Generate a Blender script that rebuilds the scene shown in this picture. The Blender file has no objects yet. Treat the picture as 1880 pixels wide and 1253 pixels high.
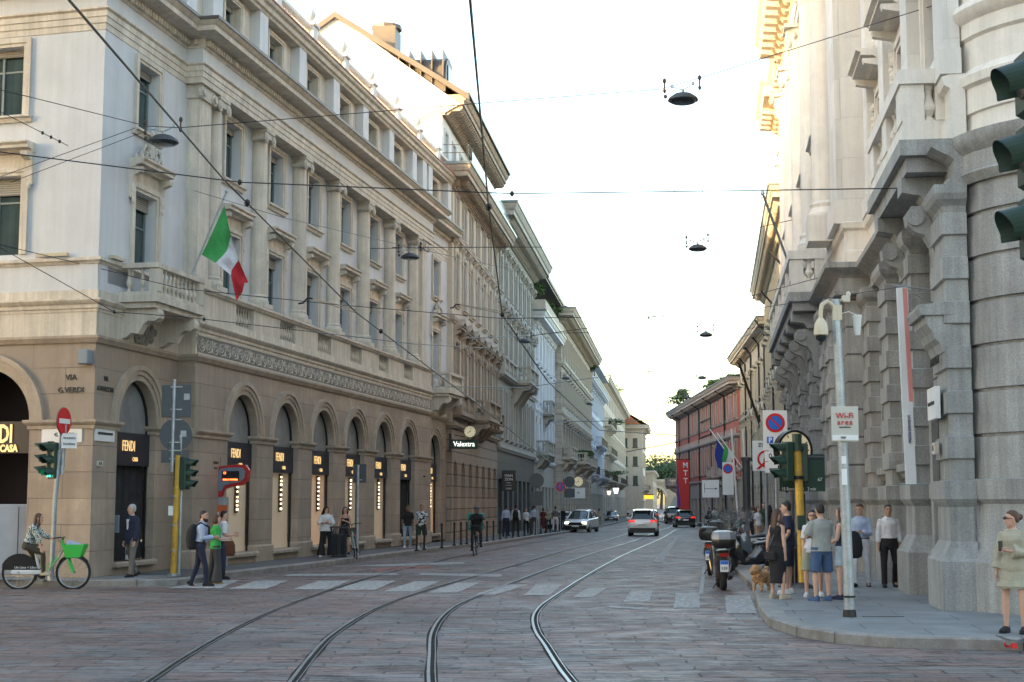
import bpy, math, random
from mathutils import Vector, Matrix, noise
R = math.radians
sc = bpy.context.scene
COL = sc.collection
# ---------------------------------------------------------------- camera
FPX = 2700.0; HC = 1.95; PT = math.atan(293.5 / FPX); CP, SP = math.cos(PT), math.sin(PT)
cd = bpy.data.cameras.new('camera'); cam = bpy.data.objects.new('camera', cd); COL.objects.link(cam)
cd.sensor_width = 36; cd.lens = FPX / 1880 * 36; cd.clip_start = .1; cd.clip_end = 4000
cam.location = (0, 0, HC); cam.rotation_euler = (R(90) + PT, 0, 0); sc.camera = cam
# ---------------------------------------------------------------- world + sun
SUN_EL = 8.0; SUN_AZ = 52.0            # behind the camera, to the left
sv = Vector((-math.sin(R(SUN_AZ)) * math.cos(R(SUN_EL)), -math.cos(R(SUN_AZ)) * math.cos(R(SUN_EL)), math.sin(R(SUN_EL))))
w = bpy.data.worlds.new('World'); sc.world = w; w.use_nodes = True
nt = w.node_tree; bg = nt.nodes['Background']; sky = nt.nodes.new('ShaderNodeTexSky'); sky.sky_type = 'NISHITA'
sky.sun_disc = False; sky.sun_elevation = R(SUN_EL); sky.sun_rotation = math.atan2(sv.x, sv.y)
sky.air_density = 1.0; sky.dust_density = 2.0; sky.ozone_density = .6; sky.altitude = 100
nt.links.new(sky.outputs[0], bg.inputs[0]); bg.inputs[1].default_value = 0.15
sd = bpy.data.lights.new('sun', 'SUN'); sd.energy = 2.0; sd.angle = R(.5); sd.color = (1, .68, .36)
so = bpy.data.objects.new('sun', sd); COL.objects.link(so); so.rotation_euler = (-sv).to_track_quat('-Z', 'Y').to_euler()
vs = sc.view_settings; vs.view_transform = 'Standard'; vs.look = 'None'; vs.exposure = 2.85; vs.gamma = 1; vs.use_curve_mapping = False
# ---------------------------------------------------------------- pixel helpers (1880x1253 photo pixels)
def ray(px, py):
    a = (px - 940) / FPX; b = -(py - 626.5) / FPX
    return (a, CP - b * SP, SP + b * CP)
def gz(y): return -min(2.0, .006 * max(0, y - 55))          # the street falls away gently
def G(px, py, z=0):                                         # ground point under a pixel
    r = ray(px, py); y = 30.
    for k in range(30):
        t = (z + gz(y) - HC) / r[2]; y = r[1] * t
    return (r[0] * t, r[1] * t)
def AT(px, py, y):                                          # point on the ray at depth y
    r = ray(px, py); t = y / r[1]; return Vector((r[0] * t, y, HC + r[2] * t))
# ---------------------------------------------------------------- mesh builder
class MB:
    def __init__(s): s.v = []; s.f = []; s.mi = []; s.cur = 0; s.M = None
    def add(s, vs, fs):
        n = len(s.v)
        if s.M is not None: vs = [s.M @ Vector(p) for p in vs]
        s.v += [tuple(p) for p in vs]
        s.f += [tuple(i + n for i in f) for f in fs]; s.mi += [s.cur] * len(fs)
    def q(s, *p): s.add(p, [tuple(range(len(p)))])
    def box(s, x0, x1, y0, y1, z0, z1):
        s.add([(x0,y0,z0),(x1,y0,z0),(x1,y1,z0),(x0,y1,z0),(x0,y0,z1),(x1,y0,z1),(x1,y1,z1),(x0,y1,z1)],
              [(0,3,2,1),(4,5,6,7),(0,1,5,4),(1,2,6,5),(2,3,7,6),(3,0,4,7)])
    def bbox(s, x0, x1, y0, y1, z0, z1, b=.02):              # box with chamfered edges (8-gon rings)
        def rg(z, d):
            return [(x0+d,y0,z),(x1-d,y0,z),(x1,y0+d,z),(x1,y1-d,z),(x1-d,y1,z),(x0+d,y1,z),(x0,y1-d,z),(x0,y0+d,z)]
        def rs(z, d):
            return [(x0+d+b,y0+b,z),(x1-d-b,y0+b,z),(x1-b,y0+d+b,z),(x1-b,y1-d-b,z),(x1-d-b,y1-b,z),(x0+d+b,y1-b,z),(x0+b,y1-d-b,z),(x0+b,y0+d+b,z)]
        s.loft([rs(z0, b), rg(z0+b, b), rg(z1-b, b), rs(z1, b)])
    def loft(s, rings, caps=True, close=True):
        n = len(rings[0]); vs = [p for r in rings for p in r]; fs = []
        for i in range(len(rings)-1):
            for k in range(n if close else n-1):
                a = i*n+k; b = i*n+(k+1) % n; fs.append((a, b, b+n, a+n))
        if caps: fs.append(tuple(range(n))[::-1]); fs.append(tuple(range((len(rings)-1)*n, len(rings)*n)))
        s.add(vs, fs)
    def extx(s, prof, x0, x1):                               # profile (y,z) extruded along x
        s.loft([[(x0, y, z) for y, z in prof], [(x1, y, z) for y, z in prof]])
    def exty(s, prof, y0, y1):
        s.loft([[(x, y0, z) for x, z in prof], [(x, y1, z) for x, z in prof]])
    def extz(s, prof, z0, z1):
        s.loft([[(x, y, z0) for x, y in prof], [(x, y, z1) for x, y in prof]])
    def rev(s, prof, c=(0,0,0), n=12, a0=0, a1=360, axis='z'):   # profile (r,z)
        full = abs(a1-a0) >= 360; m = n if full else n+1; rings = []
        for r, z in prof:
            ring = []
            for k in range(m):
                t = R(a0 + (a1-a0)*k/n); x, y = r*math.cos(t), r*math.sin(t)
                p = (x, y, z) if axis == 'z' else ((z, x, y) if axis == 'x' else (x, z, y))
                ring.append((c[0]+p[0], c[1]+p[1], c[2]+p[2]))
            rings.append(ring)
        s.loft(rings, caps=full and tuple(prof[0]) != tuple(prof[-1]), close=full)
    def tube(s, pts, r, n=8, asp=1.0, closed=False):
        pts = [Vector(p) for p in pts]; rr = r if isinstance(r, (list, tuple)) else [r]*len(pts)
        rings = []; up = None
        for i, p in enumerate(pts):
            if closed: d = pts[(i+1) % len(pts)] - pts[i-1]
            else: d = pts[min(i+1, len(pts)-1)] - pts[max(i-1, 0)]
            if d.length < 1e-9: d = Vector((0,0,1))
            d.normalize()
            if up is None:
                up = Vector((0,0,1)) if abs(d.z) < .9 else Vector((1,0,0))
            a = d.cross(up)
            if a.length < 1e-5: a = d.orthogonal()
            a.normalize(); b = a.cross(d).normalized(); up = b
            rings.append([p + a*(rr[i]*math.cos(2*math.pi*k/n)) + b*(rr[i]*asp*math.sin(2*math.pi*k/n)) for k in range(n)])
        if closed: rings.append(rings[0])
        s.loft(rings, caps=not closed)
    def ball(s, c, rx, ry=None, rz=None, n=10, m=7):
        ry = ry or rx; rz = rz or rx; rings = []
        for i in range(m+1):
            t = math.pi*(i+.001)/(m+.002) if 0 < i < m else (.02 if i == 0 else math.pi-.02)
            rings.append([(c[0]+rx*math.sin(t)*math.cos(2*math.pi*k/n), c[1]+ry*math.sin(t)*math.sin(2*math.pi*k/n), c[2]-rz*math.cos(t)) for k in range(n)])
        s.loft(rings)
    def sweep(s, path, prof, caps=True):                     # profile (o,z) along plan path, outward = right of travel
        n = len(path); rings = []
        for i, p in enumerate(path):
            ns = []
            if i > 0:
                d = Vector((p[0]-path[i-1][0], p[1]-path[i-1][1])).normalized(); ns.append(Vector((d.y, -d.x)))
            if i < n-1:
                d = Vector((path[i+1][0]-p[0], path[i+1][1]-p[1])).normalized(); ns.append(Vector((d.y, -d.x)))
            m = ns[0] if len(ns) == 1 else (ns[0]+ns[1])/(1+ns[0].dot(ns[1]))
            rings.append([(p[0]+m.x*o, p[1]+m.y*o, z) for o, z in prof])
        s.loft(rings, caps=caps)
    def build(s, name, mats, parent=None, loc=(0,0,0), smooth=False, rz=0, label=None):
        me = bpy.data.meshes.new(name); me.from_pydata(s.v, [], s.f); me.update()
        if not isinstance(mats, (list, tuple)): mats = [mats]
        for m in mats: me.materials.append(m)
        if len(mats) > 1: me.polygons.foreach_set('material_index', s.mi)
        o = bpy.data.objects.new(name, me); COL.objects.link(o)
        import bmesh
        bm = bmesh.new(); bm.from_mesh(me); bmesh.ops.recalc_face_normals(bm, faces=bm.faces); bm.to_mesh(me); bm.free()
        if smooth:
            me.shade_smooth()
            if smooth != 2: me.set_sharp_from_angle(angle=R(38))
        o.location = loc; o.rotation_euler = (0, 0, rz)
        if parent: o.parent = parent
        if label: o['label'] = label
        return o
def tag(o, label=None, cat=None, group=None, kind=None):
    if label: o['label'] = label
    if cat: o['category'] = cat
    if group: o['group'] = group
    if kind: o['kind'] = kind
    return o
def empty(name, loc=(0,0,0), rz=0, label=None, cat=None, group=None):
    o = bpy.data.objects.new(name, None); COL.objects.link(o); o.empty_display_size = .2
    o.location = loc; o.rotation_euler = (0, 0, rz); return tag(o, label, cat, group)
def kids(o): return [c for c in bpy.data.objects if c.parent == o]
def dup(o, loc=None, parent=None, rz=None, label=None, scale=None, _ch=None):
    if _ch is None:
        _ch = {}
        for c in bpy.data.objects:
            if c.parent: _ch.setdefault(c.parent.name, []).append(c)
    c = o.copy(); COL.objects.link(c)
    if loc is not None: c.location = loc
    if parent is not None: c.parent = parent
    if rz is not None: c.rotation_euler = (0, 0, rz)
    if scale is not None: c.scale = scale
    if label: c['label'] = label
    for k in _ch.get(o.name, []):
        dup(k, parent=c, _ch=_ch)
    return c
# ---------------------------------------------------------------- materials
def mat(name, col, rough=.7, var=.12, vs=2.0, fine=.06, bump=0, bs=60, metal=0, streak=0, blocks=None, speck=0, emit=None, es=1, spec=.5, trans=0, alpha=1, coat=0, tint=None, joint=.55, jb=0.6):
    m = bpy.data.materials.new(name); m.use_nodes = True; t = m.node_tree; N = t.nodes; L = t.links
    P = N['Principled BSDF']; P.inputs['Roughness'].default_value = rough; P.inputs['Metallic'].default_value = metal
    P.inputs['Specular IOR Level'].default_value = spec
    P.inputs['Base Color'].default_value = (*col, 1)
    if coat: P.inputs['Coat Weight'].default_value = coat; P.inputs['Coat Roughness'].default_value = .05
    if trans: P.inputs['Transmission Weight'].default_value = trans
    if alpha < 1: P.inputs['Alpha'].default_value = alpha
    if emit: P.inputs['Emission Color'].default_value = (*emit, 1); P.inputs['Emission Strength'].default_value = es
    if not (var or fine or blocks or speck or streak or bump): return m
    tc = N.new('ShaderNodeTexCoord'); co = tc.outputs['Object']
    def noi(scale, det=4, vec=co, rough_=.6):
        n = N.new('ShaderNodeTexNoise'); n.inputs['Scale'].default_value = scale; n.inputs['Detail'].default_value = det; n.inputs['Roughness'].default_value = rough_
        L.new(vec, n.inputs['Vector']); return n.outputs['Fac']
    def mr(fac, a, b, lo=.3, hi=.7):
        n = N.new('ShaderNodeMapRange'); n.inputs[1].default_value = lo; n.inputs[2].default_value = hi; n.inputs[3].default_value = a; n.inputs[4].default_value = b
        L.new(fac, n.inputs[0]); return n.outputs[0]
    def mul(a, b):
        n = N.new('ShaderNodeMath'); n.operation = 'MULTIPLY'; L.new(a, n.inputs[0]); L.new(b, n.inputs[1]); return n.outputs[0]
    fac = mr(noi(vs), 1-var, 1+var)
    if fine: fac = mul(fac, mr(noi(28, 3), 1-fine, 1+fine))
    if speck: fac = mul(fac, mr(noi(45, 2, rough_=.9), 1-speck, 1+speck, .35, .65))
    if streak:
        mp = N.new('ShaderNodeMapping'); mp.inputs['Scale'].default_value = (5, 5, .25); L.new(co, mp.inputs['Vector'])
        fac = mul(fac, mr(noi(1.0, 5, mp.outputs[0], .7), 1-streak, 1+streak*.4, .3, .65))
    hs = None
    if blocks:
        sx = N.new('ShaderNodeSeparateXYZ'); L.new(co, sx.inputs[0])
        ad = N.new('ShaderNodeMath'); ad.operation = 'ADD'; L.new(sx.outputs[0], ad.inputs[0]); L.new(sx.outputs[1], ad.inputs[1])
        cb = N.new('ShaderNodeCombineXYZ'); L.new(ad.outputs[0], cb.inputs[0]); L.new(sx.outputs[2], cb.inputs[1])
        br = N.new('ShaderNodeTexBrick'); L.new(cb.outputs[0], br.inputs['Vector'])
        br.inputs['Scale'].default_value = 1; br.inputs['Brick Width'].default_value = blocks[0]; br.inputs['Row Height'].default_value = blocks[1]
        br.inputs['Mortar Size'].default_value = blocks[2]; br.inputs['Mortar Smooth'].default_value = .3
        br.inputs['Color1'].default_value = (1, 1, 1, 1); br.inputs['Color2'].default_value = (.84, .82, .80, 1); br.inputs['Mortar'].default_value = (joint,)*3+(1,)
        bw = N.new('ShaderNodeRGBToBW'); L.new(br.outputs['Color'], bw.inputs[0]); fac = mul(fac, bw.outputs[0]); hs = br.outputs['Fac']
    mx = N.new('ShaderNodeVectorMath'); mx.operation = 'SCALE'; mx.inputs[0].default_value = col; L.new(fac, mx.inputs['Scale'])
    out = mx.outputs[0]
    if tint:
        mm = N.new('ShaderNodeMix'); mm.data_type = 'RGBA'; L.new(mr(noi(vs*1.7, 5), 0, 1, .42, .68), mm.inputs[0])
        L.new(out, mm.inputs[6]); mm.inputs[7].default_value = (*tint, 1); out = mm.outputs[2]
    L.new(out, P.inputs['Base Color'])
    if bump or hs:
        bp = N.new('ShaderNodeBump'); bp.inputs['Strength'].default_value = bump or jb; bp.inputs['Distance'].default_value = .02
        h = noi(bs, 3)
        if hs:
            iv = N.new('ShaderNodeMath'); iv.operation = 'SUBTRACT'
            sc_ = N.new('ShaderNodeMath'); sc_.operation = 'MULTIPLY'; sc_.inputs[1].default_value = .15; L.new(h, sc_.inputs[0])
            L.new(sc_.outputs[0], iv.inputs[0]); L.new(hs, iv.inputs[1]); h = iv.outputs[0]
        L.new(h, bp.inputs['Height']); L.new(bp.outputs[0], P.inputs['Normal'])
    return m
def flat(name, col, rough=.5, metal=0, **k): return mat(name, col, rough, var=k.pop('var', .04), fine=0, metal=metal, **k)
M = {}
M['tan'] = mat('tan_stone', (.37,.30,.235), .8, .2, .7, .07, blocks=(1.9,.62,.012), streak=.18, tint=(.29,.235,.19))
M['tanplain'] = mat('tan_trim', (.37,.305,.24), .8, .15, 2, .08, streak=.15)
M['cream'] = mat('cream_stone', (.58,.525,.445), .8, .12, 1.6, .08, streak=.28)
M['stucco'] = mat('grey_white_stucco', (.56,.575,.595), .85, .07, .8, .04, streak=.08)
M['fluted'] = mat('column_stone', (.57,.52,.445), .8, .12, 2, .08, streak=.25)
M['dirty'] = mat('weathered_relief', (.22,.20,.18), .9, .3, 8, .15)
M['relief'] = mat('relief_stone', (.50,.46,.40), .85, .12, 6, .1)
M['bstone'] = mat('brown_stone', (.34,.28,.22), .8, .15, 2, .08, streak=.2)
M['brust'] = mat('brown_rusticated', (.34,.265,.205), .8, .14, 1.5, .08, blocks=(50,.55,.035), joint=.4, streak=.15)
M['bwall'] = mat('pinkish_wall', (.54,.475,.40), .85, .08, 1.5, .05, streak=.15)
M['cwall'] = mat('greenish_grey_wall', (.40,.385,.34), .85, .08, 1.5, .05, streak=.15)
M['cstone'] = mat('grey_trim', (.44,.42,.37), .85, .1, 2, .05, streak=.15)
M['cdark'] = mat('dark_shop_front', (.075,.085,.095), .5, .15, 1, .05, blocks=(1.2,.9,.01), joint=.6)
M['white'] = mat('white_wall', (.66,.68,.70), .8, .05, 1, .03, streak=.1)
M['estone'] = mat('beige_ashlar', (.50,.44,.36), .85, .1, 1.5, .06, blocks=(1.1,.5,.02), streak=.15)
M['eplain'] = mat('beige_trim', (.50,.45,.37), .85, .1, 2, .06, streak=.15)
M['fblue'] = mat('pale_blue_wall', (.58,.63,.69), .85, .06, 1, .03, streak=.12)
M['red'] = mat('red_wall', (.46,.145,.11), .85, .1, .6, .04, streak=.12)
M['redgrey'] = mat('grey_pink_trim', (.38,.33,.30), .85, .1, 1, .05)
M['jwall'] = mat('cream_wall', (.48,.42,.33), .85, .08, 1, .05, streak=.15)
M['kwall'] = mat('dun_wall', (.42,.39,.32), .85, .09, 1, .05, streak=.15)
M['granite'] = mat('blue_grey_granite', (.285,.292,.288), .75, .16, 1.3, .08, speck=.2, streak=.3, bump=.15, bs=80)
M['graniteW'] = mat('blue_grey_granite_blocks', (.30,.305,.30), .75, .16, 1.3, .08, speck=.18, streak=.3, blocks=(60,.72,.03), joint=.3)
M['bank'] = mat('pale_bank_stone', (.70,.69,.66), .75, .06, 1.2, .04, streak=.1, blocks=(1.6,1.1,.007), joint=.75)
M['bankp'] = mat('pale_bank_trim', (.68,.65,.60), .75, .08, 2, .05, streak=.12)
M['bankc'] = mat('sun_gold_cornice_stone', (.50,.43,.33), .8, .15, 2, .08, streak=.15)  # gold of the low sun on the bank cornice, put into the stone colour
M['glass'] = mat('window_glass', (.012,.02,.023), .08, 0, fine=0, spec=.8)
M['glassb'] = mat('window_curtained', (.035,.06,.062), .10, .3, .8, 0, streak=.3, spec=.55)
M['frame'] = flat('window_frame', (.17,.21,.22), .5)
M['wframe'] = flat('white_frame', (.55,.57,.57), .5)
M['blind'] = mat('roller_blind', (.36,.34,.30), .6, .05, blocks=(30,.055,.012), joint=.5, fine=0)
M['shut'] = mat('louvre_shutter', (.30,.285,.26), .7, .08, blocks=(30,.07,.016), joint=.45, fine=0)
M['roofm'] = mat('roof_sheet', (.095,.08,.068), .5, .15, 1, .05)
M['tile'] = mat('terracotta_roof', (.42,.17,.08), .85, .25, 5, .1, blocks=(.25,.3,.04))
M['zinc'] = flat('zinc_gutter', (.20,.25,.27), .4, .4)
M['copper'] = flat('red_flashing', (.28,.07,.05), .6)
M['iron'] = flat('black_iron', (.018,.018,.02), .45, .3)
M['steel'] = mat('galvanised_steel', (.36,.40,.43), .42, .2, 5, .1, metal=.5)
M['yellow'] = mat('yellow_paint', (.62,.36,.035), .45, .15, 4, .12, tint=(.42,.25,.06))
M['tlgreen'] = mat('signal_green', (.018,.05,.035), .45, .1, 5, .05)
M['black'] = flat('black_plastic', (.012,.012,.013), .4)
M['dgrey'] = flat('dark_grey', (.05,.055,.06), .5)
M['signback'] = mat('sign_back', (.07,.085,.095), .5, .1, 6, .05)
M['wsign'] = flat('white_sign', (.78,.79,.78), .4)
M['rsign'] = flat('red_sign', (.60,.015,.02), .4)
M['bsign'] = flat('blue_sign', (.02,.14,.60), .4)
M['marble'] = mat('marble_plate', (.72,.73,.74), .4, .06, 3, .03)
M['letter'] = flat('dark_letter', (.05,.045,.04), .7)
M['navysign'] = flat('navy_fascia', (.018,.02,.032), .4)
M['gold'] = mat('lit_letter', (.8,.6,.25), .4, 0, fine=0, emit=(1,.62,.25), es=.13)
M['bulb'] = mat('lit_bulb', (1,.9,.7), .4, 0, fine=0, emit=(1,.75,.42), es=.7)
M['shopcream'] = mat('shop_panel', (.62,.54,.42), .7, .04, 1, 0, emit=(1,.66,.36), es=.012)
M['shopwarm'] = mat('shop_panel_warm', (.62,.50,.38), .7, .04, 1, 0, emit=(1,.55,.28), es=.025)
M['curtain'] = mat('black_curtain', (.02,.02,.023), .8, .4, 3, 0, streak=.6)
M['lunette'] = mat('lunette_glass', (.24,.25,.25), .12, .25, 1.1, .02, spec=.8)
M['shopdark'] = mat('dark_shop_interior', (.03,.014,.010), .5, .3, .8, .1)
M['skin'] = flat('skin', (.55,.33,.24), .55)
M['skin2'] = flat('skin_tanned', (.42,.24,.16), .55)
M['skin3'] = flat('skin_brown', (.20,.11,.07), .55)
M['leaf'] = mat('leaves', (.055,.11,.022), .7, .45, 3, .2)
M['leafd'] = mat('dark_leaves', (.05,.095,.045), .7, .45, 1, .2)
M['bark'] = mat('bark', (.09,.065,.045), .9, .2, 8, .1)
M['rubber'] = flat('rubber', (.014,.014,.015), .7)
M['chrome'] = flat('chrome', (.6,.6,.6), .2, 1)
M['carwhite'] = mat('pearl_white_paint', (.78,.77,.75), .22, 0, fine=0, coat=1)
M['carwhite2'] = mat('white_paint', (.72,.74,.76), .22, 0, fine=0, coat=1)
M['carblack'] = mat('black_paint', (.012,.013,.015), .18, 0, fine=0, coat=1)
M['cargrey'] = mat('grey_paint', (.10,.12,.14), .22, 0, fine=0, coat=1)
M['tail'] = mat('tail_light', (.5,.01,.01), .25, 0, fine=0, emit=(1,.04,.02), es=.14)
M['taildim'] = mat('red_lens', (.35,.01,.01), .2, 0, fine=0, emit=(1,.03,.02), es=.0)
M['head'] = mat('head_light', (.9,.9,.85), .2, 0, fine=0, emit=(1,.86,.62), es=.8)
M['hair'] = mat('dark_hair', (.012,.009,.008), .55, .3, 20, 0)
M['hairb'] = mat('brown_hair', (.075,.036,.02), .55, .3, 20, 0)
M['hairg'] = mat('grey_hair', (.42,.42,.42), .6, .15, 20, 0)
M['eye'] = flat('eye_dark', (.02,.015,.012), .3)
M['lip'] = flat('lips', (.36,.13,.11), .5)
def cloth(name, c, var=.1, **k):
    if name not in M: M[name] = mat(name, c, .85, var, k.pop('vs', 6), .04, bump=.8, bs=9, **k)
    return M[name]
# ---------------------------------------------------------------- text
def text(s, size, m, parent=None, loc=(0,0,0), rot=(R(90),0,0), name='lettering', ext=.01, align='CENTER', sx=1.0, sp=1.0, bold=0):
    cu = bpy.data.curves.new(name, 'FONT'); cu.body = s; cu.size = size; cu.align_x = align; cu.align_y = 'CENTER'; cu.extrude = ext; cu.resolution_u = 2; cu.space_character = sp
    cu.offset = bold
    o = bpy.data.objects.new(name, cu); COL.objects.link(o)
    dg = bpy.context.evaluated_depsgraph_get(); me = bpy.data.meshes.new_from_object(o.evaluated_get(dg)); me.name = name
    bpy.data.objects.remove(o); bpy.data.curves.remove(cu)
    o = bpy.data.objects.new(name, me); COL.objects.link(o); me.materials.clear(); me.materials.append(m)
    o.location = loc; o.rotation_euler = rot; o.scale = (sx, 1, 1)
    if parent: o.parent = parent
    return o
# ================================================================ GROUND
def ground_mat():
    m = bpy.data.materials.new('granite_setts'); m.use_nodes = True; t = m.node_tree; N = t.nodes; L = t.links; P = N['Principled BSDF']
    tc = N.new('ShaderNodeTexCoord'); co = tc.outputs['Object']
    def noi(s, d=4, vec=None, r=.6):
        n = N.new('ShaderNodeTexNoise'); n.inputs['Scale'].default_value = s; n.inputs['Detail'].default_value = d; n.inputs['Roughness'].default_value = r; L.new(vec or co, n.inputs['Vector']); return n
    def mr(f, a, b, lo, hi):
        n = N.new('ShaderNodeMapRange'); n.inputs[1].default_value = lo; n.inputs[2].default_value = hi; n.inputs[3].default_value = a; n.inputs[4].default_value = b; L.new(f, n.inputs[0]); return n.outputs[0]
    def ma(op, a, b):
        n = N.new('ShaderNodeMath'); n.operation = op
        for i, x in enumerate((a, b)):
            if isinstance(x, (int, float)): n.inputs[i].default_value = x
            else: L.new(x, n.inputs[i])
        return n.outputs[0]
    # wobble the slab courses a little
    n1 = noi(.5, 3); n2 = noi(2.2, 3)
    vm = N.new('ShaderNodeVectorMath'); vm.operation = 'SCALE'; L.new(n1.outputs['Color'], vm.inputs[0]); vm.inputs['Scale'].default_value = .35
    vm2 = N.new('ShaderNodeVectorMath'); vm2.operation = 'SCALE'; L.new(n2.outputs['Color'], vm2.inputs[0]); vm2.inputs['Scale'].default_value = .16
    va = N.new('ShaderNodeVectorMath'); L.new(co, va.inputs[0]); L.new(vm.outputs[0], va.inputs[1])
    vb = N.new('ShaderNodeVectorMath'); L.new(va.outputs[0], vb.inputs[0]); L.new(vm2.outputs[0], vb.inputs[1])
    def brick(bw, rh, mo, off=.5, sm=.4):
        b = N.new('ShaderNodeTexBrick'); L.new(vb.outputs[0], b.inputs['Vector']); b.inputs['Scale'].default_value = 1; b.offset = off
        b.inputs['Brick Width'].default_value = bw; b.inputs['Row Height'].default_value = rh; b.inputs['Mortar Size'].default_value = mo; b.inputs['Mortar Smooth'].default_value = sm
        b.inputs['Color1'].default_value = (0,0,0,1); b.inputs['Color2'].default_value = (1,1,1,1); b.inputs['Mortar'].default_value = (.5,.5,.5,1); return b
    b = brick(.80, .36, .018)
    bw = N.new('ShaderNodeRGBToBW'); L.new(b.outputs['Color'], bw.inputs[0])
    cr = N.new('ShaderNodeValToRGB'); L.new(bw.outputs[0], cr.inputs[0]); e = cr.color_ramp; e.elements[0].color = (.15,.103,.093,1); e.elements[1].color = (.158,.148,.145,1)
    for p, c in ((.35,(.20,.13,.112,1)), (.6,(.145,.128,.124,1)), (.82,(.185,.150,.140,1))):
        x = e.elements.new(p); x.color = c
    # large worn patches, fine grain
    f = mr(noi(.22, 5).outputs['Fac'], .72, 1.28, .35, .65); f = ma('MULTIPLY', f, mr(noi(9, 4).outputs['Fac'], .78, 1.22, .3, .7)); f = ma('MULTIPLY', f, mr(noi(70, 2, r=.8).outputs['Fac'], .82, 1.18, .35, .65))
    mps = N.new('ShaderNodeMapping'); mps.inputs['Scale'].default_value = (.55, 3.4, 1); L.new(co, mps.inputs['Vector'])
    f = ma('MULTIPLY', f, mr(noi(1.6, 5, mps.outputs[0], .7).outputs['Fac'], .70, 1.30, .33, .67))
    # joints show only where the filler has gone
    jm = mr(noi(1.1, 4).outputs['Fac'], .1, 1, .42, .60); j = ma('MULTIPLY', b.outputs['Fac'], jm)
    # ragged gaps along the courses
    mp = N.new('ShaderNodeMapping'); mp.inputs['Scale'].default_value = (1.1, 7.5, 1); L.new(vb.outputs[0], mp.inputs['Vector'])
    vo = N.new('ShaderNodeTexNoise'); vo.inputs['Scale'].default_value = 1.25; vo.inputs['Detail'].default_value = 5; vo.inputs['Roughness'].default_value = .68; L.new(mp.outputs[0], vo.inputs['Vector'])
    crack = mr(vo.outputs['Fac'], 0, 1, .565, .59); crack = ma('MULTIPLY', crack, mr(noi(.7, 2).outputs['Fac'], .2, 1, .42, .55))
    dark = ma('MAXIMUM', ma('MULTIPLY', j, .85), ma('MULTIPLY', crack, .9)); k = ma('SUBTRACT', 1, dark)
    f = ma('MULTIPLY', f, k)
    mx = N.new('ShaderNodeVectorMath'); mx.operation = 'SCALE'; L.new(cr.outputs[0], mx.inputs[0]); L.new(f, mx.inputs['Scale']); L.new(mx.outputs[0], P.inputs['Base Color'])
    L.new(mr(noi(1.5, 4).outputs['Fac'], .50, .75, .35, .65), P.inputs['Roughness'])
    h = ma('SUBTRACT', ma('MULTIPLY', noi(5, 4).outputs['Fac'], .9), ma('MULTIPLY', dark, 1.3)); h = ma('ADD', h, ma('MULTIPLY', noi(1.3, 2).outputs['Fac'], 1.2))
    bp = N.new('ShaderNodeBump'); bp.inputs['Strength'].default_value = .9; bp.inputs['Distance'].default_value = .035; L.new(h, bp.inputs['Height']); L.new(bp.outputs[0], P.inputs['Normal'])
    return m
M['setts'] = ground_mat()
def slab_mat(name, c, bw, rh, mo, ang=0, joint=.45):
    m = mat(name, c, .7, .22, .9, .1, speck=.16, tint=tuple(v*.78 for v in c))
    t = m.node_tree; N = t.nodes; L = t.links; P = N['Principled BSDF']; src = P.inputs['Base Color'].links[0].from_socket
    tc = N.new('ShaderNodeTexCoord'); mp = N.new('ShaderNodeMapping'); mp.inputs['Rotation'].default_value = (0,0,ang); L.new(tc.outputs['Object'], mp.inputs['Vector'])
    b = N.new('ShaderNodeTexBrick'); L.new(mp.outputs[0], b.inputs['Vector']); b.inputs['Scale'].default_value = 1; b.inputs['Brick Width'].default_value = bw; b.inputs['Row Height'].default_value = rh; b.inputs['Mortar Size'].default_value = mo
    b.inputs['Color1'].default_value = (1,1,1,1); b.inputs['Color2'].default_value = (.88,.88,.88,1); b.inputs['Mortar'].default_value = (joint,)*3+(1,)
    v = N.new('ShaderNodeVectorMath'); v.operation = 'MULTIPLY'; L.new(src, v.inputs[0]); L.new(b.outputs[0], v.inputs[1]); L.new(v.outputs[0], P.inputs['Base Color']); return m
M['pave'] = slab_mat('pavement_granite', (.22,.23,.235), 1.6, .9, .012, R(7))
M['asph'] = mat('pavement_asphalt', (.088,.088,.092), .8, .15, .8, .1, speck=.12)
M['kerb'] = mat('kerb_granite', (.26,.25,.235), .75, .15, 2, .06, speck=.15, tint=(.19,.17,.15))
M['paint'] = mat('road_paint', (.38,.39,.39), .8, .3, 6, .3, tint=(.17,.145,.135))
M['rail'] = mat('rail_steel', (.45,.45,.46), .33, .15, 3, .05, metal=.85)
M['railbed'] = mat('rail_bed', (.035,.033,.03), .95, .25, 3, .15, spec=.1)
def polysheet(name, pts, z, m, parent=None):
    b = MB(); b.q(*[(x, y, z+gz(y)) for x, y in pts]); return b.build(name, m, parent)
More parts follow.
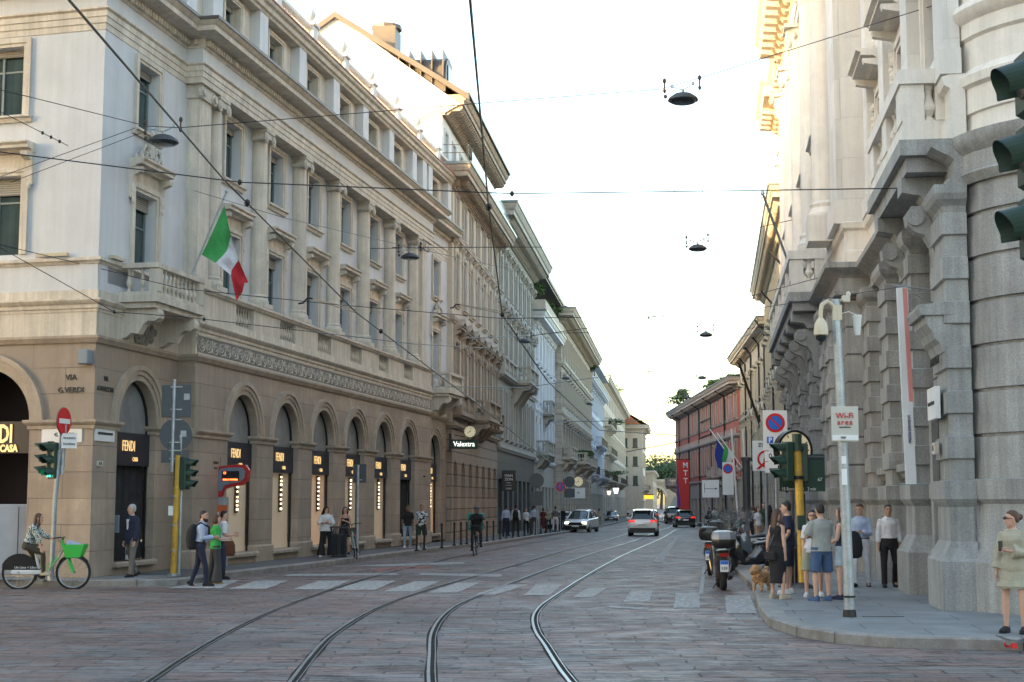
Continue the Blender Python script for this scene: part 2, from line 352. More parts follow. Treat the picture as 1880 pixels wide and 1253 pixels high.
# road: one big sheet, with cuts across so that it follows the slope
b = MB(); ys = [-60, 0, 20, 40, 55, 60] + [80+20*i for i in range(16)] + [388.3, 600, 1500]
for i in range(len(ys)-1):
    b.add([(-600,ys[i],gz(ys[i])),(600,ys[i],gz(ys[i])),(600,ys[i+1],gz(ys[i+1])),(-600,ys[i+1],gz(ys[i+1]))], [(0,1,2,3)])
tag(b.build('road', M['setts']), 'worn granite slab paving of the junction and the street', 'road', kind='structure')
LK = [(-40, 33.9), (-11.52, 34.0), (-9.75, 34.05), (-8.6, 34.1), (-7.75, 34.5), (-7.35, 35.6), (-7.25, 37.7), (-5.56, 44.6), (-3.16, 57.5), (-1.0, 68.6), (1.99, 89.6), (5.0, 112.7), (9.6, 150), (15.1, 200), (42, 460), (58, 620)]
RK = [(40, 19.0), (6.7, 19.58), (5.1, 19.94), (4.45, 20.6), (4.12, 21.6), (4.0, 23.2), (4.25, 25.6), (4.9, 30.0), (5.3, 33.0), (6.5, 44.6), (9.1, 66.8), (13.4, 100), (18.4, 146), (19.4, 200), (19.8, 206)]
def refine(pts, step=6):
    o = [pts[0]]
    for a, c in zip(pts, pts[1:]):
        n = max(1, int(math.hypot(c[0]-a[0], c[1]-a[1])/step))
        for k in range(1, n+1): o.append((a[0]+(c[0]-a[0])*k/n, a[1]+(c[1]-a[1])*k/n))
    return o
def offs(pts, d):                                            # positive = to the right of travel
    o = []
    for i, p in enumerate(pts):
        a = pts[max(i-1,0)]; c = pts[min(i+1,len(pts)-1)]; v = Vector((c[0]-a[0], c[1]-a[1])).normalized(); o.append((p[0]+v.y*d, p[1]-v.x*d))
    return o
def strip(mb, A, Bp, z, z2=None):
    n = len(A); z2 = z if z2 is None else z2
    mb.add([(x,y,z+gz(y)) for x,y in A]+[(x,y,z2+gz(y)) for x,y in Bp], [(i,i+1,n+i+1,n+i) for i in range(n-1)])
def sidewalk(name, K, side, width, m, label):
    K = refine(K); s_ = side
    I = offs(K, s_*.30); O = offs(K, s_*width); ktop = .15
    b = MB()
    if side < 0: strip(b, I, O, ktop)
    else:
        for i in range(len(I)-1):
            if I[i][1] < 22.0: continue
            p, q = I[i], I[i+1]; b.q((p[0],p[1],ktop+gz(p[1])),(40+p[1]*.1,p[1],ktop+gz(p[1])),(40+q[1]*.1,q[1],ktop+gz(q[1])),(q[0],q[1],ktop+gz(q[1])))
        low = [p for p in I if p[1] < 22.0]; top_ = low[-1]; nxt = I[len(low)]
        b.q(*[(p[0],p[1],ktop) for p in low]+[(nxt[0],nxt[1],ktop),(40+nxt[1]*.1,nxt[1],ktop)])
    o = b.build(name, m); tag(o, label, 'pavement', kind='structure')
    b = MB(); C = offs(K, s_*.03); strip(b, K, K, 0, ktop-.02); strip(b, K, C, ktop-.02, ktop+.003); strip(b, C, I, ktop+.003)
    kr = b.build('kerb', M['kerb']); tag(kr, 'granite kerb along the '+('left' if side < 0 else 'right')+' pavement', 'kerb', kind='structure')
    # kerb stone joints
    b = MB(); acc = 0
    for i in range(len(K)-1):
        L_ = math.hypot(K[i+1][0]-K[i][0], K[i+1][1]-K[i][1]); acc += L_
        if acc > 1.4 and K[i][1] < 60:
            acc = 0; dx, dy = (K[i+1][0]-K[i][0])/L_, (K[i+1][1]-K[i][1])/L_; nx, ny = dy*s_, -dx*s_
            p = K[i]; g = gz(p[1])
            b.add([(p[0]-nx*.004-dx*.008,p[1]-ny*.004-dy*.008,g),(p[0]-nx*.004+dx*.008,p[1]-ny*.004+dy*.008,g),(p[0]-nx*.004+dx*.008,p[1]-ny*.004+dy*.008,g+.157),(p[0]-nx*.004-dx*.008,p[1]-ny*.004-dy*.008,g+.157),
                   (p[0]+nx*.3-dx*.008,p[1]+ny*.3-dy*.008,g+.157),(p[0]+nx*.3+dx*.008,p[1]+ny*.3+dy*.008,g+.157)], [(0,1,2,3),(3,2,5,4)])
    jb = b.build('kerb_joints', M['dgrey'], kr)
RK = refine(RK, 1.6)
sidewalk('left_pavement', LK, -1, 30, M['asph'], 'grey pavement in front of the left-hand palaces')
sidewalk('right_pavement', RK, 1, 30, M['pave'], 'pale granite pavement round the bank corner on the right')
# lighter granite flags on the left corner
b = MB(); b.q((-12.5,33.78,.156),(-9.9,34.25,.156),(-8.7,34.35,.156),(-8.1,34.8,.156),(-8.0,36.0,.156),(-9.2,36.4,.156),(-12.5,37.6,.156)); tag(b.build('pavement_flags', M['pave']), 'granite flags on the left street corner', 'pavement', kind='structure')
# rails -------------------------------------------------------------
R2 = [(1.9,2),(1.4,8),(1.0,12),(.62,16.2),(.44,20.3),(.35,22.4),(.35,25),(.50,27.5),(.80,30.1),(1.60,36.4),(2.83,45.4),(5.6,64.4),(9.0,88),(13.5,122),(20,170),(45,400)]
R1 = [(-.1,2),(-.4,8),(-.6,12),(-.9,16.2),(-1.06,19.2),(-1.19,22),(-1.2,24.8),(-1.08,27.5),(-.8,30.1),(-.1,35),(1.3,44.6),(3.7,60),(7.4,85),(12,120),(18.5,170),(43.5,400)]
L2 = [(-1.7,2),(-2.0,8),(-2.2,12),(-2.40,16.2),(-2.55,19),(-2.64,22),(-2.52,26.8),(-2.06,31.5),(-1.25,37),(.25,46.5),(2.6,62.9),(5.8,85),(10.3,120),(16.8,170),(42,400)]
L1 = [(-3.2,2),(-3.5,8),(-3.75,12),(-3.97,16.2),(-4.15,19.2),(-4.30,24.4),(-4.15,30.6),(-3.5,39.7),(-1.75,53.5),(1.2,75),(4.4,97),(9,122),(15.3,170),(40.5,400)]
def smooth_path(P, k=4):
    out = []
    for i in range(len(P)-1):
        p0 = Vector(P[max(i-1,0)]); p1 = Vector(P[i]); p2 = Vector(P[i+1]); p3 = Vector(P[min(i+2,len(P)-1)])
        for j in range(k):
            t = j/k; out.append(tuple(.5*((2*p1)+(-p0+p2)*t+(2*p0-5*p1+4*p2-p3)*t*t+(-p0+3*p1-3*p2+p3)*t*t*t)))
    out.append(P[-1]); return out
for i, (P_, nm) in enumerate(((L1, 'leftmost rail of the far track'), (L2, 'second rail of the far track'), (R1, 'left rail of the near track'), (R2, 'rightmost rail of the near track'))):
    P_ = smooth_path(P_); root = empty('tram_rail', (0,0,0), 0, 'grooved steel '+nm+' set in the paving', 'tram rail', 'tram rails in the street')
    b = MB(); A1 = offs(P_, -.045); A2 = offs(P_, .10); rn = random.Random(i)
    A1 = [(x+rn.uniform(-.015,.015), y) for x, y in A1]; A2 = [(x+rn.uniform(-.015,.015), y) for x, y in A2]
    strip(b, A1, A2, .004); b.build('bed', M['railbed'], root)
    b = MB()
    for a, c, z in ((-.020,.018,.014), (.070,.081,.012)):
        q0 = offs(P_, a); q1 = offs(P_, c); strip(b, q0, q1, z); strip(b, q0, q0, .004, z); strip(b, q1, q1, .004, z)
    b.build('rail_head', M['rail'], root)
# painted markings --------------------------------------------------
def paint_quads(name, quads, label, m=None):
    b = MB(); rn = random.Random(5)
    for q in quads:
        g = [G(*p) for p in q]; n = 7                     # ragged strips, worn edges
        for i in range(n):
            t0, t1 = i/n, (i+1)/n-.004
            def lp(a, c, t): return (a[0]+(c[0]-a[0])*t, a[1]+(c[1]-a[1])*t)
            e0, e1 = rn.uniform(0,.05), rn.uniform(0,.05)
            a0, a1 = lp(g[0],g[3],t0), lp(g[0],g[3],t1); c0, c1 = lp(g[1],g[2],t0), lp(g[1],g[2],t1)
            pts = [lp(a0,c0,e0), lp(a0,c0,1-e1), lp(a1,c1,1-e1*.6), lp(a1,c1,e0*.6)]
            b.q(*[(x,y,.008+gz(y)) for x,y in pts])
    o = b.build(name, m or M['paint']); return tag(o, label, 'road marking', kind='structure')
Z = []
for (xt0, xt1, xb0, xb1, yt, yb) in [(380,445,305,405,1066,1081),(470,530,420,490,1067,1082),(585,645,535,605,1067,1083),(668,728,612,690,1067,1084),(760,808,702,765,1068,1087),(838,882,785,842,1071,1089),(928,972,868,910,1074,1093),(982,1032,962,1010,1074,1094),(1080,1116,1050,1090,1080,1098),(1158,1200,1143,1194,1085,1106),(1240,1286,1236,1286,1090,1117),(1330,1378,1333,1391,1094,1127)]:
    Z.append([(xt0,yt),(xt1,yt),(xb1,yb),(xb0,yb)])
paint_quads('zebra_crossing', Z, 'worn white zebra stripes across the street')
def pl(px_pts, wpx): return [[(a[0],a[1]),(a[0]+wpx,a[1]),(c[0]+wpx,c[1]),(c[0],c[1])] for a, c in zip(px_pts, px_pts[1:])]
paint_quads('stop_line', [[(520,1055),(735,1053),(735,1056.5),(515,1059)], [(770,1053),(925,1055),(922,1060),(765,1056.5)], [(640,1039),(860,1032),(855,1036),(700,1041)]], 'worn white stop line before the zebra stripes')
paint_quads('lane_line', [[(1240,987),(1247,987),(1217,1034),(1197,1034)], [(1190,1036),(1290,1039),(1290,1041),(1192,1038.5)], [(1252,998),(1285,998),(1285,999.5),(1252,999.5)], [(1243,1023),(1290,1024),(1290,1026),(1240,1025)],
    [(1117,1113),(1192,1117),(1190,1121),(1115,1116)], [(1290,1040),(1296,1040),(1291,1092),(1283,1092)]], 'white lane and parking lines beside the scooters')
paint_quads('dashed_line', [[(1085+a,y),(1105+a,y),(1100+a,y+1.3),(1080+a,y+1.3)] for a, y in ((0,968.5),(25,967.5),(50,967),(-30,992),(-55,1000),(-85,1008),(-120,1018))] , 'short white dashes across the far end of the street')
b = MB()
for p in ((735,1044,12),(770,1042,14),(700,1047,9)):
    g = G(p[0], p[1]); 
    b.add([(g[0]+math.cos(k)*p[2]/28*(.8+.3*math.sin(3*k)), g[1]+math.sin(k)*.9, .006) for k in [i*.5236 for i in range(12)]], [tuple(range(12))])
tag(b.build('pavement_stain', mat('faded_red_paint', (.25,.10,.085), .8, .3, 2, .1)), 'faded red paint patch by the left kerb', 'stain', kind='structure')
# iron cover on the right pavement
b = MB(); g = G(1572,1133,.15); b.box(g[0]+.1, g[0]+.75, g[1], g[1]+.06, .152, .158); b.box(g[0]-.9,g[0]-.25,g[1]+1.2,g[1]+1.22,.152,.156)
tag(b.build('pavement_joint', M['dgrey']), 'dark expansion joint in the right pavement', 'joint', kind='structure')
# ================================================================ FACADE HELPERS
def wallf(b, x0, x1, z0, z1, rows, y=0, t=.35):
    """wall front at y with recessed openings; rows = (zb, zt, [(xc,w)], arched)"""
    z = z0
    for zb, zt, ops, arch in rows:
        if zb > z: b.q((x0,y,z),(x1,y,z),(x1,y,zb),(x0,y,zb))
        ops = sorted(ops); top = zt + (max(w for _, w in ops)/2+.02 if arch else 0); x = x0
        for xc, w_ in ops:
            a, c = xc-w_/2, xc+w_/2
            b.q((x,y,zb),(a,y,zb),(a,y,top),(x,y,top)); x = c
            b.q((a,y,zb),(a,y+t,zb),(a,y+t,zt),(a,y,zt)); b.q((c,y,zb),(c,y,zt),(c,y+t,zt),(c,y+t,zb)); b.q((a,y,zb),(c,y,zb),(c,y+t,zb),(a,y+t,zb))
            if arch:
                r = w_/2; n = 16; P = [(xc-r*math.cos(math.pi*k/n), zt+r*math.sin(math.pi*k/n)) for k in range(n+1)]
                for k in range(n):
                    p, q = P[k], P[k+1]
                    b.q((p[0],y,p[1]),(q[0],y,q[1]),(q[0],y,top),(p[0],y,top)); b.q((p[0],y,p[1]),(p[0],y+t,p[1]),(q[0],y+t,q[1]),(q[0],y,q[1]))
            else: b.q((a,y,zt),(c,y,zt),(c,y+t,zt),(a,y+t,zt))
        b.q((x,y,zb),(x1,y,zb),(x1,y,top),(x,y,top)); z = top
    if z < z1: b.q((x0,y,z),(x1,y,z),(x1,y,z1),(x0,y,z1))
def CORN(z, h, p):                                           # classic cornice profile, z bottom, h height, p projection
    return [(-.05,z),(p*.12,z),(p*.12,z+h*.12),(p*.28,z+h*.2),(p*.34,z+h*.34),(p*.36,z+h*.42),(p*.86,z+h*.46),(p*.86,z+h*.68),(p*.92,z+h*.72),(p,z+h*.9),(p,z+h),(-.05,z+h)]
def BAND(z, h, p): return [(-.05,z),(p*.5,z),(p*.7,z+h*.3),(p,z+h*.45),(p,z+h),(-.05,z+h)]
def window(parent, w_, h, t=.3, sur=.2, proj=.05, sill=1, hood=None, blind=0, glass='glass', fr='frame', trim='cream', hp=.35, consoles=False, shutters=None, x=0, z=0, y=0, bot=1):
    """window root at the recessed plane (local y=0), wall front is at y=-t"""
    b = MB(); f = .06
    for a, c in ((-w_/2, -w_/2+f), (w_/2-f, w_/2), (-.03, .03)): b.box(a, c, -.06, .0, 0, h)
    b.box(-w_/2+f, -.03, -.05, .0, 0, f); b.box(.03, w_/2-f, -.05, .0, 0, f); b.box(-w_/2+f, -.03, -.05, .0, h-f, h); b.box(.03, w_/2-f, -.05, .0, h-f, h)
    if h > 1.5: b.box(-w_/2+f, -.03, -.045, 0, h*.68, h*.68+.045); b.box(.03, w_/2-f, -.045, 0, h*.68, h*.68+.045)
    r = b.build('window', M[fr], parent, (x, y+t, z))
    b = MB(); b.q((-w_/2-.05,-.02,-.02),(w_/2+.05,-.02,-.02),(w_/2+.05,-.02,h+.02),(-w_/2-.05,-.02,h+.02)); b.q((-w_/2-.05,.05,-.02),(-w_/2-.05,.05,h+.02),(w_/2+.05,.05,h+.02),(w_/2+.05,.05,-.02)); b.build('pane', M[glass], r)
    if blind: b = MB(); b.box(-w_/2+.01, w_/2-.01, -.12, -.07, h*(1-blind), h-.004); b.build('blind', M['blind'], r)
    T = M[trim]
    if sur:
        b = MB(); a = w_/2+.004; zb = 0 if bot else -.0
        for s_ in (-1, 1):
            xs = sorted((s_*a, s_*(a+sur))); b.box(xs[0], xs[1], -t-proj, -t+.02, zb, h+.004)
            xs = sorted((s_*(a+sur*.45), s_*(a+sur+.012))); b.box(xs[0], xs[1], -t-proj*1.7, -t-proj+.003, zb, h+sur*.45)
        b.box(-a-sur, a+sur, -t-proj, -t+.02, h+.004, h+sur); b.box(-a-sur-.012, a+sur+.012, -t-proj*1.7, -t-proj+.003, h+sur*.45, h+sur+.012)
        b.build('surround', T, r)
    if sill:
        b = MB(); b.extx([(-t+.0,-.16),(-t-.07,-.16),(-t-.10,-.07),(-t-.17,-.05),(-t-.17,.0),(-t+.0,.0)], -w_/2-sur-.08, w_/2+sur+.08); b.build('sill', T, r)
    if hood:
        W2 = w_/2+sur+.15; hz = h+sur+(.35 if consoles else .10); b = MB()
        pr = [(0, 0),(-hp*.35,0),(-hp*.45,.06),(-hp*.85,.08),(-hp*.85,.15),(-hp,.2),(-hp,.24),(0,.24)]
        b.extx([(-t+y_, hz+z_) for y_, z_ in pr], -W2, W2)
        if consoles:
            b.box(-w_/2-sur, w_/2+sur, -t-.03, -t+.01, h+sur+.014, hz)
            for s_ in (-1, 1):
                cx = s_*(w_/2+sur+.03)
                b.extx([(-t, hz-.75),(-t-.07,-.80+hz),(-t-.10,hz-.62),(-t-.08,hz-.42),(-t-.13,hz-.2),(-t-hp*.75,hz-.12),(-t-hp*.8,hz-.003),(-t,hz-.003)], cx-.1, cx+.1)
                b.ball((cx, -t-.08, hz-.83), .07, .05, .09, 6, 4)
        if hood == 'tri':
            for q in range(2):
                z0 = hz+.243; ap = z0+W2*.36
                if q == 0: b.exty([(-W2+.1, z0), (W2-.1, z0), (0, ap-.06)], -t-.06, -t)
                else:
                    b.exty([(-W2,z0),(-W2+.26,z0),(0,ap-.10),(0,ap+.07)], -t-hp, -t); b.exty([(W2,z0),(0,ap+.07),(0,ap-.10),(W2-.26,z0)], -t-hp, -t)
        if hood == 'seg':
            n = 10; z0 = hz+.243; rr = W2*1.25; zc = z0-math.sqrt(rr*rr-W2*W2)
            A_ = math.asin(W2/rr); P1 = [(rr*math.sin(-A_+2*A_*k/n), zc+rr*math.cos(-A_+2*A_*k/n)) for k in range(n+1)]
            P2 = [(x_*.97, z_-.16) for x_, z_ in P1]
            for k in range(n): b.exty([P1[k], P1[k+1], P2[k+1], P2[k]], -t-hp, -t)
            b.exty([(-W2+.15, z0)]+[(x_*.9, max(z_-.16, z0)) for x_, z_ in P1[1:-1]]+[(W2-.15, z0)], -t-.05, -t)
        b.build('hood', T, r)
    if shutters:
        b = MB(); b.box(-w_/2, -.02, -t+.02, -t+.06, 0, h-.03); b.box(.02, w_/2, -t+.02, -t+.06, 0, h-.03); b.build('shutters', M[shutters], r)
    return r
BALP = [(.055,0),(.055,.08),(.03,.1),(.035,.14),(.075,.26),(.08,.34),(.05,.46),(.03,.62),(.035,.72),(.055,.78),(.055,.85)]
def balusters(b, x0, x1, y, z0, h, pitch=.24, axis='x', n=8, k=1.0):
    L_ = abs(x1-x0); c = max(1, int(L_/pitch))
    for i in range(c):
        p = x0+(x1-x0)*(i+.5)/c; b.rev([(r*k, z*h/.85) for r, z in BALP], (p, y, z0) if axis == 'x' else (y, p, z0), n)
def balcony(parent, x0, x1, z, d, trim, h=1.0, slab=.22, rail='balusters', cons=None, ped=.35, n=8, name='balcony', soff=None, chgt=.85, y=0):
    T = M[trim]; b = MB()
    root = b_ = MB()
    pr = [(0,-slab),(-d*.0,-slab),(-d+.12,-slab),(-d+.06,-slab*.6),(-d-.02,-slab*.5),(-d-.02,0),(0,0)]
    b_.sweep([(x0, y+0.01), (x0, y-.001), (x1, y-.001), (x1, y+.01)], [(0,0),(0,.001)]) if 0 else None
    b_.box(x0+.10, x1-.10, y-d+.10, y, z-slab, z-slab*.55); b_.box(x0, x1, y-d, y, z-slab*.55+.002, z)
    r = b_.build(name, T, parent)
    if rail == 'balusters':
        b = MB(); zb = z+.10
        b.box(x0+.04, x1-.04, y-d+.05, y-d+.25, z+.002, zb); b.box(x0+.05, x0+.25, y-d+.25, y, z+.002, zb); b.box(x1-.25, x1-.05, y-d+.25, y, z+.002, zb)
        zt = z+h-.12; b.box(x0+.0, x1-.0, y-d+.01, y-d+.30, zt, z+h); b.box(x0+.0, x0+.30, y-d+.30, y, zt, z+h); b.box(x1-.30, x1, y-d+.30, y, zt, z+h)
        L_ = x1-x0; np_ = max(1, round(L_/2.6)); xs = [x0+.05+(L_-.1-ped)*k/np_ for k in range(np_+1)]
        for xx in xs: b.box(xx, xx+ped, y-d+.03, y-d+.03+ped*.75, zb+.001, zt-.001)
        b.build('rail', T, r); b = MB()
        for i in range(np_): balusters(b, xs[i]+ped, xs[i+1], y-d+.15, zb, zt-zb, n=n)
        balusters(b, y-d+.3, y-.05, x0+.15, zb, zt-zb, axis='y', n=n); balusters(b, y-d+.3, y-.05, x1-.15, zb, zt-zb, axis='y', n=n)
        b.build('balusters', T, r)
    elif rail == 'iron':
        b = MB(); k = int((x1-x0)/.13)
        for i in range(k+1): xx = x0+.04+(x1-x0-.08)*i/k; b.box(xx-.012, xx+.012, y-d+.05, y-d+.075, z, z+h)
        for i in range(int(d/.13)): yy = y-d+.1+i*.13; b.box(x0+.03, x0+.05, yy, yy+.02, z, z+h); b.box(x1-.05, x1-.03, yy, yy+.02, z, z+h)
        b.box(x0+.01, x1-.01, y-d+.04, y-d+.085, z+h, z+h+.05); b.box(x0+.01, x0+.07, y-d+.085, y, z+h, z+h+.05); b.box(x1-.07, x1-.01, y-d+.085, y, z+h, z+h+.05); b.build('railing', M['iron'], r)
    for cx in (cons if cons is not None else [x0+.35, x1-.35]):
        b = MB(); ch = chgt; P = []
        zt = z-slab-.002
        pr = [(0,zt),(-d*.9,zt),(-d*.95,zt-.12),(-d*.93,zt-.24),(-d*.8,zt-.32),(-d*.66,zt-.30),(-d*.55,zt-.38),(-d*.42,zt-.62),(-d*.25,zt-ch*.85),(-d*.12,zt-ch),(0,zt-ch*1.05)]
        b.extx([(y+a, c) for a, c in pr], cx-.14, cx+.14)
        for s_ in (-1, 1):
            b.rev([(.001,0),(.15,0),(.15,.03),(.10,.03),(.10,.05),(.05,.05),(.05,.07),(.001,.07)][::1], (cx+s_*.135, y-d*.80, zt-.17), 10, axis='x') if s_ > 0 else b.rev([(.001,0),(.15,0),(.15,-.03),(.10,-.03),(.10,-.05),(.05,-.05),(.05,-.07),(.001,-.07)], (cx-.135, y-d*.80, zt-.17), 10, axis='x')
        b.build('bracket', T, r)
    return r
def ionic(parent, x, y, z0, z1, r, m, n=14, mc=None):
    H = z1-z0; b = MB(); b.box(x-r*1.35, x+r*1.35, y-r*1.35, y+r*1.2, z0, z0+.14)
    b.rev([(r*1.28,z0+.141),(r*1.32,z0+.2),(r*1.2,z0+.27),(r*1.12,z0+.31),(r*1.16,z0+.37),(r,z0+.42),(r*1.0,z0+H*.3),(r*.86,z1-.38)], (x,y,0), n); s = b.build('column', M[m], parent, smooth=True)
    b = MB(); b.rev([(r*.9,z1-.38),(r*1.02,z1-.36),(r*.9,z1-.33),(r*.98,z1-.28)], (x,y,0), n)
    b.box(x-r*1.15, x+r*1.15, y-r*1.15, y+r, z1-.28, z1-.1); b.box(x-r*1.3, x+r*1.3, y-r*1.3, y+r, z1-.1, z1-.003)
    for s_ in (-1, 1):
        for k in range(3): b.rev([(.001,0),(.17-.05*k,0),(.17-.05*k,.02),(.001,.02)], (x+s_*r*1.12, y-r*1.18-.018*k-.02, z1-.28), 10, axis='y')
        b.rev([(.09,0),(.09,r*1.6)], (x+s_*r*1.12, y-r*1.15, z1-.28), 8, axis='y')
    b.build('capital', M[mc or m], s); return s
# ================================================================ LEFT CORNER PALACE
ga = Vector((*G(496, 1029, .15), .15)); angA = math.atan((1459-940)/FPX*CP)
PA = empty('corner_palace', ga, R(90)-angA, 'tan and cream corner palace with arcaded fashion shop at street level', 'building')
uC, rec = -10.82, .5
LD = Vector((math.cos(R(86.2)), math.sin(R(86.2))))           # direction of the left face, running away
farL = (uC+LD.x*16, rec+LD.y*16)
OUT = [farL, (uC, rec), (-6.05, rec), (-6.05, 0), (20.2, 0), (20.2, rec), (25.6, rec)]
ML = Matrix.Translation((uC, rec, 0)) @ Matrix.Rotation(R(86.2)+math.pi, 4, 'Z')     # left face frame: x=-distance, outward -y
mains = [-2.48+3.74*k for k in range(6)]
ww, wz = 2.32, 3.72
b = MB()
wallf(b, -6.05, 20.2, 0, 5.6, [(.32, wz, [(x, ww) for x in mains], True)], 0, .3)
wallf(b, uC, -6.05, 0, 5.6, [(.25, wz, [(-8.45, 2.2)], True)], rec, .3)
wallf(b, 20.2, 25.6, 0, 5.6, [(.25, wz, [(22.85, 2.2)], True)], rec, .3)
b.q((-6.05,rec,0),(-6.05,0,0),(-6.05,0,5.6),(-6.05,rec,5.6)); b.q((20.2,rec,0),(20.2,rec,5.6),(20.2,0,5.6),(20.2,0,0))
b.M = ML; wallf(b, -16, 0, 0, 5.6, [(.05, wz, [(-2.95, 2.5), (-8.2, 2.5), (-13.4, 2.5)], True)], 0, .55); b.M = None
b.build('ground_floor_wall', M['tan'], PA)
b = MB()                                                     # archivolts and imposts
def archivolt(b, xc, r, z, y, w1=.36, n=20):
    for r0, r1, p in ((r+.004, r+w1*.4, .035), (r+w1*.4, r+w1, .07), (r+w1-.09, r+w1+.03, .11)):
        for k in range(n):
            t0, t1 = math.pi*k/n, math.pi*(k+1)/n
            b.exty([(xc-r0*math.cos(t0), z+r0*math.sin(t0)), (xc-r1*math.cos(t0), z+r1*math.sin(t0)), (xc-r1*math.cos(t1), z+r1*math.sin(t1)), (xc-r0*math.cos(t1), z+r0*math.sin(t1))], y-p, y)
for x, r_, y_, m_ in [(x, ww/2, 0, None) for x in mains]+[(-8.45,1.1,rec,None),(22.85,1.1,rec,None),(-2.95,1.25,0,ML),(-8.2,1.25,0,ML)]:
    b = MB(); b.M = m_; archivolt(b, x, r_, wz, y_); b.build('archivolt', M['tanplain'], PA)
IMP = [(-.02,wz-.22),(.04,wz-.22),(.05,wz-.14),(.10,wz-.10),(.13,wz-.06),(.13,wz),(-.02,wz)]
edges = [-6.05]+[e for x in mains for e in (x-ww/2, x+ww/2)]+[20.2]
for i in range(0, len(edges), 2):
    a, c = edges[i], edges[i+1]
    pth = [(a,.5),(a,0),(c,0),(c,.5)] if 0 < i < len(edges)-2 else ([(uC+.0,rec)] if 0 else ([(a,0),(c,0),(c,.5)] if i == 0 else [(a,.5),(a,0),(c,0)]))
    b = MB(); b.sweep(pth, IMP); b.build('impost', M['tanplain'], PA)
b = MB(); b.sweep([(-7.35,rec+.5),(-7.35,rec),(-6.05,rec),(-6.05,0)], IMP); b.sweep([tuple((ML@Vector((-1.7,.5,0)))[:2]), tuple((ML@Vector((-1.7,0,0)))[:2]), (uC,rec), (-9.55,rec), (-9.55,rec+.5)], IMP)
b.build('corner_imposts', M['tanplain'], PA)
b = MB(); pl_ = [(-.02,0),(.05,0),(.05,.45),(.02,.5),(-.02,.5)]   # low plinth of the piers
for i in range(0, len(edges), 2):
    a, c = edges[i], edges[i+1]; b = MB(); b.sweep([(a,.3),(a,0),(c,0),(c,.3)], pl_); b.build('plinth', M['tanplain'], PA)
# shop windows
def fendi(parent, x, y, w_, kind, sx=1):
    r = empty('shop_window', (0,0,0)); r.parent = parent
    b = MB(); b.box(x-w_/2, x+w_/2, y-.14, y-.02, 2.68, 3.5)
    f = b.build('fascia', M['navysign'], r)
    text('FENDI', .38, M['gold'], r, (x-.14, y-.155, 3.16), name='lettering', ext=.006, sx=.66, sp=1.08); text('CASA', .15, M['gold'], r, (x+.25, y-.155, 2.84), name='lettering', ext=.006, sx=.8)
    n = 14; P = [(x-w_/2, 3.5), (x+w_/2, 3.5), (x+w_/2, wz)]+[(x+w_/2*math.cos(math.pi*k/n), wz+w_/2*math.sin(math.pi*k/n)) for k in range(1, n)]+[(x-w_/2, wz)]
    b = MB(); b.exty(P, y-.04, y+.0); b.build('lunette', M['lunette'], r)
    b = MB()
    for k in range(n):
        t0, t1 = math.pi*k/n, math.pi*(k+1)/n; r0, r1 = w_/2-.06, w_/2
        b.exty([(x-r0*math.cos(t0), wz+r0*math.sin(t0)), (x-r1*math.cos(t0), wz+r1*math.sin(t0)), (x-r1*math.cos(t1), wz+r1*math.sin(t1)), (x-r0*math.cos(t1), wz+r0*math.sin(t1))], y-.09, y-.041)
    for s_ in (-1, 1): xs = sorted((x+s_*w_/2, x+s_*(w_/2-.06))); b.box(xs[0], xs[1], y-.09, y-.03, .32, wz)
    b.build('frame', M['iron'], r)
    b = MB()
    if kind == 'door':
        nn = 24
        for k in range(nn):
            xa = x-w_/2+.07+(w_-.14)*k/nn; xb = x-w_/2+.07+(w_-.14)*(k+1)/nn; b.q((xa,y+.05*(k%2),.33),(xb,y+.05*((k+1)%2),.33),(xb,y+.05*((k+1)%2),2.68),(xa,y+.05*(k%2),2.68))
        b.build('curtain', M['curtain'], r)
    else:
        b.q((x-w_/2,y+.02,.32),(x+w_/2,y+.02,.32),(x+w_/2,y+.02,2.68),(x-w_/2,y+.02,2.68)); b.build('display_panel', M['shopwarm' if kind == 'warm' else 'shopcream'], r)
        b = MB(); b.box(x+.18, x+.40, y-.045, y-.012, .75+.7, 2.66); st = b.build('light_strip', M['black'], r)
        b = MB(); rn = random.Random(int(x*10)); zz = 1.55
        while zz < 2.6:
            b.ball((x+.29+rn.uniform(-.01,.01), y-.06, zz), rn.choice((.030,.033,.04)), n=8, m=5); zz += rn.choice((.12,.14,.16))
        b.build('bulbs', M['bulb'], r)
    b = MB(); b.extx([(y-.27,.32),(y-.37,.32),(y-.41,.28),(y-.41,.2),(y-.27,.2)], x-w_/2-.08, x+w_/2+.08); b.build('sill', M['tanplain'], r)
    return r
for i, x in enumerate(mains): fendi(PA, x, .3, ww, ['cream','cream','warm','cream','cream','door'][i])
fendi(PA, -8.45, rec+.3, 2.2, 'door'); fendi(PA, 22.85, rec+.3, 2.2, 'warm')
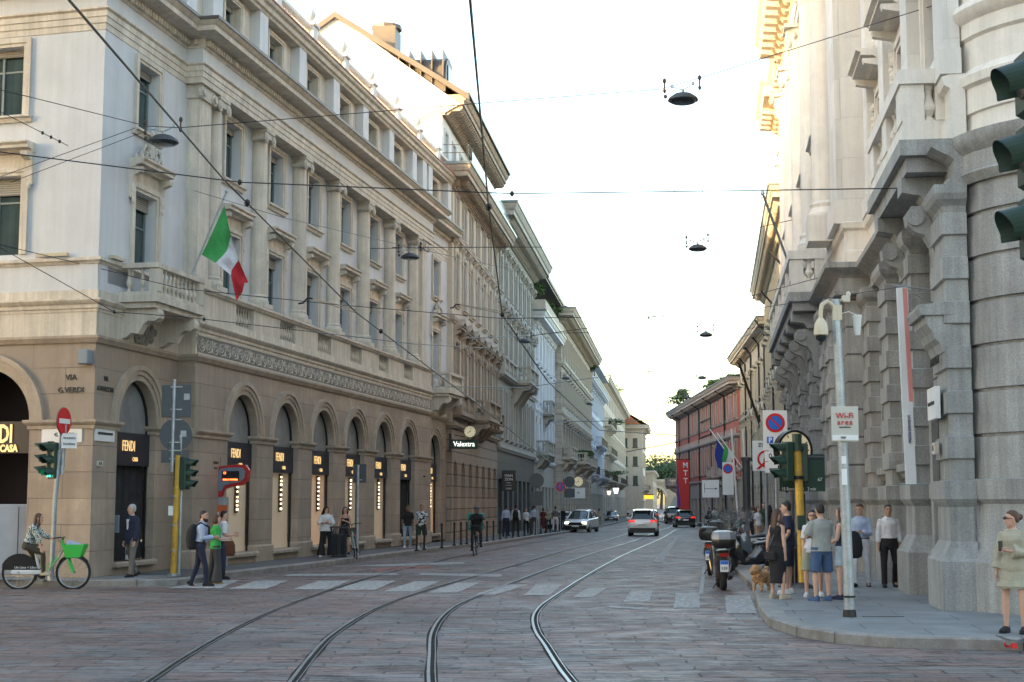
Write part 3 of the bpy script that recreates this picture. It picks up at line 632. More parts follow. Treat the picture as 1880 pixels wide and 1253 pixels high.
for k, x in enumerate((-2.95, -8.2)):
    r = empty('shop_window', (0,0,0)); r.parent = PA; T = ML
    b = MB(); b.M = T; b.box(x-1.25, x+1.25, .40, .5, 2.95, 3.72); f = b.build('fascia', M['navysign'], r)
    o = text('FENDI', .62, M['gold'], r, (0,0,0), ext=.012, sx=.75, bold=.012); o.matrix_local = T @ Matrix.Translation((x+.02,.38,3.40)) @ Matrix.Rotation(R(90),4,'X') @ Matrix.Diagonal((.62,1,1,1))
    o = text('CASA', .24, M['gold'], r, (0,0,0), ext=.012, bold=.008); o.matrix_local = T @ Matrix.Translation((x+.45,.38,3.06)) @ Matrix.Rotation(R(90),4,'X') @ Matrix.Diagonal((.8,1,1,1))
    b = MB(); b.M = T; b.q((x-1.3,1.6,.05),(x+1.3,1.6,.05),(x+1.3,1.6,5.1),(x-1.3,1.6,5.1)); b.q((x-1.3,.56,.06),(x+1.3,.56,.06),(x+1.3,1.6,.06),(x-1.3,1.6,.06)); b.q((x-1.3,.56,.05),(x-1.3,1.6,.05),(x-1.3,1.6,5.1),(x-1.3,.56,5.1)); b.q((x+1.3,.56,.05),(x+1.3,.56,5.1),(x+1.3,1.6,5.1),(x+1.3,1.6,.05)); b.q((x-1.3,.56,5.05),(x-1.3,1.6,5.05),(x+1.3,1.6,5.05),(x+1.3,.56,5.05))
    b.box(x-.9, x+.2, 1.2, 1.5, .07, .9); b.box(x-.75, x-.55, 1.25, 1.4, .9, 1.5); b.build('dark_interior', M['shopdark'], r)
    b = MB(); b.M = T; b.box(x+1.17, x+1.25, .38, .44, .05, 3.0); b.box(x-1.25, x-1.17, .38, .44, .05, 3.0); b.build('frame', flat('oxblood_frame_%d' % k, (.055,.012,.008)), r)
# string course, frieze, upper base
b = MB(); b.sweep(OUT, [(-.05,5.55),(.05,5.55),(.08,5.6),(.12,5.66),(.12,5.72),(-.05,5.72)]); b.build('string_course', M['tanplain'], PA)
b = MB(); b.sweep(OUT, [(-.45,5.72),(.0,5.72),(.0,6.30),(-.45,6.30)]); b.build('mezzanine_band', M['cream'], PA)
b = MB(); b.sweep(OUT, [(-.05,6.30),(.02,6.30),(.02,6.36),(.06,6.38),(.06,6.46),(.12,6.50),(.17,6.56),(.17,6.60),(.04,6.62),(.04,6.82),(-.05,6.82)]); b.build('band_moulding', M['cream'], PA)
b = MB(); b.box(-5.95, 20.1, -.012, .02, 5.79, 6.25); b.build('frieze_ground', M['dirty'], PA)
b = MB()
def spiral(b, cx, cz, s_, r0=.19, turns=1.9):
    P = []
    for k in range(26):
        t = k/25; a = 2*math.pi*turns*t; r = r0*(1-t*.88); P.append((cx+s_*r*math.cos(a-2.2), -.022, cz+r*math.sin(a-2.2)))
    P.insert(0, (cx-s_*.42, -.022, cz+.16)); P.insert(1, (cx-s_*.25, -.022, cz-.06)); P.insert(2, (cx-s_*.17, -.022, cz-.15))
    b.tube(P, .019, 4)
x = -5.65; k = 0
while x < 19.9:
    spiral(b, x, 6.02, 1 if k % 2 == 0 else -1); 
    if k % 2: b.ball((x+.27, -.02, 5.93), .06, .02, .11, 6, 4); b.ball((x+.27, -.02, 6.14), .05, .02, .07, 6, 4)
    x += .42 if k % 2 == 0 else .53; k += 1
b.box(-5.95, 20.1, -.03, 0, 6.25, 6.298); b.box(-5.95, 20.1, -.03, 0, 5.725, 5.79)
b.build('scroll_frieze', M['relief'], PA)
# balustrade band of the main floor
b = MB(); zb, zt = 6.84, 7.46; pans = [x for x in mains]
xs = [-6.05]+[e for x in pans for e in (x-.72, x+.72)]+[20.2]
b.box(-6.05, 20.2, -.0, .42, 6.822, zb)
for i in range(0, len(xs), 2): b.box(xs[i], xs[i+1], .0, .42, zb+.001, zt-.001)
b.sweep([(-6.05,.44),(-6.05,0),(20.2,0),(20.2,.44)], [(-.42,zt),(.05,zt),(.08,zt+.05),(.12,zt+.08),(.12,zt+.15),(-.42,zt+.15)]); b.build('balustrade_wall', M['cream'], PA)
b = MB()
for x in pans: balusters(b, x-.72, x+.72, .14, zb+.002, zt-zb-.004, pitch=.19, k=.85)
b.build('balusters', M['cream'], PA)
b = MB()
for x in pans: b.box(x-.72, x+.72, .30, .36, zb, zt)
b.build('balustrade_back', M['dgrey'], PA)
# recessed-part apron + bands
for x0, x1, m_, y_ in ((uC, -6.05, None, rec), (20.2, 25.6, None, rec), (-16, -.001, ML, 0)): b = MB(); b.M = m_; b.box(x0+.0, x1-.001, y_, y_+.45, 6.822, 7.45); b.build('apron', M['stucco'], PA)
b = MB(); b.sweep([farL, (uC, rec), (-6.06, rec)], [(-.3,7.45),(.03,7.45),(.06,7.5),(.12,7.53),(.12,7.6),(-.3,7.62)]); b.build('sill_band', M['cream'], PA)
# upper wall (one plane), windows
WP = rec
z1, z2, z3 = (7.75, 9.6), (11.2, 12.95), (15.55, 16.75)
w1x = mains; rx = [-8.35, 22.9]; ux = [u-.0 for u in mains]
b = MB()
wallf(b, uC, 25.6, 7.45, 13.25, [(z1[0]-.7, z1[1], [(x, 1.25) for x in mains+rx], False), (z2[0], z2[1], [(x, 1.2) for x in mains+rx], False)], WP, .32)
b.M = ML; wallf(b, -16, 0, 7.45, 13.25, [(z1[0], z1[1]+.1, [(x, 1.6) for x in (-2.95, -8.2, -13.4)], False), (z2[0], z2[1], [(x, 1.5) for x in (-2.95, -8.2, -13.4)], False)], 0, .32); b.M = None
b.build('upper_wall', M['stucco'], PA)
b = MB(); wallf(b, uC+.6, 25.6, 14.6, 17.2, [(z3[0], z3[1], [(x, 1.2) for x in [-10.0+.0]+mains+rx], False)], WP+.1, .35)
b.M = ML; wallf(b, -16, -.6, 14.6, 17.2, [(z3[0], z3[1], [(x, 1.2) for x in (-2.95, -8.2, -13.4)], False)], .1, .35); b.M = None
b.build('attic_wall', M['cream'], PA)
wA = window(PA, 1.25, z1[1]-z1[0]+.7, .32, .2, .05, 0, 'flat', .14, 'glassb', hp=.42, consoles=True, x=mains[0], z=z1[0]-.7, y=WP)
wB = window(PA, 1.2, z2[1]-z2[0], .32, .18, .05, 1, None, .12, 'glassb', x=mains[0], z=z2[0], y=WP)
wC = window(PA, 1.2, z3[1]-z3[0], .35, .14, .04, 0, None, .14, 'glassb', x=mains[0], z=z3[0], y=WP+.1)
for x in mains[1:]+rx:
    dup(wA, (x, WP+.32, z1[0]-.7)); dup(wB, (x, WP+.32, z2[0])); dup(wC, (x, WP+.45, z3[0]))
dup(wC, (-10.0, WP+.45, z3[0]))
def onleft(o, x, y, z):
    o.matrix_local = ML @ Matrix.Translation((x, y, z))
wD = window(PA, 1.6, z1[1]-z1[0]+.1, .32, .2, .05, 0, 'flat', .22, 'glassb', hp=.42, consoles=True); onleft(wD, -2.95, .32, z1[0])
wE = window(PA, 1.5, z2[1]-z2[0], .32, .2, .05, 1, None, .1, 'glassb'); onleft(wE, -2.95, .32, z2[0])
for x in (-8.2, -13.4): onleft(dup(wD), x, .32, z1[0]); onleft(dup(wE), x, .32, z2[0])
for x in (-2.95, -8.2): onleft(dup(wC), x, .45, z3[0])
# carved crests over two windows
def crest(x, y, z):
    b = MB(); rn = random.Random(int(x))
    for k in range(26):
        t = rn.uniform(-1, 1); hh = (1-abs(t))*.75; b.ball((x+t*.85, y-rn.uniform(.0,.12), z+rn.uniform(0, hh)), rn.uniform(.05,.1), .05, rn.uniform(.06,.13), 6, 4)
    b.box(x-.12, x+.12, y-.08, y, z, z+.55); b.ball((x, y-.05, z+.75), .1, .08, .14, 8, 5)
    for s_ in (-1,1): b.tube([(x+s_*.35,y-.05,z),(x+s_*.5,y-.05,z+.25),(x+s_*.35,y-.05,z+.42),(x+s_*.22,y-.05,z+.3)], .045, 6)
    b.build('carved_crest', M['relief'], PA)
crest(-8.35, WP-.1, 10.42); crest(22.9, WP-.1, 10.42)
# columns between the windows
bx = [-4.35, -.61, 3.13, 6.87, 10.61, 14.35, 18.1]
for x in bx: ionic(PA, x, .36, 7.66, 13.22, .29, 'fluted', mc='relief')
for x in (-5.45, 19.35):
    b = MB(); b.box(x-.4, x+.4, .12, rec, 7.66, 12.84); b.box(x-.5, x+.5, .05, rec, 7.65, 7.9); s = b.build('pilaster', M['fluted'], PA)
    b = MB(); b.box(x-.46, x+.46, .06, rec, 12.84, 13.215)
    for s_ in (-1, 1): b.rev([(.001,-.05),(.17,-.05),(.17,.05),(.001,.05)], (x+s_*.4, .06, 12.98), 10, axis='y'); b.rev([(.001,-.04),(.1,-.04),(.1,0),(.001,0)], (x+s_*.4, .0, 12.98), 8, axis='y')
    b.build('capital', M['relief'], s)
# main entablature
b = MB(); b.sweep(OUT, [(-.5,13.22),(.02,13.22),(.02,13.38),(.045,13.38),(.045,13.54),(.07,13.54),(.07,13.68),(.13,13.72),(.13,13.76),(-.5,13.76)]); b.build('architrave', M['cream'], PA)
b = MB(); b.sweep(OUT, [(-.5,13.762),(.03,13.762),(.03,14.18),(-.5,14.18)]); b.build('frieze', M['stucco'], PA)
b = MB(); b.sweep(OUT, [(-.5,14.18),(.06,14.18),(.09,14.24),(.09,14.42),(.22,14.46),(.60,14.49),(.60,14.62),(.66,14.66),(.74,14.74),(-.5,14.74)]); b.build('main_cornice', M['cream'], PA)
b = MB(); b.sweep(OUT, [(-.5,14.742),(.77,14.742),(.77,14.83),(-.5,14.88)]); b.build('cornice_flashing', M['roofm'], PA)
b = MB()
for i in range(len(OUT)-1):                                  # dentils
    p, q = Vector(OUT[i]), Vector(OUT[i+1]); d = (q-p); L_ = d.length; d.normalize(); n_ = Vector((d.y, -d.x)); c = int(L_/.17)
    for k in range(c):
        m = p+d*((k+.5)*L_/c); 
        v = [m-d*.05+n_*.08, m+d*.05+n_*.08, m+d*.05+n_*.19, m-d*.05+n_*.19]
        b.loft([[(a.x,a.y,14.25) for a in v],[(a.x,a.y,14.40) for a in v]])
b.build('dentils', M['cream'], PA)
# attic piers + crowning cornice + parapet
b = MB(); ap = [-6.2,-4.35]+[x for x in bx[1:]]+[19.9, 21.0, 24.8, -9.4, -10.5]
for x in ap: b = MB(); b.box(x-.36, x+.36, WP-.22, WP+.1, 14.87, 16.98); b.build('attic_pier', M['stucco'], PA)
for x in (-.95, -5.5, -10.8): b = MB(); b.M = ML; b.box(x-.36, x+.36, -.22, .1, 14.87, 16.98); b.build('attic_pier', M['stucco'], PA)
OUT2 = [(farL[0]+.1, farL[1]), (uC+.1, rec+.12), (25.6, rec+.12)]
b = MB(); b.sweep(OUT2, [(-.3,16.98),(.36,16.98),(.4,17.05),(.48,17.08),(.52,17.2),(.62,17.25),(.66,17.34),(-.3,17.34)]); b.build('crowning_cornice', M['cream'], PA)
b = MB(); b.sweep(OUT2, [(-.3,17.342),(.69,17.342),(.69,17.39),(-.3,17.40)]); b.build('red_flashing', M['copper'], PA)
b = MB(); pz0, pz1 = 17.41, 18.35; ppx = [-10.2,-6.3,-2.5,1.24,4.98,8.72,12.46,16.2,19.9,23.4]
for i, x in enumerate(ppx):
    b.box(x-.26, x+.26, rec-.02, rec+.5, pz0, pz1+.04); b.box(x-.32, x+.32, rec-.08, rec+.56, pz1+.04, pz1+.14)
b.box(uC+.2, 25.6, rec+.05, rec+.42, pz0, pz0+.1); b.box(uC+.2, 25.6, rec+.04, rec+.44, pz1-.08, pz1+.03)
b.build('parapet', M['bank'], PA)
b = MB()
for a, c in zip(ppx, ppx[1:]): balusters(b, a+.26, c-.26, rec+.22, pz0+.1, pz1-pz0-.2, pitch=.22, n=6, k=.9)
b.build('parapet_balusters', M['bankp'], PA)
for i, x in enumerate(ppx[:-1]):
    b = MB(); b.rev([(.1,0),(.08,.06),(.05,.1),(.12,.14),(.21,.22),(.255,.36),(.21,.50),(.12,.58),(.02,.62)], (x, rec+.24, pz1+.14), 14); b.build('stone_ball', M['bankp'], PA, smooth=True)
b = MB(); b.extz([(uC+.3,rec+.4),(25.6,rec+.4),(25.6,14),(uC+.3,14)], 17.0, 17.3); b.q((25.6,rec,0),(25.6,14,0),(25.6,14,17.3),(25.6,rec,17.3)); b.q((farL[0],farL[1],0),(25.6,14,0),(25.6,14,17.2),(farL[0],farL[1],17.2)); b.build('flat_roof', M['stucco'], PA)
# balconies in the recessed parts
balcony(PA, -9.75, -6.75, 6.82, 1.05, 'cream', h=.8, slab=.3, cons=[-9.35, -7.15], chgt=.7, y=rec, ped=.3)
balcony(PA, 21.5, 24.5, 6.82, 1.05, 'cream', h=.8, slab=.3, cons=[21.9, 24.1], chgt=.7, y=rec, ped=.3)
b = MB(); rn = random.Random(3)
for k in range(60): t = rn.uniform(-1,1); b.ball((-8.4+t*(.8), rec-.03, 6.25-rn.uniform(0,.6)*(1-abs(t)*.6)), .07, .05, .09, 6, 4)
b.build('carved_leaves', M['dirty'], PA)
# wall inscriptions and plates
def lset(o, x, z, y=-.012, s=1): o.matrix_local = ML @ Matrix.Translation((x, y, z)) @ Matrix.Rotation(R(90),4,'X')
for s_, x, z, sz in (('VIA', -.62, 4.72, .2), ('G.VERDI', -.62, 4.42, .19)): lset(text(s_, sz, M['letter'], PA, name='street_name'), x, z)
for s_, x, z, sz in (('VIA', -10.25, 4.72, .17), ('A.MANZONI', -10.28, 4.47, .17)): text(s_, sz, M['letter'], PA, (x, rec-.012, z), name='street_name', sx=.9)
b = MB(); b.M = ML; b.box(-1.35,-.28,-.03,.01,3.18,3.55); p1 = b.build('street_plate', M['marble'], PA); lset(text('G. VERDI', .13, M['dgrey'], p1), -.75, 3.36, -.035)
b = MB(); b.box(-10.75,-9.75,rec-.03,rec+.01,3.22,3.6); p1 = b.build('street_plate', M['marble'], PA); text('ALESSANDRO MANZONI', .085, M['dgrey'], p1, (-10.25, rec-.035, 3.40), sx=.8)
b = MB(); b.box(-10.6,-10.3,rec-.02,rec+.01,2.62,2.75); p1 = b.build('house_number', M['relief'], PA); text('1 2', .1, M['letter'], p1, (-10.45, rec-.024, 2.685))
text('VIA VERDI', .09, M['letter'], PA, (-4.6+.1, -.012, 2.85), name='inscription', sx=.8); text('N . 8', .09, M['letter'], PA, (-4.5, -.012, 2.7), name='inscription')
text('VIA VERDI', .09, M['letter'], PA, (19.0, -.012, 2.85), name='inscription', sx=.8)
b = MB(); b.M = ML; b.bbox(-.32,-.06,-.26,.0,5.02,5.36,.02); ab = b.build('alarm_box', flat('blue_grey_box',(.20,.24,.28)), None, ga); ab.rotation_euler = PA.rotation_euler; tag(ab, 'small blue grey box high on the stone corner above the street name', 'alarm box')
# floodlights on the ledge
b = MB(); b.M = ML
b.box(-1.6,-.75,-.18,-.06,7.64,7.72); b.M = None; b.box(-10.4,-9.75,rec-.2,rec-.06,7.64,7.72)
b.build('ledge_floodlights', flat('beige_lamp', (.5,.43,.3)), PA)
# black downpipe at the party wall
b = MB(); b.tube([(25.55,rec-.08,0),(25.55,rec-.08,14.3)], .07, 8); b.build('downpipe', M['iron'], PA)
def plain_block(name, x0, x1, y0, y1, H, label, z=0):
    r = empty(name, (0,0,0), 0, label, 'building'); b = MB(); b.box(x0,x1,y0,y1,0,H); b.build('wall', M['bwall'], r)
    b = MB(); b.box(x0-.8,x1+.8,y0-.8,y1+.8,H,H+.5); b.build('cornice', M['bstone'], r)
    b = MB()
    for zz in range(2, int(H)-2, 4):
        for k in range(int(y0)+2, int(y1)-1, 4): b.box(x1+.01, x1+.06, k, k+1.3, zz, zz+2.2)
        for k in range(int(x0)+2, int(x1)-1, 4): b.box(k, k+1.3, y1+.01, y1+.06, zz, zz+2.2); b.box(k, k+1.3, y0-.06, y0-.01, zz, zz+2.2)
    b.build('windows', M['glass'], r); return r
# ================================================================ GENERIC STREET PALACES
def modillions(b, x0, x1, z, h, d, pitch, y=0, w_=.16):
    n = max(1, int((x1-x0)/pitch))
    for i in range(n):
        x = x0+(i+.5)*(x1-x0)/n; b.extx([(y,z-h),(y-d*.25,z-h),(y-d*.45,z-h*.55),(y-d*.8,z-h*.55),(y-d*.95,z-h*.25),(y-d*.95,z),(y,z)], x-w_/2, x+w_/2)
def palazzo(name, px, py, L_, head, label, floors, H, wall, trim, ground, gh=5.5, nb=7, ww=1.2, depth=12, corn=(.9,.9), mod=.6, side='L', right=False, strings=(), pil=None, grows=None, gmat=None, z0=0, plain_side=None, gsh=None, roof=None, pit=.45):
    """local x runs along the front with outward = -y. floors = [(z, h, kw), ...]"""
    g = gz(py); ang = R(90)-R(head)
    if right: ang += math.pi
    r = empty(name, (px, py, g), ang, label, 'building'); z0 = -.1
    xs = [(i+.5)*L_/nb for i in range(nb)]
    b = MB(); rows = [(z, z+h, [(x, k.get('w', ww)) for x in xs if not (k.get('skip') and k['skip'](xs.index(x)))], k.get('arch', False)) for z, h, k in floors if z > gh-.01]
    wallf(b, 0, L_, gh, H, rows, 0, .28)
    b.q((0,0,gh),(0,0,H),(0,depth,H),(0,depth,gh)); b.q((L_,0,gh),(L_,depth,gh),(L_,depth,H),(L_,0,H)); b.q((0,depth,0),(L_,depth,0),(L_,depth,H),(0,depth,H)); b.q((0,0.01,H),(L_,.01,H),(L_,depth,H),(0,depth,H))
    b.build('wall', M[wall], r)
    b = MB(); gr = ground or {}
    gw, gt, ga_ = gr.get('w', 1.6), gr.get('h', 3.2), gr.get('arch', False); gn = gr.get('n', nb); gx = [(i+.5)*L_/gn for i in range(gn)]
    wallf(b, 0, L_, z0, gh-.001, [(.15, gt, [(x, gw) for x in gx], ga_)], 0, .4)
    b.q((0,0,z0),(0,0,gh),(0,depth,gh),(0,depth,z0)); b.q((L_,0,z0),(L_,depth,z0),(L_,depth,gh),(L_,0,gh)); b.build('ground_floor', M[gmat or wall], r)
    for x in gx:
        b = MB(); top = gt+(gw/2 if ga_ else 0); b.box(x-gw/2-.02, x+gw/2+.02, .36, .42, .12, top+.02)
        o = b.build('shop_window', M[gr.get('mat','shopdark')], r)
        b = MB(); b.box(x-gw/2, x+gw/2, .28, .34, gt-.55, gt); b.build('transom', M['iron'], o)
    for z, h, k in floors:
        kw = dict(k); kw.pop('skip', None); kw.pop('arch', None); w_ = kw.pop('w', ww); bal = kw.pop('bal', None)
        proto = None
        for i, x in enumerate(xs):
            if k.get('skip') and k['skip'](i): continue
            if proto is None: proto = window(r, w_, h, .28, trim=kw.pop('trim', trim), x=x, z=z, **kw)
            else: dup(proto, (x, .28, z))
    for z, h, p in strings: b = MB(); b.sweep([(0,.3),(0,0),(L_,0),(L_,.3)], BAND(z, h, p)); b.build('string_course', M[trim], r)
    ch, cp = corn
    b = MB(); b.sweep([(0,depth*.6),(0,0),(L_,0),(L_,depth*.6)], CORN(H-ch, ch, cp)); b.build('cornice', M[trim], r)
    if mod:
        b = MB(); modillions(b, 0, L_, H-ch*.54, ch*.42, cp*.8, mod, w_=mod*.42); b.build('modillions', M[trim], r)
    b = MB(); b.sweep([(0,depth*.6),(0,0),(L_,0),(L_,depth*.6)], [(cp-.12,H+.001),(cp+.07,H+.001),(cp+.09,H+.13),(cp-.12,H+.13)]); b.build('gutter', M['zinc'], r)
    if roof:
        rh, rm = roof; b = MB(); b.exty([(0,0)],0,0) if 0 else None
        A = [(0,-cp,H+.1),(L_,-cp,H+.1),(L_,depth/2,H+rh),(0,depth/2,H+rh)]; B_ = [(0,depth,H+.1),(L_,depth,H+.1)]
        b.q(*A); b.q(A[3],A[2],B_[1],B_[0]); b.q((0,0,H),(0,depth/2,H+rh-.05),(0,depth,H)); b.q((L_,0,H),(L_,depth,H),(L_,depth/2,H+rh-.05)); b.build('roof', M[rm], r)
    return r, xs
HD = math.degrees(math.atan(.11))
def LX(y): return -10.6+.11*y
def Lpos(y): return LX(y), y
def span(y0, y1): return math.hypot(y1-y0, .11*(y1-y0))
# B: brown palace -------------------------------------------------
y0, y1 = 70.2, 88.4; LB = span(y0, y1)
PB, xsB = palazzo('brown_palace', *Lpos(y0), LB, HD, 'tall brownish palace with seven bays, carved gable hoods and a dark green boutique sign', 
    [(7.0, 2.7, dict(hood='tri', consoles=True, trim='bstone', glass='glass', sur=.2, w=1.1, hp=.45, shutters=None, fr='frame')), (11.6, 2.5, dict(hood='flat', consoles=True, trim='bwall', sur=.16, w=1.05, hp=.3, shutters='shut')), (15.1, 1.9, dict(trim='bwall', sur=.14, w=1.05, sill=1, shutters='shut'))],
    18.1, 'bwall', 'bstone', dict(w=1.35, h=3.3, arch=True, mat='shopwarm'), gh=5.6, nb=7, corn=(1.0,1.0), mod=.42, strings=((5.5,.3,.18),(10.6,.3,.14),(14.5,.28,.12)), gmat='brust')
balcony(PB, 5.2, 10.6, 6.25, 1.2, 'bstone', h=.95, cons=[5.6,7.1,8.7,10.2], n=6)
balcony(PB, .2, 5.0, 6.25, .5, 'bstone', h=.95, cons=[], n=6)
balcony(PB, 10.8, LB-.2, 6.25, .5, 'bstone', h=.95, cons=[], n=6)
# B attic storey, set back, with its own cornice and gable
b = MB(); wallf(b, 0, LB, 18.1, 21.3, [(18.6, 20.2, [(x, 1.0) for x in xsB], False)], .55, .3)
AZ = 21.3; GD = 12.5
b.q((-.9+.9,.55,18),( 0,.55,AZ),(0,GD,AZ),(0,GD,18)); b.q((LB,.55,18),(LB,GD,18),(LB,GD,AZ),(LB,.55,AZ)); b.build('attic_wall', M['white'], PB)
b = MB(); ridge = 26.0; ry = 5.9
b.q((-.001,-.35,AZ),(-.001,ry,ridge),(-.001,GD,AZ-.2)); b.q((-.001,-.35,AZ),(-.001,GD,AZ-.2),(-.001,GD,15),(-.001,.55,15),(-.001,.55,AZ)); b.build('gable_wall', M['bank'], PB)
b = MB(); b.q((-.25,-.8,AZ+.45),(LB,-.8,AZ+.45),(LB,ry,ridge+.12),(-.25,ry,ridge+.12)); b.q((-.25,ry,ridge+.12),(LB,ry,ridge+.12),(LB,GD+.4,AZ),(-.25,GD+.4,AZ))
for p, q in (((-.8,AZ+.45),(ry,ridge+.12)),((ry,ridge+.12),(GD+.4,AZ))):
    b.loft([[(-.27,p[0],p[1]),(-.27,p[0],p[1]-.28),(-.02,p[0],p[1]-.28),(-.02,p[0],p[1])],[(-.27,q[0],q[1]),(-.27,q[0],q[1]-.28),(-.02,q[0],q[1]-.28),(-.02,q[0],q[1])]])
b.build('roof', M['roofm'], PB)
b = MB(); b.sweep([(0,.55),(LB,.55)], CORN(AZ-.5, 1.0, 1.25)); b.build('attic_cornice', M['bstone'], PB)
b = MB(); modillions(b, 0, LB, AZ-.05, .45, 1.05, .42, y=.55, w_=.2); b.build('attic_modillions', M['tanplain'], PB)
b = MB(); b.sweep([(-.2,.55),(LB,.55)], [(1.2,AZ+.5),(1.36,AZ+.5),(1.38,AZ+.62),(1.2,AZ+.62)]); b.build('attic_gutter', M['zinc'], PB)
wB2 = window(PB, 1.0, 1.6, .3, .12, .04, 0, None, trim='white', x=xsB[0], z=18.6, y=.55)
for x in xsB[1:]: dup(wB2, (x, .85, 18.6))
b = MB()                                                     # terrace rail and glass screens
for i in range(16): xx = .1+(LB-.2)*i/15; b.box(xx-.02, xx+.02, -.75, -.71, 18.2, 19.3)
for z in (18.5,18.9,19.3): b.box(.05, LB-.05, -.745, -.715, z, z+.035)
b.box(.05,.08,-.7,.5,18.9,18.93); b.box(.05,.08,-.7,.5,19.3,19.33); b.box(-.02,.2,-.8,.55,18.24,18.34); b.build('terrace_rail', M['iron'], PB)
b = MB(); b.box(1.2, LB-.5, -.80, -.77, 18.3, 19.2); b.build('terrace_screen', mat('screen_glass', (.16,.19,.22), .15, 0, fine=0), PB)
b = MB(); b.box(3.6, 5.2, 3.6, 4.8, 24.4, 26.6); b.rev([(.8,26.6),(.8,26.8),(.2,26.9)], (4.4,4.2,0), 10); b.build('chimney', M['roofm'], PB)
b = MB()
for k in range(11): t0 = math.pi*k/10; 
P = [(1.5+1.3*math.cos(math.pi*k/8), 22.9+1.1*math.sin(math.pi*k/8)) for k in range(9)]; b.exty([(2.9,22.0)]+P+[(.1,22.0)], .4, 4.2)
for k in range(7): b.box(.05, 2.9, .5+k*.55, .56+k*.55, 22.4, 24.1)
b.build('dormer', M['roofm'], PB); b = MB(); b.box(.7,2.3,.34,.4,22.3,23.5); b.build('dormer_window', M['glassb'], PB)
b = MB(); b.box(-2.8, -.3, 3.2, 6.0, 17.35, 20.1); b.build('side_wing_wall', M['bank'], PB); b = MB(); b.q((-3,2.9,20.1),(-.2,2.9,20.1),(-.2,6.2,20.6),(-3,6.2,20.6)); b.box(-3,-.25,2.9,3.15,20.0,20.2); b.build('side_wing_roof', M['tile'], PB)
# shop awnings / globe lamps in the arches of B are warm lit panels
# C: greenish grey palace -----------------------------------------
y0, y1 = 88.4, 111.5; LC = span(y0, y1)
PC, xsC = palazzo('grey_green_palace', *Lpos(y0), LC, HD, 'greenish grey palace with a deep bracketed cornice above a dark slate shop front', 
    [(6.0, 2.9, dict(hood=None, trim='cstone', sur=.25, w=1.2, shutters='shut')), (11.2, 2.2, dict(hood='seg', consoles=True, trim='cstone', sur=.15, w=1.1, hp=.4)), (15.0, 2.2, dict(hood='flat', consoles=True, trim='cwall', sur=.15, w=1.1, shutters='shut')), ],
    20.0, 'cwall', 'cstone', dict(w=1.9, h=3.5, mat='shopdark'), gh=5.3, nb=8, corn=(1.3,1.3), mod=.5, strings=((5.2,.35,.2),(9.6,.4,.2),(14.2,.3,.16),(18.0,.2,.1)), gmat='cdark', roof=(2.2,'roofm'))
balcony(PC, 7.6, 13.6, 9.9, 1.3, 'cstone', h=1.0, cons=[8.2,10.6,13.0], n=6, chgt=1.2); balcony(PC, .3, 7.4, 9.9, .45, 'cstone', h=1.0, cons=[], n=6)
# D: white palace with red blinds and roof terrace -----------------
y0, y1 = 111.5, 130; LDd = span(y0, y1)
PD, xsD = palazzo('white_palace', *Lpos(y0), LDd, HD, 'white palace with dark red blinds, tall white pilasters and a planted roof terrace',
    [(6.2, 2.6, dict(trim='white', sur=.18, w=1.2)), (10.0, 2.4, dict(trim='white', sur=.18, w=1.1, proj=.1, hood='flat', hp=.3)), (13.2, 2.0, dict(trim='white', sur=.18, w=1.1, proj=.1, hood='flat', hp=.3))],
    16.6, 'white', 'white', dict(w=2.0, h=3.4, mat='shopdark'), gh=5.3, nb=6, corn=(1.0,1.0), mod=0, strings=((5.2,.3,.2),(9.1,.3,.15),(12.6,.2,.1)), gmat='cwall')
b = MB()
for x in xsD: b.box(x-.6, x+.6, -.03, .05, 8.35, 8.85); b.box(x-.6, x+.6, -.03, .05, 11.8, 12.4)
b.build('blinds', flat('dark_red_blind', (.16,.03,.03)), PD)
b = MB()
for i in range(7): xx = i*LDd/6; b.box(max(0,xx-.25), min(LDd, xx+.25), -.12, 0, 5.55, 15.5)
b.build('pilasters', M['white'], PD)
balcony(PD, 1.5, 8.5, 5.9, 1.0, 'cwall', h=1.0, cons=[2,5,8], n=6); balcony(PD, 6.4, 9.6, 9.3, .9, 'cwall', h=1.0, cons=[7,9], n=6)
b = MB(); b.box(0,LDd,-.9,-.8,16.75,17.6); b.box(0,.1,-.8,3,16.75,17.6); b.build('terrace_parapet', M['bwall'], PD)
b = MB(); b.box(.3,LDd,1.6,9,16.6,19.4); b.build('penthouse', M['cwall'], PD); b = MB(); b.box(0,LDd+.3,-1.0,9.5,19.4,19.7); b.box(0.1,LDd,-.9,-.7,19.25,19.4); b.build('penthouse_roof', M['roofm'], PD)
# E: ashlar palace --------------------------------------------------
y0, y1 = 130, 176; LE = span(y0, y1)
PE, xsE = palazzo('ashlar_palace', LX(y0)+.7, y0, LE, HD, 'long beige ashlar palace standing proud of the white one, with deep eaves and dark sunshades',
    [(6.6, 2.6, dict(trim='eplain', sur=.2, w=1.25, hood='flat')), (11.0, 2.3, dict(trim='eplain', sur=.18, w=1.1, proj=.1, hood='flat', hp=.3)), (15.2, 2.1, dict(trim='eplain', sur=.16, w=1.1, proj=.1, shutters='shut'))],
    19.3, 'estone', 'eplain', dict(w=1.9, h=3.6, arch=True, mat='shopdark'), gh=5.6, nb=13, corn=(1.1,1.3), mod=.6, strings=((5.5,.35,.2),(10.0,.3,.15),(14.3,.45,.3)), roof=(2.5,'tile'))
balcony(PE, .4, 8.5, 6.2, .9, 'eplain', h=1.0, cons=[1,4,8], n=6); balcony(PE, 17, 25, 6.2, 1.2, 'eplain', h=1.0, cons=[18,21,24], n=6)
b = MB()
for x in xsE: b.extx([(-.05,9.4),(-.75,8.9),(-.75,8.82),(-.05,9.3)], x-.65, x+.65)
b.build('sunshades', M['dgrey'], PE)
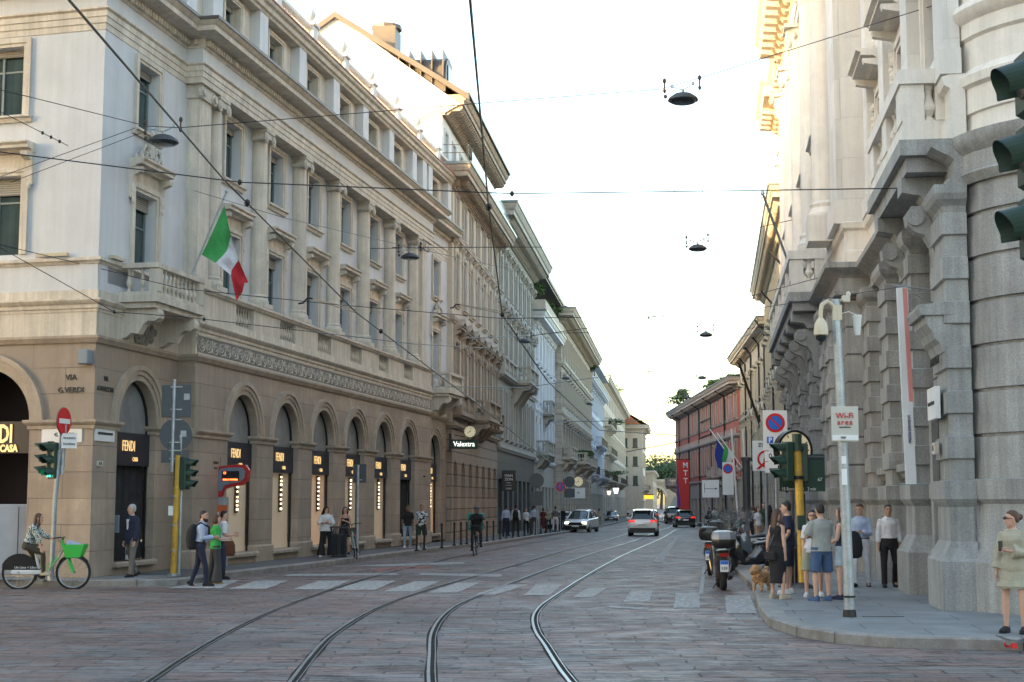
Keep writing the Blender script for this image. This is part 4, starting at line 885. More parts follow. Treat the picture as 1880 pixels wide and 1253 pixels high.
# F, G, H ------------------------------------------------------------
y0, y1 = 176, 220; LF = span(y0, y1)
PF, xsF = palazzo('pale_blue_palace', LX(y0), y0, LF, HD, 'pale bluish palace with a rooftop screen of trees and grey shutters',
    [(6.4, 2.6, dict(trim='fblue', sur=.2, w=1.3, hood='tri')), (10.6, 2.2, dict(trim='fblue', sur=.2, w=1.2, proj=.12, hood='flat', hp=.35)), (14.4, 2.0, dict(trim='fblue', sur=.2, w=1.2, proj=.12, hood='flat', hp=.35))],
    18.0, 'fblue', 'fblue', dict(w=2.4, h=3.6, mat='shopdark'), gh=5.4, nb=11, corn=(1.1,1.1), mod=.7, strings=((5.3,.35,.2),(9.7,.3,.15)), gmat='cwall')
b = MB(); b.box(.5, LF, 1.5, 9, 18, 20.2); b.build('penthouse', M['white'], PF); b = MB(); b.box(8, LF, -.9, 9, 20.2, 20.5); b.build('penthouse_roof', M['zinc'], PF)
balcony(PF, 3, 12, 5.9, 1.2, 'fblue', rail='iron', cons=[4,8,11]); balcony(PF, 20, 36, 10.1, 1.1, 'fblue', rail='iron', cons=[22,28,34])
y0, y1 = 220, 320; LG = span(y0, y1)
PG, xsG = palazzo('loggia_house', LX(y0), y0, LG, HD, 'cream house far along the left side with iron balconies and a green roof garden',
    [(6.4, 2.6, dict(trim='cream', sur=.2, w=1.4, proj=.12, hood='flat', hp=.4)), (10.6, 2.4, dict(trim='cream', sur=.2, w=1.4, proj=.12, hood='flat', hp=.35)), (14.8, 2.0, dict(trim='cream', sur=.15, w=1.3)), (18.3, 1.7, dict(trim='cream', sur=.15, w=1.3))],
    21.5, 'bwall', 'cream', dict(w=2.6, h=3.6, mat='shopdark'), gh=5.4, nb=16, corn=(1.0,1.1), mod=0, strings=((5.3,.35,.2),(9.7,.3,.15),(14.0,.3,.2)), gmat='bwall')
b = MB(); b.box(.1, 30, 1.8, 9, 21.5, 23.4); b.build('penthouse', M['white'], PG)
balcony(PG, 1, 22, 14.3, 1.3, 'cream', rail='iron', cons=[2,8,14,20]); balcony(PG, 4, 26, 6.0, 1.3, 'cream', rail='iron', cons=[5,12,19,25]); balcony(PG, 4, 26, 10.1, 1.2, 'cream', rail='iron', cons=[5,12,19,25])
y0, y1 = 322, 350; LH = span(y0, y1)
PH, xsH = palazzo('orange_roofed_house', LX(y0)+3.7, y0, LH, HD, 'peach house with an orange tiled roof at the far end of the left side',
    [(6.4, 2.6, dict(trim='bwall', sur=.2, w=1.6)), (11, 2.4, dict(trim='bwall', sur=.2, w=1.6, proj=.12, hood='flat', hp=.4)), (15.4, 2.2, dict(trim='bwall', sur=.2, w=1.6, proj=.12, hood='flat', hp=.4))],
    20, 'bwall', 'bwall', dict(w=3, h=3.6, mat='shopdark'), gh=5.4, nb=6, corn=(1.2,1.4), mod=0, strings=((5.3,.35,.2),), roof=(4.5,'tile'))
balcony(PH, 4, 24, 6.0, 1.3, 'bwall', rail='iron', cons=[5,12,22]); balcony(PF, 26, 40, 5.9, 1.2, 'fblue', rail='iron', cons=[27,33,39]); balcony(PE, 30, 40, 6.2, 1.1, 'eplain', cons=[31,35,39], n=6); balcony(PG, 40, 70, 6.0, 1.3, 'cream', rail='iron', cons=[41,55,69])
for zz in (7, 11.2, 15.2):
    for yy in (1.6, 3.8, 6.0): b = MB(); b.box(-.06,.02,yy-.5,yy+.5,zz,zz+2); b.box(-.1,.02,yy-.7,yy+.7,zz-.2,zz-.02); b.build('side_window', M['glassb'], PH)
# right side: K, J1, J2, red ----------------------------------------
def R_(y0, off, slope): return off+slope*y0
def rpal(name, y0, y1, off, slope, *a, **k):
    L_ = math.hypot(y1-y0, slope*(y1-y0)); head = math.degrees(math.atan(slope))
    return palazzo(name, off+slope*y1, y1, L_, head, *a, right=True, **k)
PK, xsK = rpal('dun_palace', 75.0, 112, 4.04, .137, 'tall dun palace with a dark bracketed roof edge just beyond the bank',
    [(6.5, 2.7, dict(trim='kwall', sur=.2, w=1.15, hood='seg', consoles=True)), (11.2, 2.4, dict(trim='kwall', sur=.16, w=1.1, hood='flat')), (15.0, 1.6, dict(trim='kwall', sur=.14, w=1.0))],
    18.4, 'kwall', 'kwall', dict(w=1.5, h=3.1, arch=True, mat='shopdark'), gh=5.5, nb=10, corn=(1.1,1.0), mod=.35, strings=((5.4,.35,.2),(10.3,.3,.15),(14.2,.25,.12)), gmat='estone', roof=(2.0,'roofm'))
balcony(PK, 3, 9, 6.1, 1.2, 'kwall', h=1.0, cons=[3.6,6,8.4], n=6)
balcony(PK, 16, 22, 6.1, 1.2, 'kwall', h=1.0, cons=[17,19,21], n=6)
PJ, xsJ = rpal('cream_palace', 112, 129, 10.7, .0805, 'cream palace with rain pipes and carved window hoods behind the leaning flagpole',
    [(6.5, 2.5, dict(trim='jwall', sur=.2, w=1.2, hood='seg', consoles=True)), (10.9, 2.4, dict(trim='jwall', sur=.16, w=1.1, hood='flat'))],
    16.3, 'jwall', 'jwall', dict(w=1.4, h=3.1, arch=True), gh=5.5, nb=5, corn=(.9,1.0), mod=0, strings=((5.4,.35,.2),(10.1,.3,.15)), gmat='estone')
PJ2, xsJ2 = rpal('ochre_palace', 129, 145.6, 10.9, .0805, 'ochre palace catching a strip of evening sun beside the red building',
    [(6.5, 2.5, dict(trim='jwall', sur=.2, w=1.2, hood='flat', consoles=True)), (10.9, 2.4, dict(trim='jwall', sur=.16, w=1.1, hood='seg'))],
    16.6, 'kwall', 'jwall', dict(w=1.4, h=3.1, arch=True), gh=5.5, nb=5, corn=(1.0,1.1), mod=.4, strings=((5.4,.35,.2),(10.1,.3,.15)), gmat='estone')
for P_, xs_ in ((PJ, (0.4, 8.6, 16.4)), (PJ2, (8.1,)), (PK, (.5, 16.4, 32)),):
    b = MB()
    for x in xs_: b.tube([(x,-.1,0),(x,-.1,15.2),(x,-.75,16.0)], .08, 6)
    b.build('downpipes', M['iron'], P_)
PR, xsR = rpal('red_palace', 146, 205, 21.7, .0052, 'red palace with grey stone window bands crossed by black pipes',
    [(5.9, 2.9, dict(trim='redgrey', sur=.28, w=1.3, glass='glassb')), (11.2, 2.3, dict(trim='redgrey', sur=.28, w=1.3, shutters='shut'))],
    15.0, 'red', 'redgrey', dict(w=1.9, h=3.1, mat='shopdark'), gh=5.0, nb=17, corn=(1.1,1.2), mod=.7, strings=((4.9,.3,.2),(9.2,.35,.25),(10.9,.15,.1),(13.9,.2,.12)), gmat='redgrey', roof=(2.0,'roofm'))
b = MB(); rn = random.Random(2)
for i in range(56): x = 58.6*(i+.5)/56; b.exty([(x-.3,9.55),(x+.3,9.55),(x+.12,9.85),(x,10.15),(x-.12,9.85)], -.2, -.12)
b.build('parapet_finials', M['redgrey'], PR)
b = MB()
for x in (6, 17, 28, 39, 50): b.tube([(x,-.12,0),(x,-.12,13.8),(x,-1.1,14.4)], .09, 6)
b.tube([(28,-.12,12.2),(39,-.12,12.2)], .07, 6); b.tube([(28,-.12,10.4),(39,-.12,10.4)], .07, 6); b.build('downpipes', M['iron'], PR)
balcony(PR, 46, 50, 5.4, 1.6, 'redgrey', h=1.0, cons=[46.6,49.4], n=6); balcony(PR, 54, 58, 5.4, 1.6, 'redgrey', h=1.0, cons=[54.6,57.4], n=6); balcony(PR, .2, 3.4, 5.0, 1.6, 'redgrey', h=1.0, cons=[.8,2.8], n=6)
b = MB(); b.box(.5, 58, 3, 8, 15, 16.6); b.build('attic', M['tanplain'], PR)
# houses further on, seen in the gap
PZ, _ = rpal('far_right_house', 206, 330, 2.0, .11, 'grey house glimpsed behind the far corner of the red palace', [(6,2.5,dict(trim='kwall',w=1.4))], 12, 'kwall','kwall', dict(w=2,h=3.4), gh=5, nb=14, corn=(.8,.8), mod=0)
y0, y1 = 520, 628; LI = span(y0, y1)
palazzo('last_house', LX(y0)+3, y0, LI, HD, 'last low beige house on the left before the city gate', [(6.4, 2.6, dict(trim='bwall', w=1.6)), (11, 2.4, dict(trim='bwall', w=1.6))], 14.5, 'tanplain', 'bwall', dict(w=3, h=3.6), gh=5.4, nb=10, corn=(1,1), mod=0, depth=12)
plain_block('gate_shade_block', 0, 45, 545, 638, 29, 'unseen plain block added behind the last houses on the left to shade the city gate')  # out of sight, added to keep the low sun off the gate
plain_block('house_shade_block', -20, 35, 425, 540, 25, 'unseen plain block added behind the orange roofed house to shade the last house')  # added behind the roofs so the last house stays out of the sun
# city gate ------------------------------------------------------------
gy = 640; gx = (1203-940)/FPX*gy
PGt = empty('city_gate', (gx, gy, gz(gy)), R(-3), 'old stone city gate with a large round arch closing the street', 'gate')
b = MB(); gw = 8.0; wallf(b, -12, 12, 0, 13.2, [(0, 5.6, [(0, gw)], True)], 0, 5); b.q((-12,5,0),(12,5,0),(12,5,13.2),(-12,5,13.2)) if 0 else None; b.build('wall', M['tanplain'], PGt)
b = MB(); archivolt(b, 0, gw/2, 5.6, 0, .9); b.sweep([(-12,3),(-12,0),(12,0),(12,3)], CORN(11.6, 1.6, 1.2)); b.box(-12.3,-9.6,-.6,0,0,11); b.box(9.6,12.3,-.6,0,0,11); b.build('mouldings', M['cream'], PGt)
b = MB()
for s_ in (-1,1): b.box(s_*16-3.5, s_*16+3.5, .5, 4, 0, 11.5)
b.build('side_walls', M['brust'], PGt)
# an unseen block added behind the camera that keeps the low sun off the junction
plain_block('junction_shade_block', -48, -15, -30, 17, 27, 'unseen plain block added to shade the junction, behind and left of the camera')
r_ = plain_block('tree_shade_block', -20, 48, 640, 700, 44, 'large plain block added behind the roofs to shade the trees by the city gate')  # added only to shade the trees behind the gate
plain_block('square_block', -12, 26, -60, -34, 17, 'plain block across the square behind the camera')
# ================================================================ THE BANK (right)
LT = 50.5; LBK = empty('bank_building', (4.4+.135*24+.1338*LT, 24+.991*LT, .0), R(90)-math.atan(.135)+math.pi, 'monumental bank with rusticated blue grey granite base and pale columned upper floors', 'building')
def U(u): return LT-u
GR = M['granite']; gt_ = 8.0                                   # granite storey height
b = MB(); SEC = [(14.3, .7, 0), (38.0, 14.3, .8), (50.5, 38.0, 0)]   # (u far, u near, projection)
wins = [3.6, 7.75, 11.7]; wpav = [20.0, 25.3, 30.6, 35.6]; wfar = [41, 45, 49]
def bankwall(b, z0, z1, rows_of, t=.5, skip0=False):
    for u1, u0, o in SEC:
        us = [u for u in wins[skip0:]+wpav+wfar if u0 < u < u1]
        wallf(b, U(u1), U(u0), z0, z1, [(a, c, [(U(u), w_) for u in us], ar) for a, c, w_, ar in rows_of], -o, t)
    for u, a, c in ((14.3, 0, .8), (38.0, 0, .8)): b.q((U(u),-a,z0),(U(u),-c,z0),(U(u),-c,z1),(U(u),-a,z1))
bankwall(b, 0, gt_, [(2.75, 5.5, 1.9, True)], skip0=True); b.q((U(1.3),2,0),(U(1.3),16,0),(U(1.3),16,8.12),(U(1.3),2,8.12)); b.build('granite_wall', M['graniteW'], LBK)
PATH = [(U(50.5), 3), (U(50.5), 0), (U(38.0), 0), (U(38.0), -.8), (U(14.3), -.8), (U(14.3), 0), (U(.62), 0)]
b = MB(); b.sweep(PATH, [(-.05,0),(.22,0),(.22,.95),(.16,1.0),(.05,1.12),(.05,1.9),(.12,1.95),(.16,2.0),(.16,2.3),(-.05,2.3)]); b.build('granite_plinth', GR, LBK)
# rusticated piers with plinths
def pier(u, o, w_=1.3, d=.38, top=7.3):
    b = MB(); x0, x1 = U(u+w_), U(u); y = -o
    def ring(dd, z): return [(x0-dd, y, z), (x0-dd, y-d-dd, z), (x1+dd, y-d-dd, z), (x1+dd, y, z)]
    prof = [(.22,0),(.22,.95),(.18,1.0),(.08,1.2),(.04,1.28),(.04,1.85),(.10,1.92),(.14,1.98),(.14,2.28),(.02,2.3)]
    z = 2.3; k = 0
    while z < top-.5:
        h = .40; prof += [(.0,z+.001),(.0,z+.05),(-.05,z+.07),(-.05,z+.28),(0,z+.30),(.03,z+.33),(.03,z+h-.02)] if 0 else [(-.015,z+.001),(-.015,z+.34),(.045,z+.36),(.045,z+.72),(-.015,z+.745)]; z += .76; k += 1
    prof += [(.02,top-.35),(.12,top-.25),(.16,top-.15),(.16,top)]
    b.loft([ring(dd, z_) for dd, z_ in prof], close=True); return b.build('granite_pier', GR, LBK)
for u in (.66, 5.0, 9.0, 12.9): pier(u, 0)
for u in (15.0, 17.2, 22.6, 27.9, 33.2, 36.6): pier(u, .8, 1.2)
for u in (39, 43, 47): pier(u, 0, 1.1)
# arched window frames, keystones
b = MB()
for us, o in ((wins[1:],0),(wpav,.8),(wfar,0)):
    for u in us:
        x = U(u); archivolt(b, x, .95, 5.5, -o, .3, 12)
        b.exty([(x-.16,6.3),(x+.16,6.3),(x+.24,6.95),(x-.24,6.95)], -o-.18, -o)
        b.box(x-1.3, x-.97, -o-.08, -o, 2.75, 5.5); b.box(x+.97, x+1.3, -o-.08, -o, 2.75, 5.5)
        for zz in (3.0, 3.9, 4.7): b.box(x-1.34, x-.96, -o-.13, -o, zz, zz+.42); b.box(x+.96, x+1.34, -o-.13, -o, zz, zz+.42)
        b.sweep([(x-1.4,-o+.1),(x-1.4,-o),(x+1.4,-o),(x+1.4,-o+.1)], BAND(2.45,.3,.28))
b.build('window_surrounds', GR, LBK)
for us, o in ((wins[1:],0),(wpav,.8),(wfar,0)):
    for u in us:
        b = MB(); b.box(U(u)-1, U(u)+1, -o+.42, -o+.48, 2.7, 6.5); w0 = b.build('window', M['glass'], LBK)
        b = MB()
        for k in range(-3, 4): b.box(U(u)+k*.24-.02, U(u)+k*.24+.02, -o+.2, -o+.24, 2.8, 6.2)
        for zz in (3.4,4.2,5.0): b.box(U(u)-.84, U(u)+.84, -o+.195, -o+.245, zz, zz+.04)
        b.build('grille', M['iron'], w0)
# doorway by the corner, with a hood
b = MB(); x = U(3.75); b.box(x-.95,x+.95,.10,.3,0.0,5.0); b.build('doorway_panel', M['dgrey'], LBK) if 0 else None
b = MB(); x = U(3.5); b.box(x-.75,x+.75,-.04,.0,.15,3.7); dr = b.build('door', M['black'], LBK)
b = MB(); b.box(x-1.1,x-.78,-.16,0,.0,4.0); b.box(x+.78,x+1.1,-.16,0,.0,4.0); b.box(x-1.1,x+1.1,-.16,0,3.72,4.1); b.build('door_frame', GR, dr)
b = MB(); x = U(1.8); b.extx([(-.3,4.45),(-.45,4.45),(-.5,4.6),(-.58,4.68),(-.62,4.8),(-.72,4.95),(-.72,5.08),(-.3,5.08)], U(2.1), U(.65))
b.extx([(-.3,5.08),(-.80,5.08),(-.84,5.2),(-.84,5.26),(-.3,5.3)], U(2.2), U(.6)); b.build('door_hood', GR, LBK)
# granite entablature
b = MB(); b.sweep(PATH, [(-.3,7.3),(.30,7.3),(.32,7.4),(.18,7.45),(.18,7.75),(.26,7.82),(.42,7.9),(.55,7.98),(.55,8.12),(-.3,8.12)]); b.build('granite_cornice', GR, LBK)
# corner tower ------------------------------------------------------
cx, cy, cr = U(1.35), 2.1, 2.15
b = MB(); prof = [(cr+.22,0),(cr+.22,.95),(cr+.16,1.02),(cr+.05,1.2),(cr+.02,1.9),(cr+.1,1.98),(cr+.12,2.3),(cr,2.32)]
z = 2.32
while z < 6.9: prof += [(cr-.02,z),(cr-.02,z+.68),(cr-.08,z+.70),(cr-.08,z+.74)]; z += .75
prof += [(cr,z),(cr+.05,7.3),(cr+.15,7.45),(cr+.1,7.5),(cr+.1,7.8),(cr+.2,7.9),(cr+.26,8.0),(cr+.26,8.12),(cr-.1,8.12)]
b.rev(prof, (cx,cy,0), 40); b.box(U(-.75), U(-3.2), -.42, 1.0, 0, 7.3) if 0 else None; b.build('granite_tower', GR, LBK, smooth=True)
b = MB(); prof = [(cr-.05,8.12),(cr-.05,8.5),(cr+.0,8.52),(cr+.0,8.95),(cr+.08,9.0),(cr+.1,9.15),(cr+.0,9.25),(cr-.04,9.3),(cr-.04,9.8),(cr+.02,9.85),(cr+.02,10.1),(cr+.12,10.18),(cr+.16,10.3),(cr+.1,10.42),(cr-.02,10.5),(cr-.04,20.8),(cr+.2,21),(cr+.2,21.4)]
b.rev(prof, (cx,cy,0), 40); b.build('tower', M['bankp'], LBK, smooth=True)
# pale upper storeys --------------------------------------------------
b = MB(); SEC = [(14.3, .7, 0), (38.0, 14.3, .55), (50.5, 38.0, 0)]
bankwall(b, 8.12, 20.6, [(8.9, 12.0, 1.35, False), (14.6, 16.6, 1.25, False)], .45)
b.q((U(1.3),2,8.12),(U(1.3),16,8.12),(U(1.3),16,20.6),(U(1.3),2,20.6)); b.q((0,0,0),(0,0,20.6),(0,14,20.6),(0,14,0)); b.build('upper_wall', M['bank'], LBK)
PATH2 = [(U(50.5), 3), (U(50.5), 0), (U(38.0), 0), (U(38.0), -.55), (U(14.3), -.55), (U(14.3), 0), (U(.62), 0)]
b = MB(); b.sweep(PATH2, [(-.05,8.12),(.28,8.12),(.28,8.45),(.2,8.5),(.2,9.0),(.3,9.06),(.34,9.2),(.2,9.25),(-.05,9.25)]); b.build('pedestal_course', M['bankp'], LBK)
wb1 = window(LBK, 1.35, 3.1, .45, .25, .07, 0, 'flat', 0, 'glassb', 'wframe', 'bankp', .75, True, x=U(wins[1]), z=8.9, y=0)
wb2 = window(LBK, 1.25, 2.0, .45, .2, .06, 1, None, 0, 'glassb', 'wframe', 'bankp', x=U(wins[1]), z=14.6, y=0)
for us, o in ((wins,0),(wpav,.55),(wfar,0)):
    for u in us:
        if u == wins[1]: continue
        dup(wb1, (U(u), -o+.45, 8.9)); dup(wb2, (U(u), -o+.45, 14.6))
# carved reliefs beside the hoods
b = MB(); rn = random.Random(9)
for us, o in ((wins[1:],0),(wpav,.55),(wfar,0)):
    for u in us:
        for s_ in (-1, 1):
            for k in range(7): b.ball((U(u)+s_*(1.25+rn.uniform(-.1,.1)), -o-.1, 12.2+k*.16-.9), .1, .1, .12, 6, 4)
        for k in range(8): b.ball((U(u)+rn.uniform(-.7,.7), -o-.1, 13.1+rn.uniform(0,.7)), .13, .1, .13, 6, 4)
b.build('carved_ornament', M['bankp'], LBK)
# pilasters on the near section, giant columns on the pavilion and beyond
b = MB()
for u in (.7, 5.2, 9.3, 12.9): b.box(U(u+.95), U(u), -.28, .0, 9.26, 19.0); b.box(U(u+1.05), U(u-.1), -.36, .0, 9.25, 9.7)
b.box(U(16.6), U(14.5), -.95, -.55, 9.26, 19.0); b.box(U(16.75), U(14.35), -1.05, -.55, 9.25, 9.9); b.build('pilasters', M['bank'], LBK)
def giant(u, o, r=.42):
    x = U(u); b = MB(); y = -o; b.box(x-r*1.45, x+r*1.45, y-r*1.4, y+.3, 9.255, 10.0)
    b.rev([(r*1.32,10.0),(r*1.36,10.1),(r*1.2,10.2),(r*1.12,10.28),(r*1.2,10.38),(r,10.46),(r,13),(r*.86,18.0)], (x,y,0), 18); s = b.build('column', M['bankp'], LBK, smooth=True)
    b = MB(); b.rev([(r*.9,18.0),(r*.95,18.1),(r*1.0,18.5),(r*1.25,18.8),(r*1.35,18.85)], (x,y,0), 12)
    for k in range(12):
        t = 2*math.pi*k/12; b.ball((x+r*1.12*math.cos(t), y+r*1.12*math.sin(t), 18.35+.25*(k%2)), .1, .1, .16, 6, 4)
    b.box(x-r*1.4, x+r*1.4, y-r*1.4, y+.3, 18.86, 18.995); b.build('capital', M['bankp'], s)
for u in (17.6, 22.6, 27.9, 33.2, 37.0): giant(u, .95)
for u in (39.2, 43, 47, 49.9): giant(u, .35)
b = MB(); PATH3 = [(U(50.8), 3), (U(50.8), -.6), (U(46.0), -.6), (U(46.0), -.25), (U(38.0), -.25), (U(38.0), -1.0), (U(14.3), -1.0), (U(14.3), -.25), (U(.62), -.25)]
b.sweep(PATH3, [(-.9,19.0),(.1,19.0),(.1,19.35),(.15,19.35),(.15,19.7),(.22,19.8),(.05,19.85),(.05,20.6),(-.9,20.6)]); b.build('entablature', M['bankp'], LBK)
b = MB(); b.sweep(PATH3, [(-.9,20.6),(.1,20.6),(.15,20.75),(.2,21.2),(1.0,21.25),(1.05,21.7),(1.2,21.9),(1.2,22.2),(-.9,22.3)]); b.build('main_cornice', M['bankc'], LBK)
b = MB()
for i in range(2, len(PATH3)-2, 1):
    p, q = Vector(PATH3[i]), Vector(PATH3[i+1]); d = q-p; L_ = d.length
    if L_ < 2: continue
    c = int(L_/1.0)
    for k in range(c):
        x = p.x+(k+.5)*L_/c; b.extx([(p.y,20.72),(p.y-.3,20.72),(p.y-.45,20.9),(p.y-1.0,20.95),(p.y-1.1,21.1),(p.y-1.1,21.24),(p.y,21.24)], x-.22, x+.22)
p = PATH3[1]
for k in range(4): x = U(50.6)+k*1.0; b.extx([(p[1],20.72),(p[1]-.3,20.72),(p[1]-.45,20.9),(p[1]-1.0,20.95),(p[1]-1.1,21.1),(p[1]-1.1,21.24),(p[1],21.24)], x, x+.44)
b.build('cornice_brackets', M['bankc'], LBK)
b = MB(); b.extz([(0,0),(U(1.4),0),(U(1.4),14),(0,14)], 20.7, 22.0); b.build('flat_roof', M['roofm'], LBK)
# balconies ------------------------------------------------------------
def bank_balcony(u0, u1, o, d, cons):
    x0, x1 = U(u1), U(u0); y = -o; b = MB()
    b.box(x0, x1, y-d, y, 7.98, 8.26); b.box(x0+.12, x1-.12, y-d+.12, y, 7.7, 7.98); r = b.build('balcony', GR, LBK)
    for c in cons:
        X = U(c); b = MB()
        b.extx([(y,7.69),(y-d*.92,7.69),(y-d*.92,7.42),(y-d*.6,7.36),(y-d*.5,7.2),(y,7.2)], X-.30, X+.30)
        b.extx([(y,7.19),(y-d*.75,7.19),(y-d*.85,7.05),(y-d*.82,6.85),(y-d*.68,6.72),(y-d*.52,6.66),(y-d*.40,6.45),(y-d*.33,6.1),(y-d*.42,5.9),(y-d*.36,5.75),(y-.2,5.7),(y-.1,6.1),(y,6.2)], X-.19, X+.19)
        for s_ in (-1,1): b.rev([(.001,s_*.19),(.15,s_*.19),(.15,s_*.24),(.001,s_*.24)], (X, y-d*.68, 6.98), 18, axis='x')
        b.rev([(.001,-.3),(.13,-.3),(.13,.3),(.001,.3)], (X, y-.2, 5.5), 8, axis='x'); b.build('bracket', GR, r)
    b = MB(); zb, zt = 8.62, 9.28
    b.box(x0+.1, x1-.1, y-d+.08, y-d+.42, 8.262, zb); b.box(x1-.42, x1-.1, y-d+.42, y, 8.262, zb); b.box(x0+.1, x0+.42, y-d+.42, y, 8.262, zb)
    b.box(x0+.04, x1-.04, y-d+.02, y-d+.48, zt, zt+.26); b.box(x1-.48, x1-.04, y-d+.48, y, zt, zt+.26); b.box(x0+.04, x0+.48, y-d+.48, y, zt, zt+.26)
    n = max(1, round((x1-x0)/2.6)); ps = [x0+.1+(x1-x0-.2-.7)*k/n for k in range(n+1)]
    for xx in ps: b.box(xx, xx+.7, y-d+.06, y-d+.46, zb, zt)
    for xx in (x0+.08, x1-.44): b.box(xx, xx+.36, y-.35, y, zb, zt)
    b.build('rail', M['bankp'], r)
    b = MB()
    for i in range(n): balusters(b, ps[i]+.7, ps[i+1], y-d+.25, zb, zt-zb, pitch=.32, k=1.9, n=10)
    for xx in (x1-.26, x0+.26): balusters(b, y-d+.46, y-.35, xx, zb, zt-zb, pitch=.34, axis='y', k=1.9, n=10)
    b.build('balusters', M['bankp'], r)
bank_balcony(1.2, 6.6, 0, 1.0, (2.0, 5.8)); bank_balcony(20.2, 36.0, .8, 1.15, (21.0, 24, 27, 30, 33, 35.4)); bank_balcony(42.0, 49.5, 0, 1.2, (42.7, 45.8, 48.9))
# plates, street name and the long hanging banner
def bt(s, sz, u, z, o=.36, m='letter', **k):
    ob = text(s, sz, M[m], LBK, (U(u), -o, z), **k); return ob
bt('VIA', .2, 1.35, 5.0-.28, .495, name='street_name'); bt('A. MANZONI', .2, 1.35, 4.45-.1, .495, name='street_name', sx=.8)
b = MB(); b.box(U(1.95), U(1.15), -.55, -.49, 3.75, 4.25) if 0 else b.box(U(1.9), U(.95), -.56, -.48, 3.35, 3.9); p = b.build('street_plate', M['marble'], LBK); text('VIA A. MANZONI', .09, M['dgrey'], p, (U(1.43), -.565, 3.62))
b = MB(); b.box(U(1.6), U(1.25), -.55, -.48, 2.75, 2.95); p = b.build('house_number', M['relief'], LBK); text('6', .14, M['letter'], p, (U(1.43), -.555, 2.85))
bn = empty('hanging_banner', LBK.matrix_basis @ Vector((U(2.75), -.66, 2.25)), LBK.rotation_euler.z, 'long narrow pink and white exhibition banner hanging off a granite pier', 'banner')
b = MB(); b.loft([[(-.05,-.02+.0,0),(.05,-.02,0),(.05,-.20,0),(-.05,-.20,0)],[(-.05,-.08,3.6),(.05,-.08,3.6),(.05,-.27,3.6),(-.05,-.27,3.6)]]); b.build('cloth', flat('banner_white', (.66,.70,.73)), bn)
b = MB(); b.loft([[(.052,-.03,1.5),(.055,-.03,1.5),(.055,-.11,1.5),(.052,-.11,1.5)],[(.052,-.09,3.59),(.055,-.09,3.59),(.055,-.17,3.59),(.052,-.17,3.59)]]); b.build('pink_field', flat('banner_pink', (.60,.24,.22)), bn)
b = MB(); b.tube([(0,.4,3.55),(0,-.36,3.66)], .02, 6); b.tube([(0,.4,3.3),(0,-.2,3.64)], .014, 6); b.tube([(0,.4,.02),(0,-.3,.0)], .016, 6); b.build('bracket', M['steel'], bn)
o = text('LA GRANDE MOSTRA', .075, cloth('navy_print', (.05,.07,.2)), bn, (.06,-.12,1.0), (R(90),R(90),R(90)), sx=.7, sp=1.0)
# ================================================================ STREET FURNITURE
def lens_head(parent, n=3, size=.26, back=True, green_man=False, lit=None, m='tlgreen', vis=.30):
    """signal head facing local -Y, centre at origin"""
    r = MB(); p = size*1.12; H_ = n*p
    r.bbox(-size*.58, size*.58, 0, .16, -H_/2, H_/2, .02); h = r.build('signal_head', M[m], parent)
    for k in range(n):
        z = H_/2-p*(k+.5)
        b = MB(); b.rev([(size*.42,0),(.001,-.03)], (0,0,z), 14, axis='y'); c = ('tail','gold','bulb')
        o = b.build('lens', M['dgrey'] if lit != k else M['dgrey'], parent)
        b = MB(); nn = 12; r0, r1 = size*.46, size*.50
        for i in range(nn):
            t0, t1 = R(-25+230*i/nn), R(-25+230*(i+1)/nn)
            d0 = vis*(.55+.45*max(0, math.sin(t0))); d1 = vis*(.55+.45*max(0, math.sin(t1)))
            P0 = (r1*math.cos(t0), r1*math.sin(t0)); P1 = (r1*math.cos(t1), r1*math.sin(t1))
            b.q((P0[0],0,z+P0[1]),(P0[0]*.93,-d0,z+P0[1]*.93-.02),(P1[0]*.93,-d1,z+P1[1]*.93-.02),(P1[0],0,z+P1[1]))
            b.q((P0[0]*.96,0,z+P0[1]*.96),(P0[0]*.9,-d0,z+P0[1]*.9-.02),(P1[0]*.9,-d1,z+P1[1]*.9-.02),(P1[0]*.96,0,z+P1[1]*.96))
        b.build('visor', M[m], parent)
    if green_man:
        z = H_/2-p*(n-.5); g = mat('green_man', (.05,.8,.45), .4, 0, fine=0, emit=(.03,1,.55), es=1.2); b = MB(); y = -.035
        for q in ([(-.02,.10),(.02,.10),(.02,.06),(-.02,.06)], [(-.035,.055),(.035,.055),(.03,-.02),(-.03,-.02)], [(-.03,-.02),(-.005,-.02),(-.035,-.10),(-.06,-.10)], [(.005,-.02),(.03,-.02),(.065,-.09),(.04,-.10)], [(.035,.05),(.075,-.0),(.06,-.01),(.03,.03)]): b.exty([(x, z+zz) for x, zz in q], y-.01, y)
        b.build('walking_figure', g, parent)
def disc(b, c, r, y0, y1, n=24): b.rev([(.001,y0),(r,y0),(r,y1),(.001,y1)], c, n, axis='y')
def ring(b, c, r0, r1, y0, y1, n=28): b.rev([(r0,y0),(r1,y0),(r1,y1),(r0,y1),(r0,y0)], c, n, axis='y')
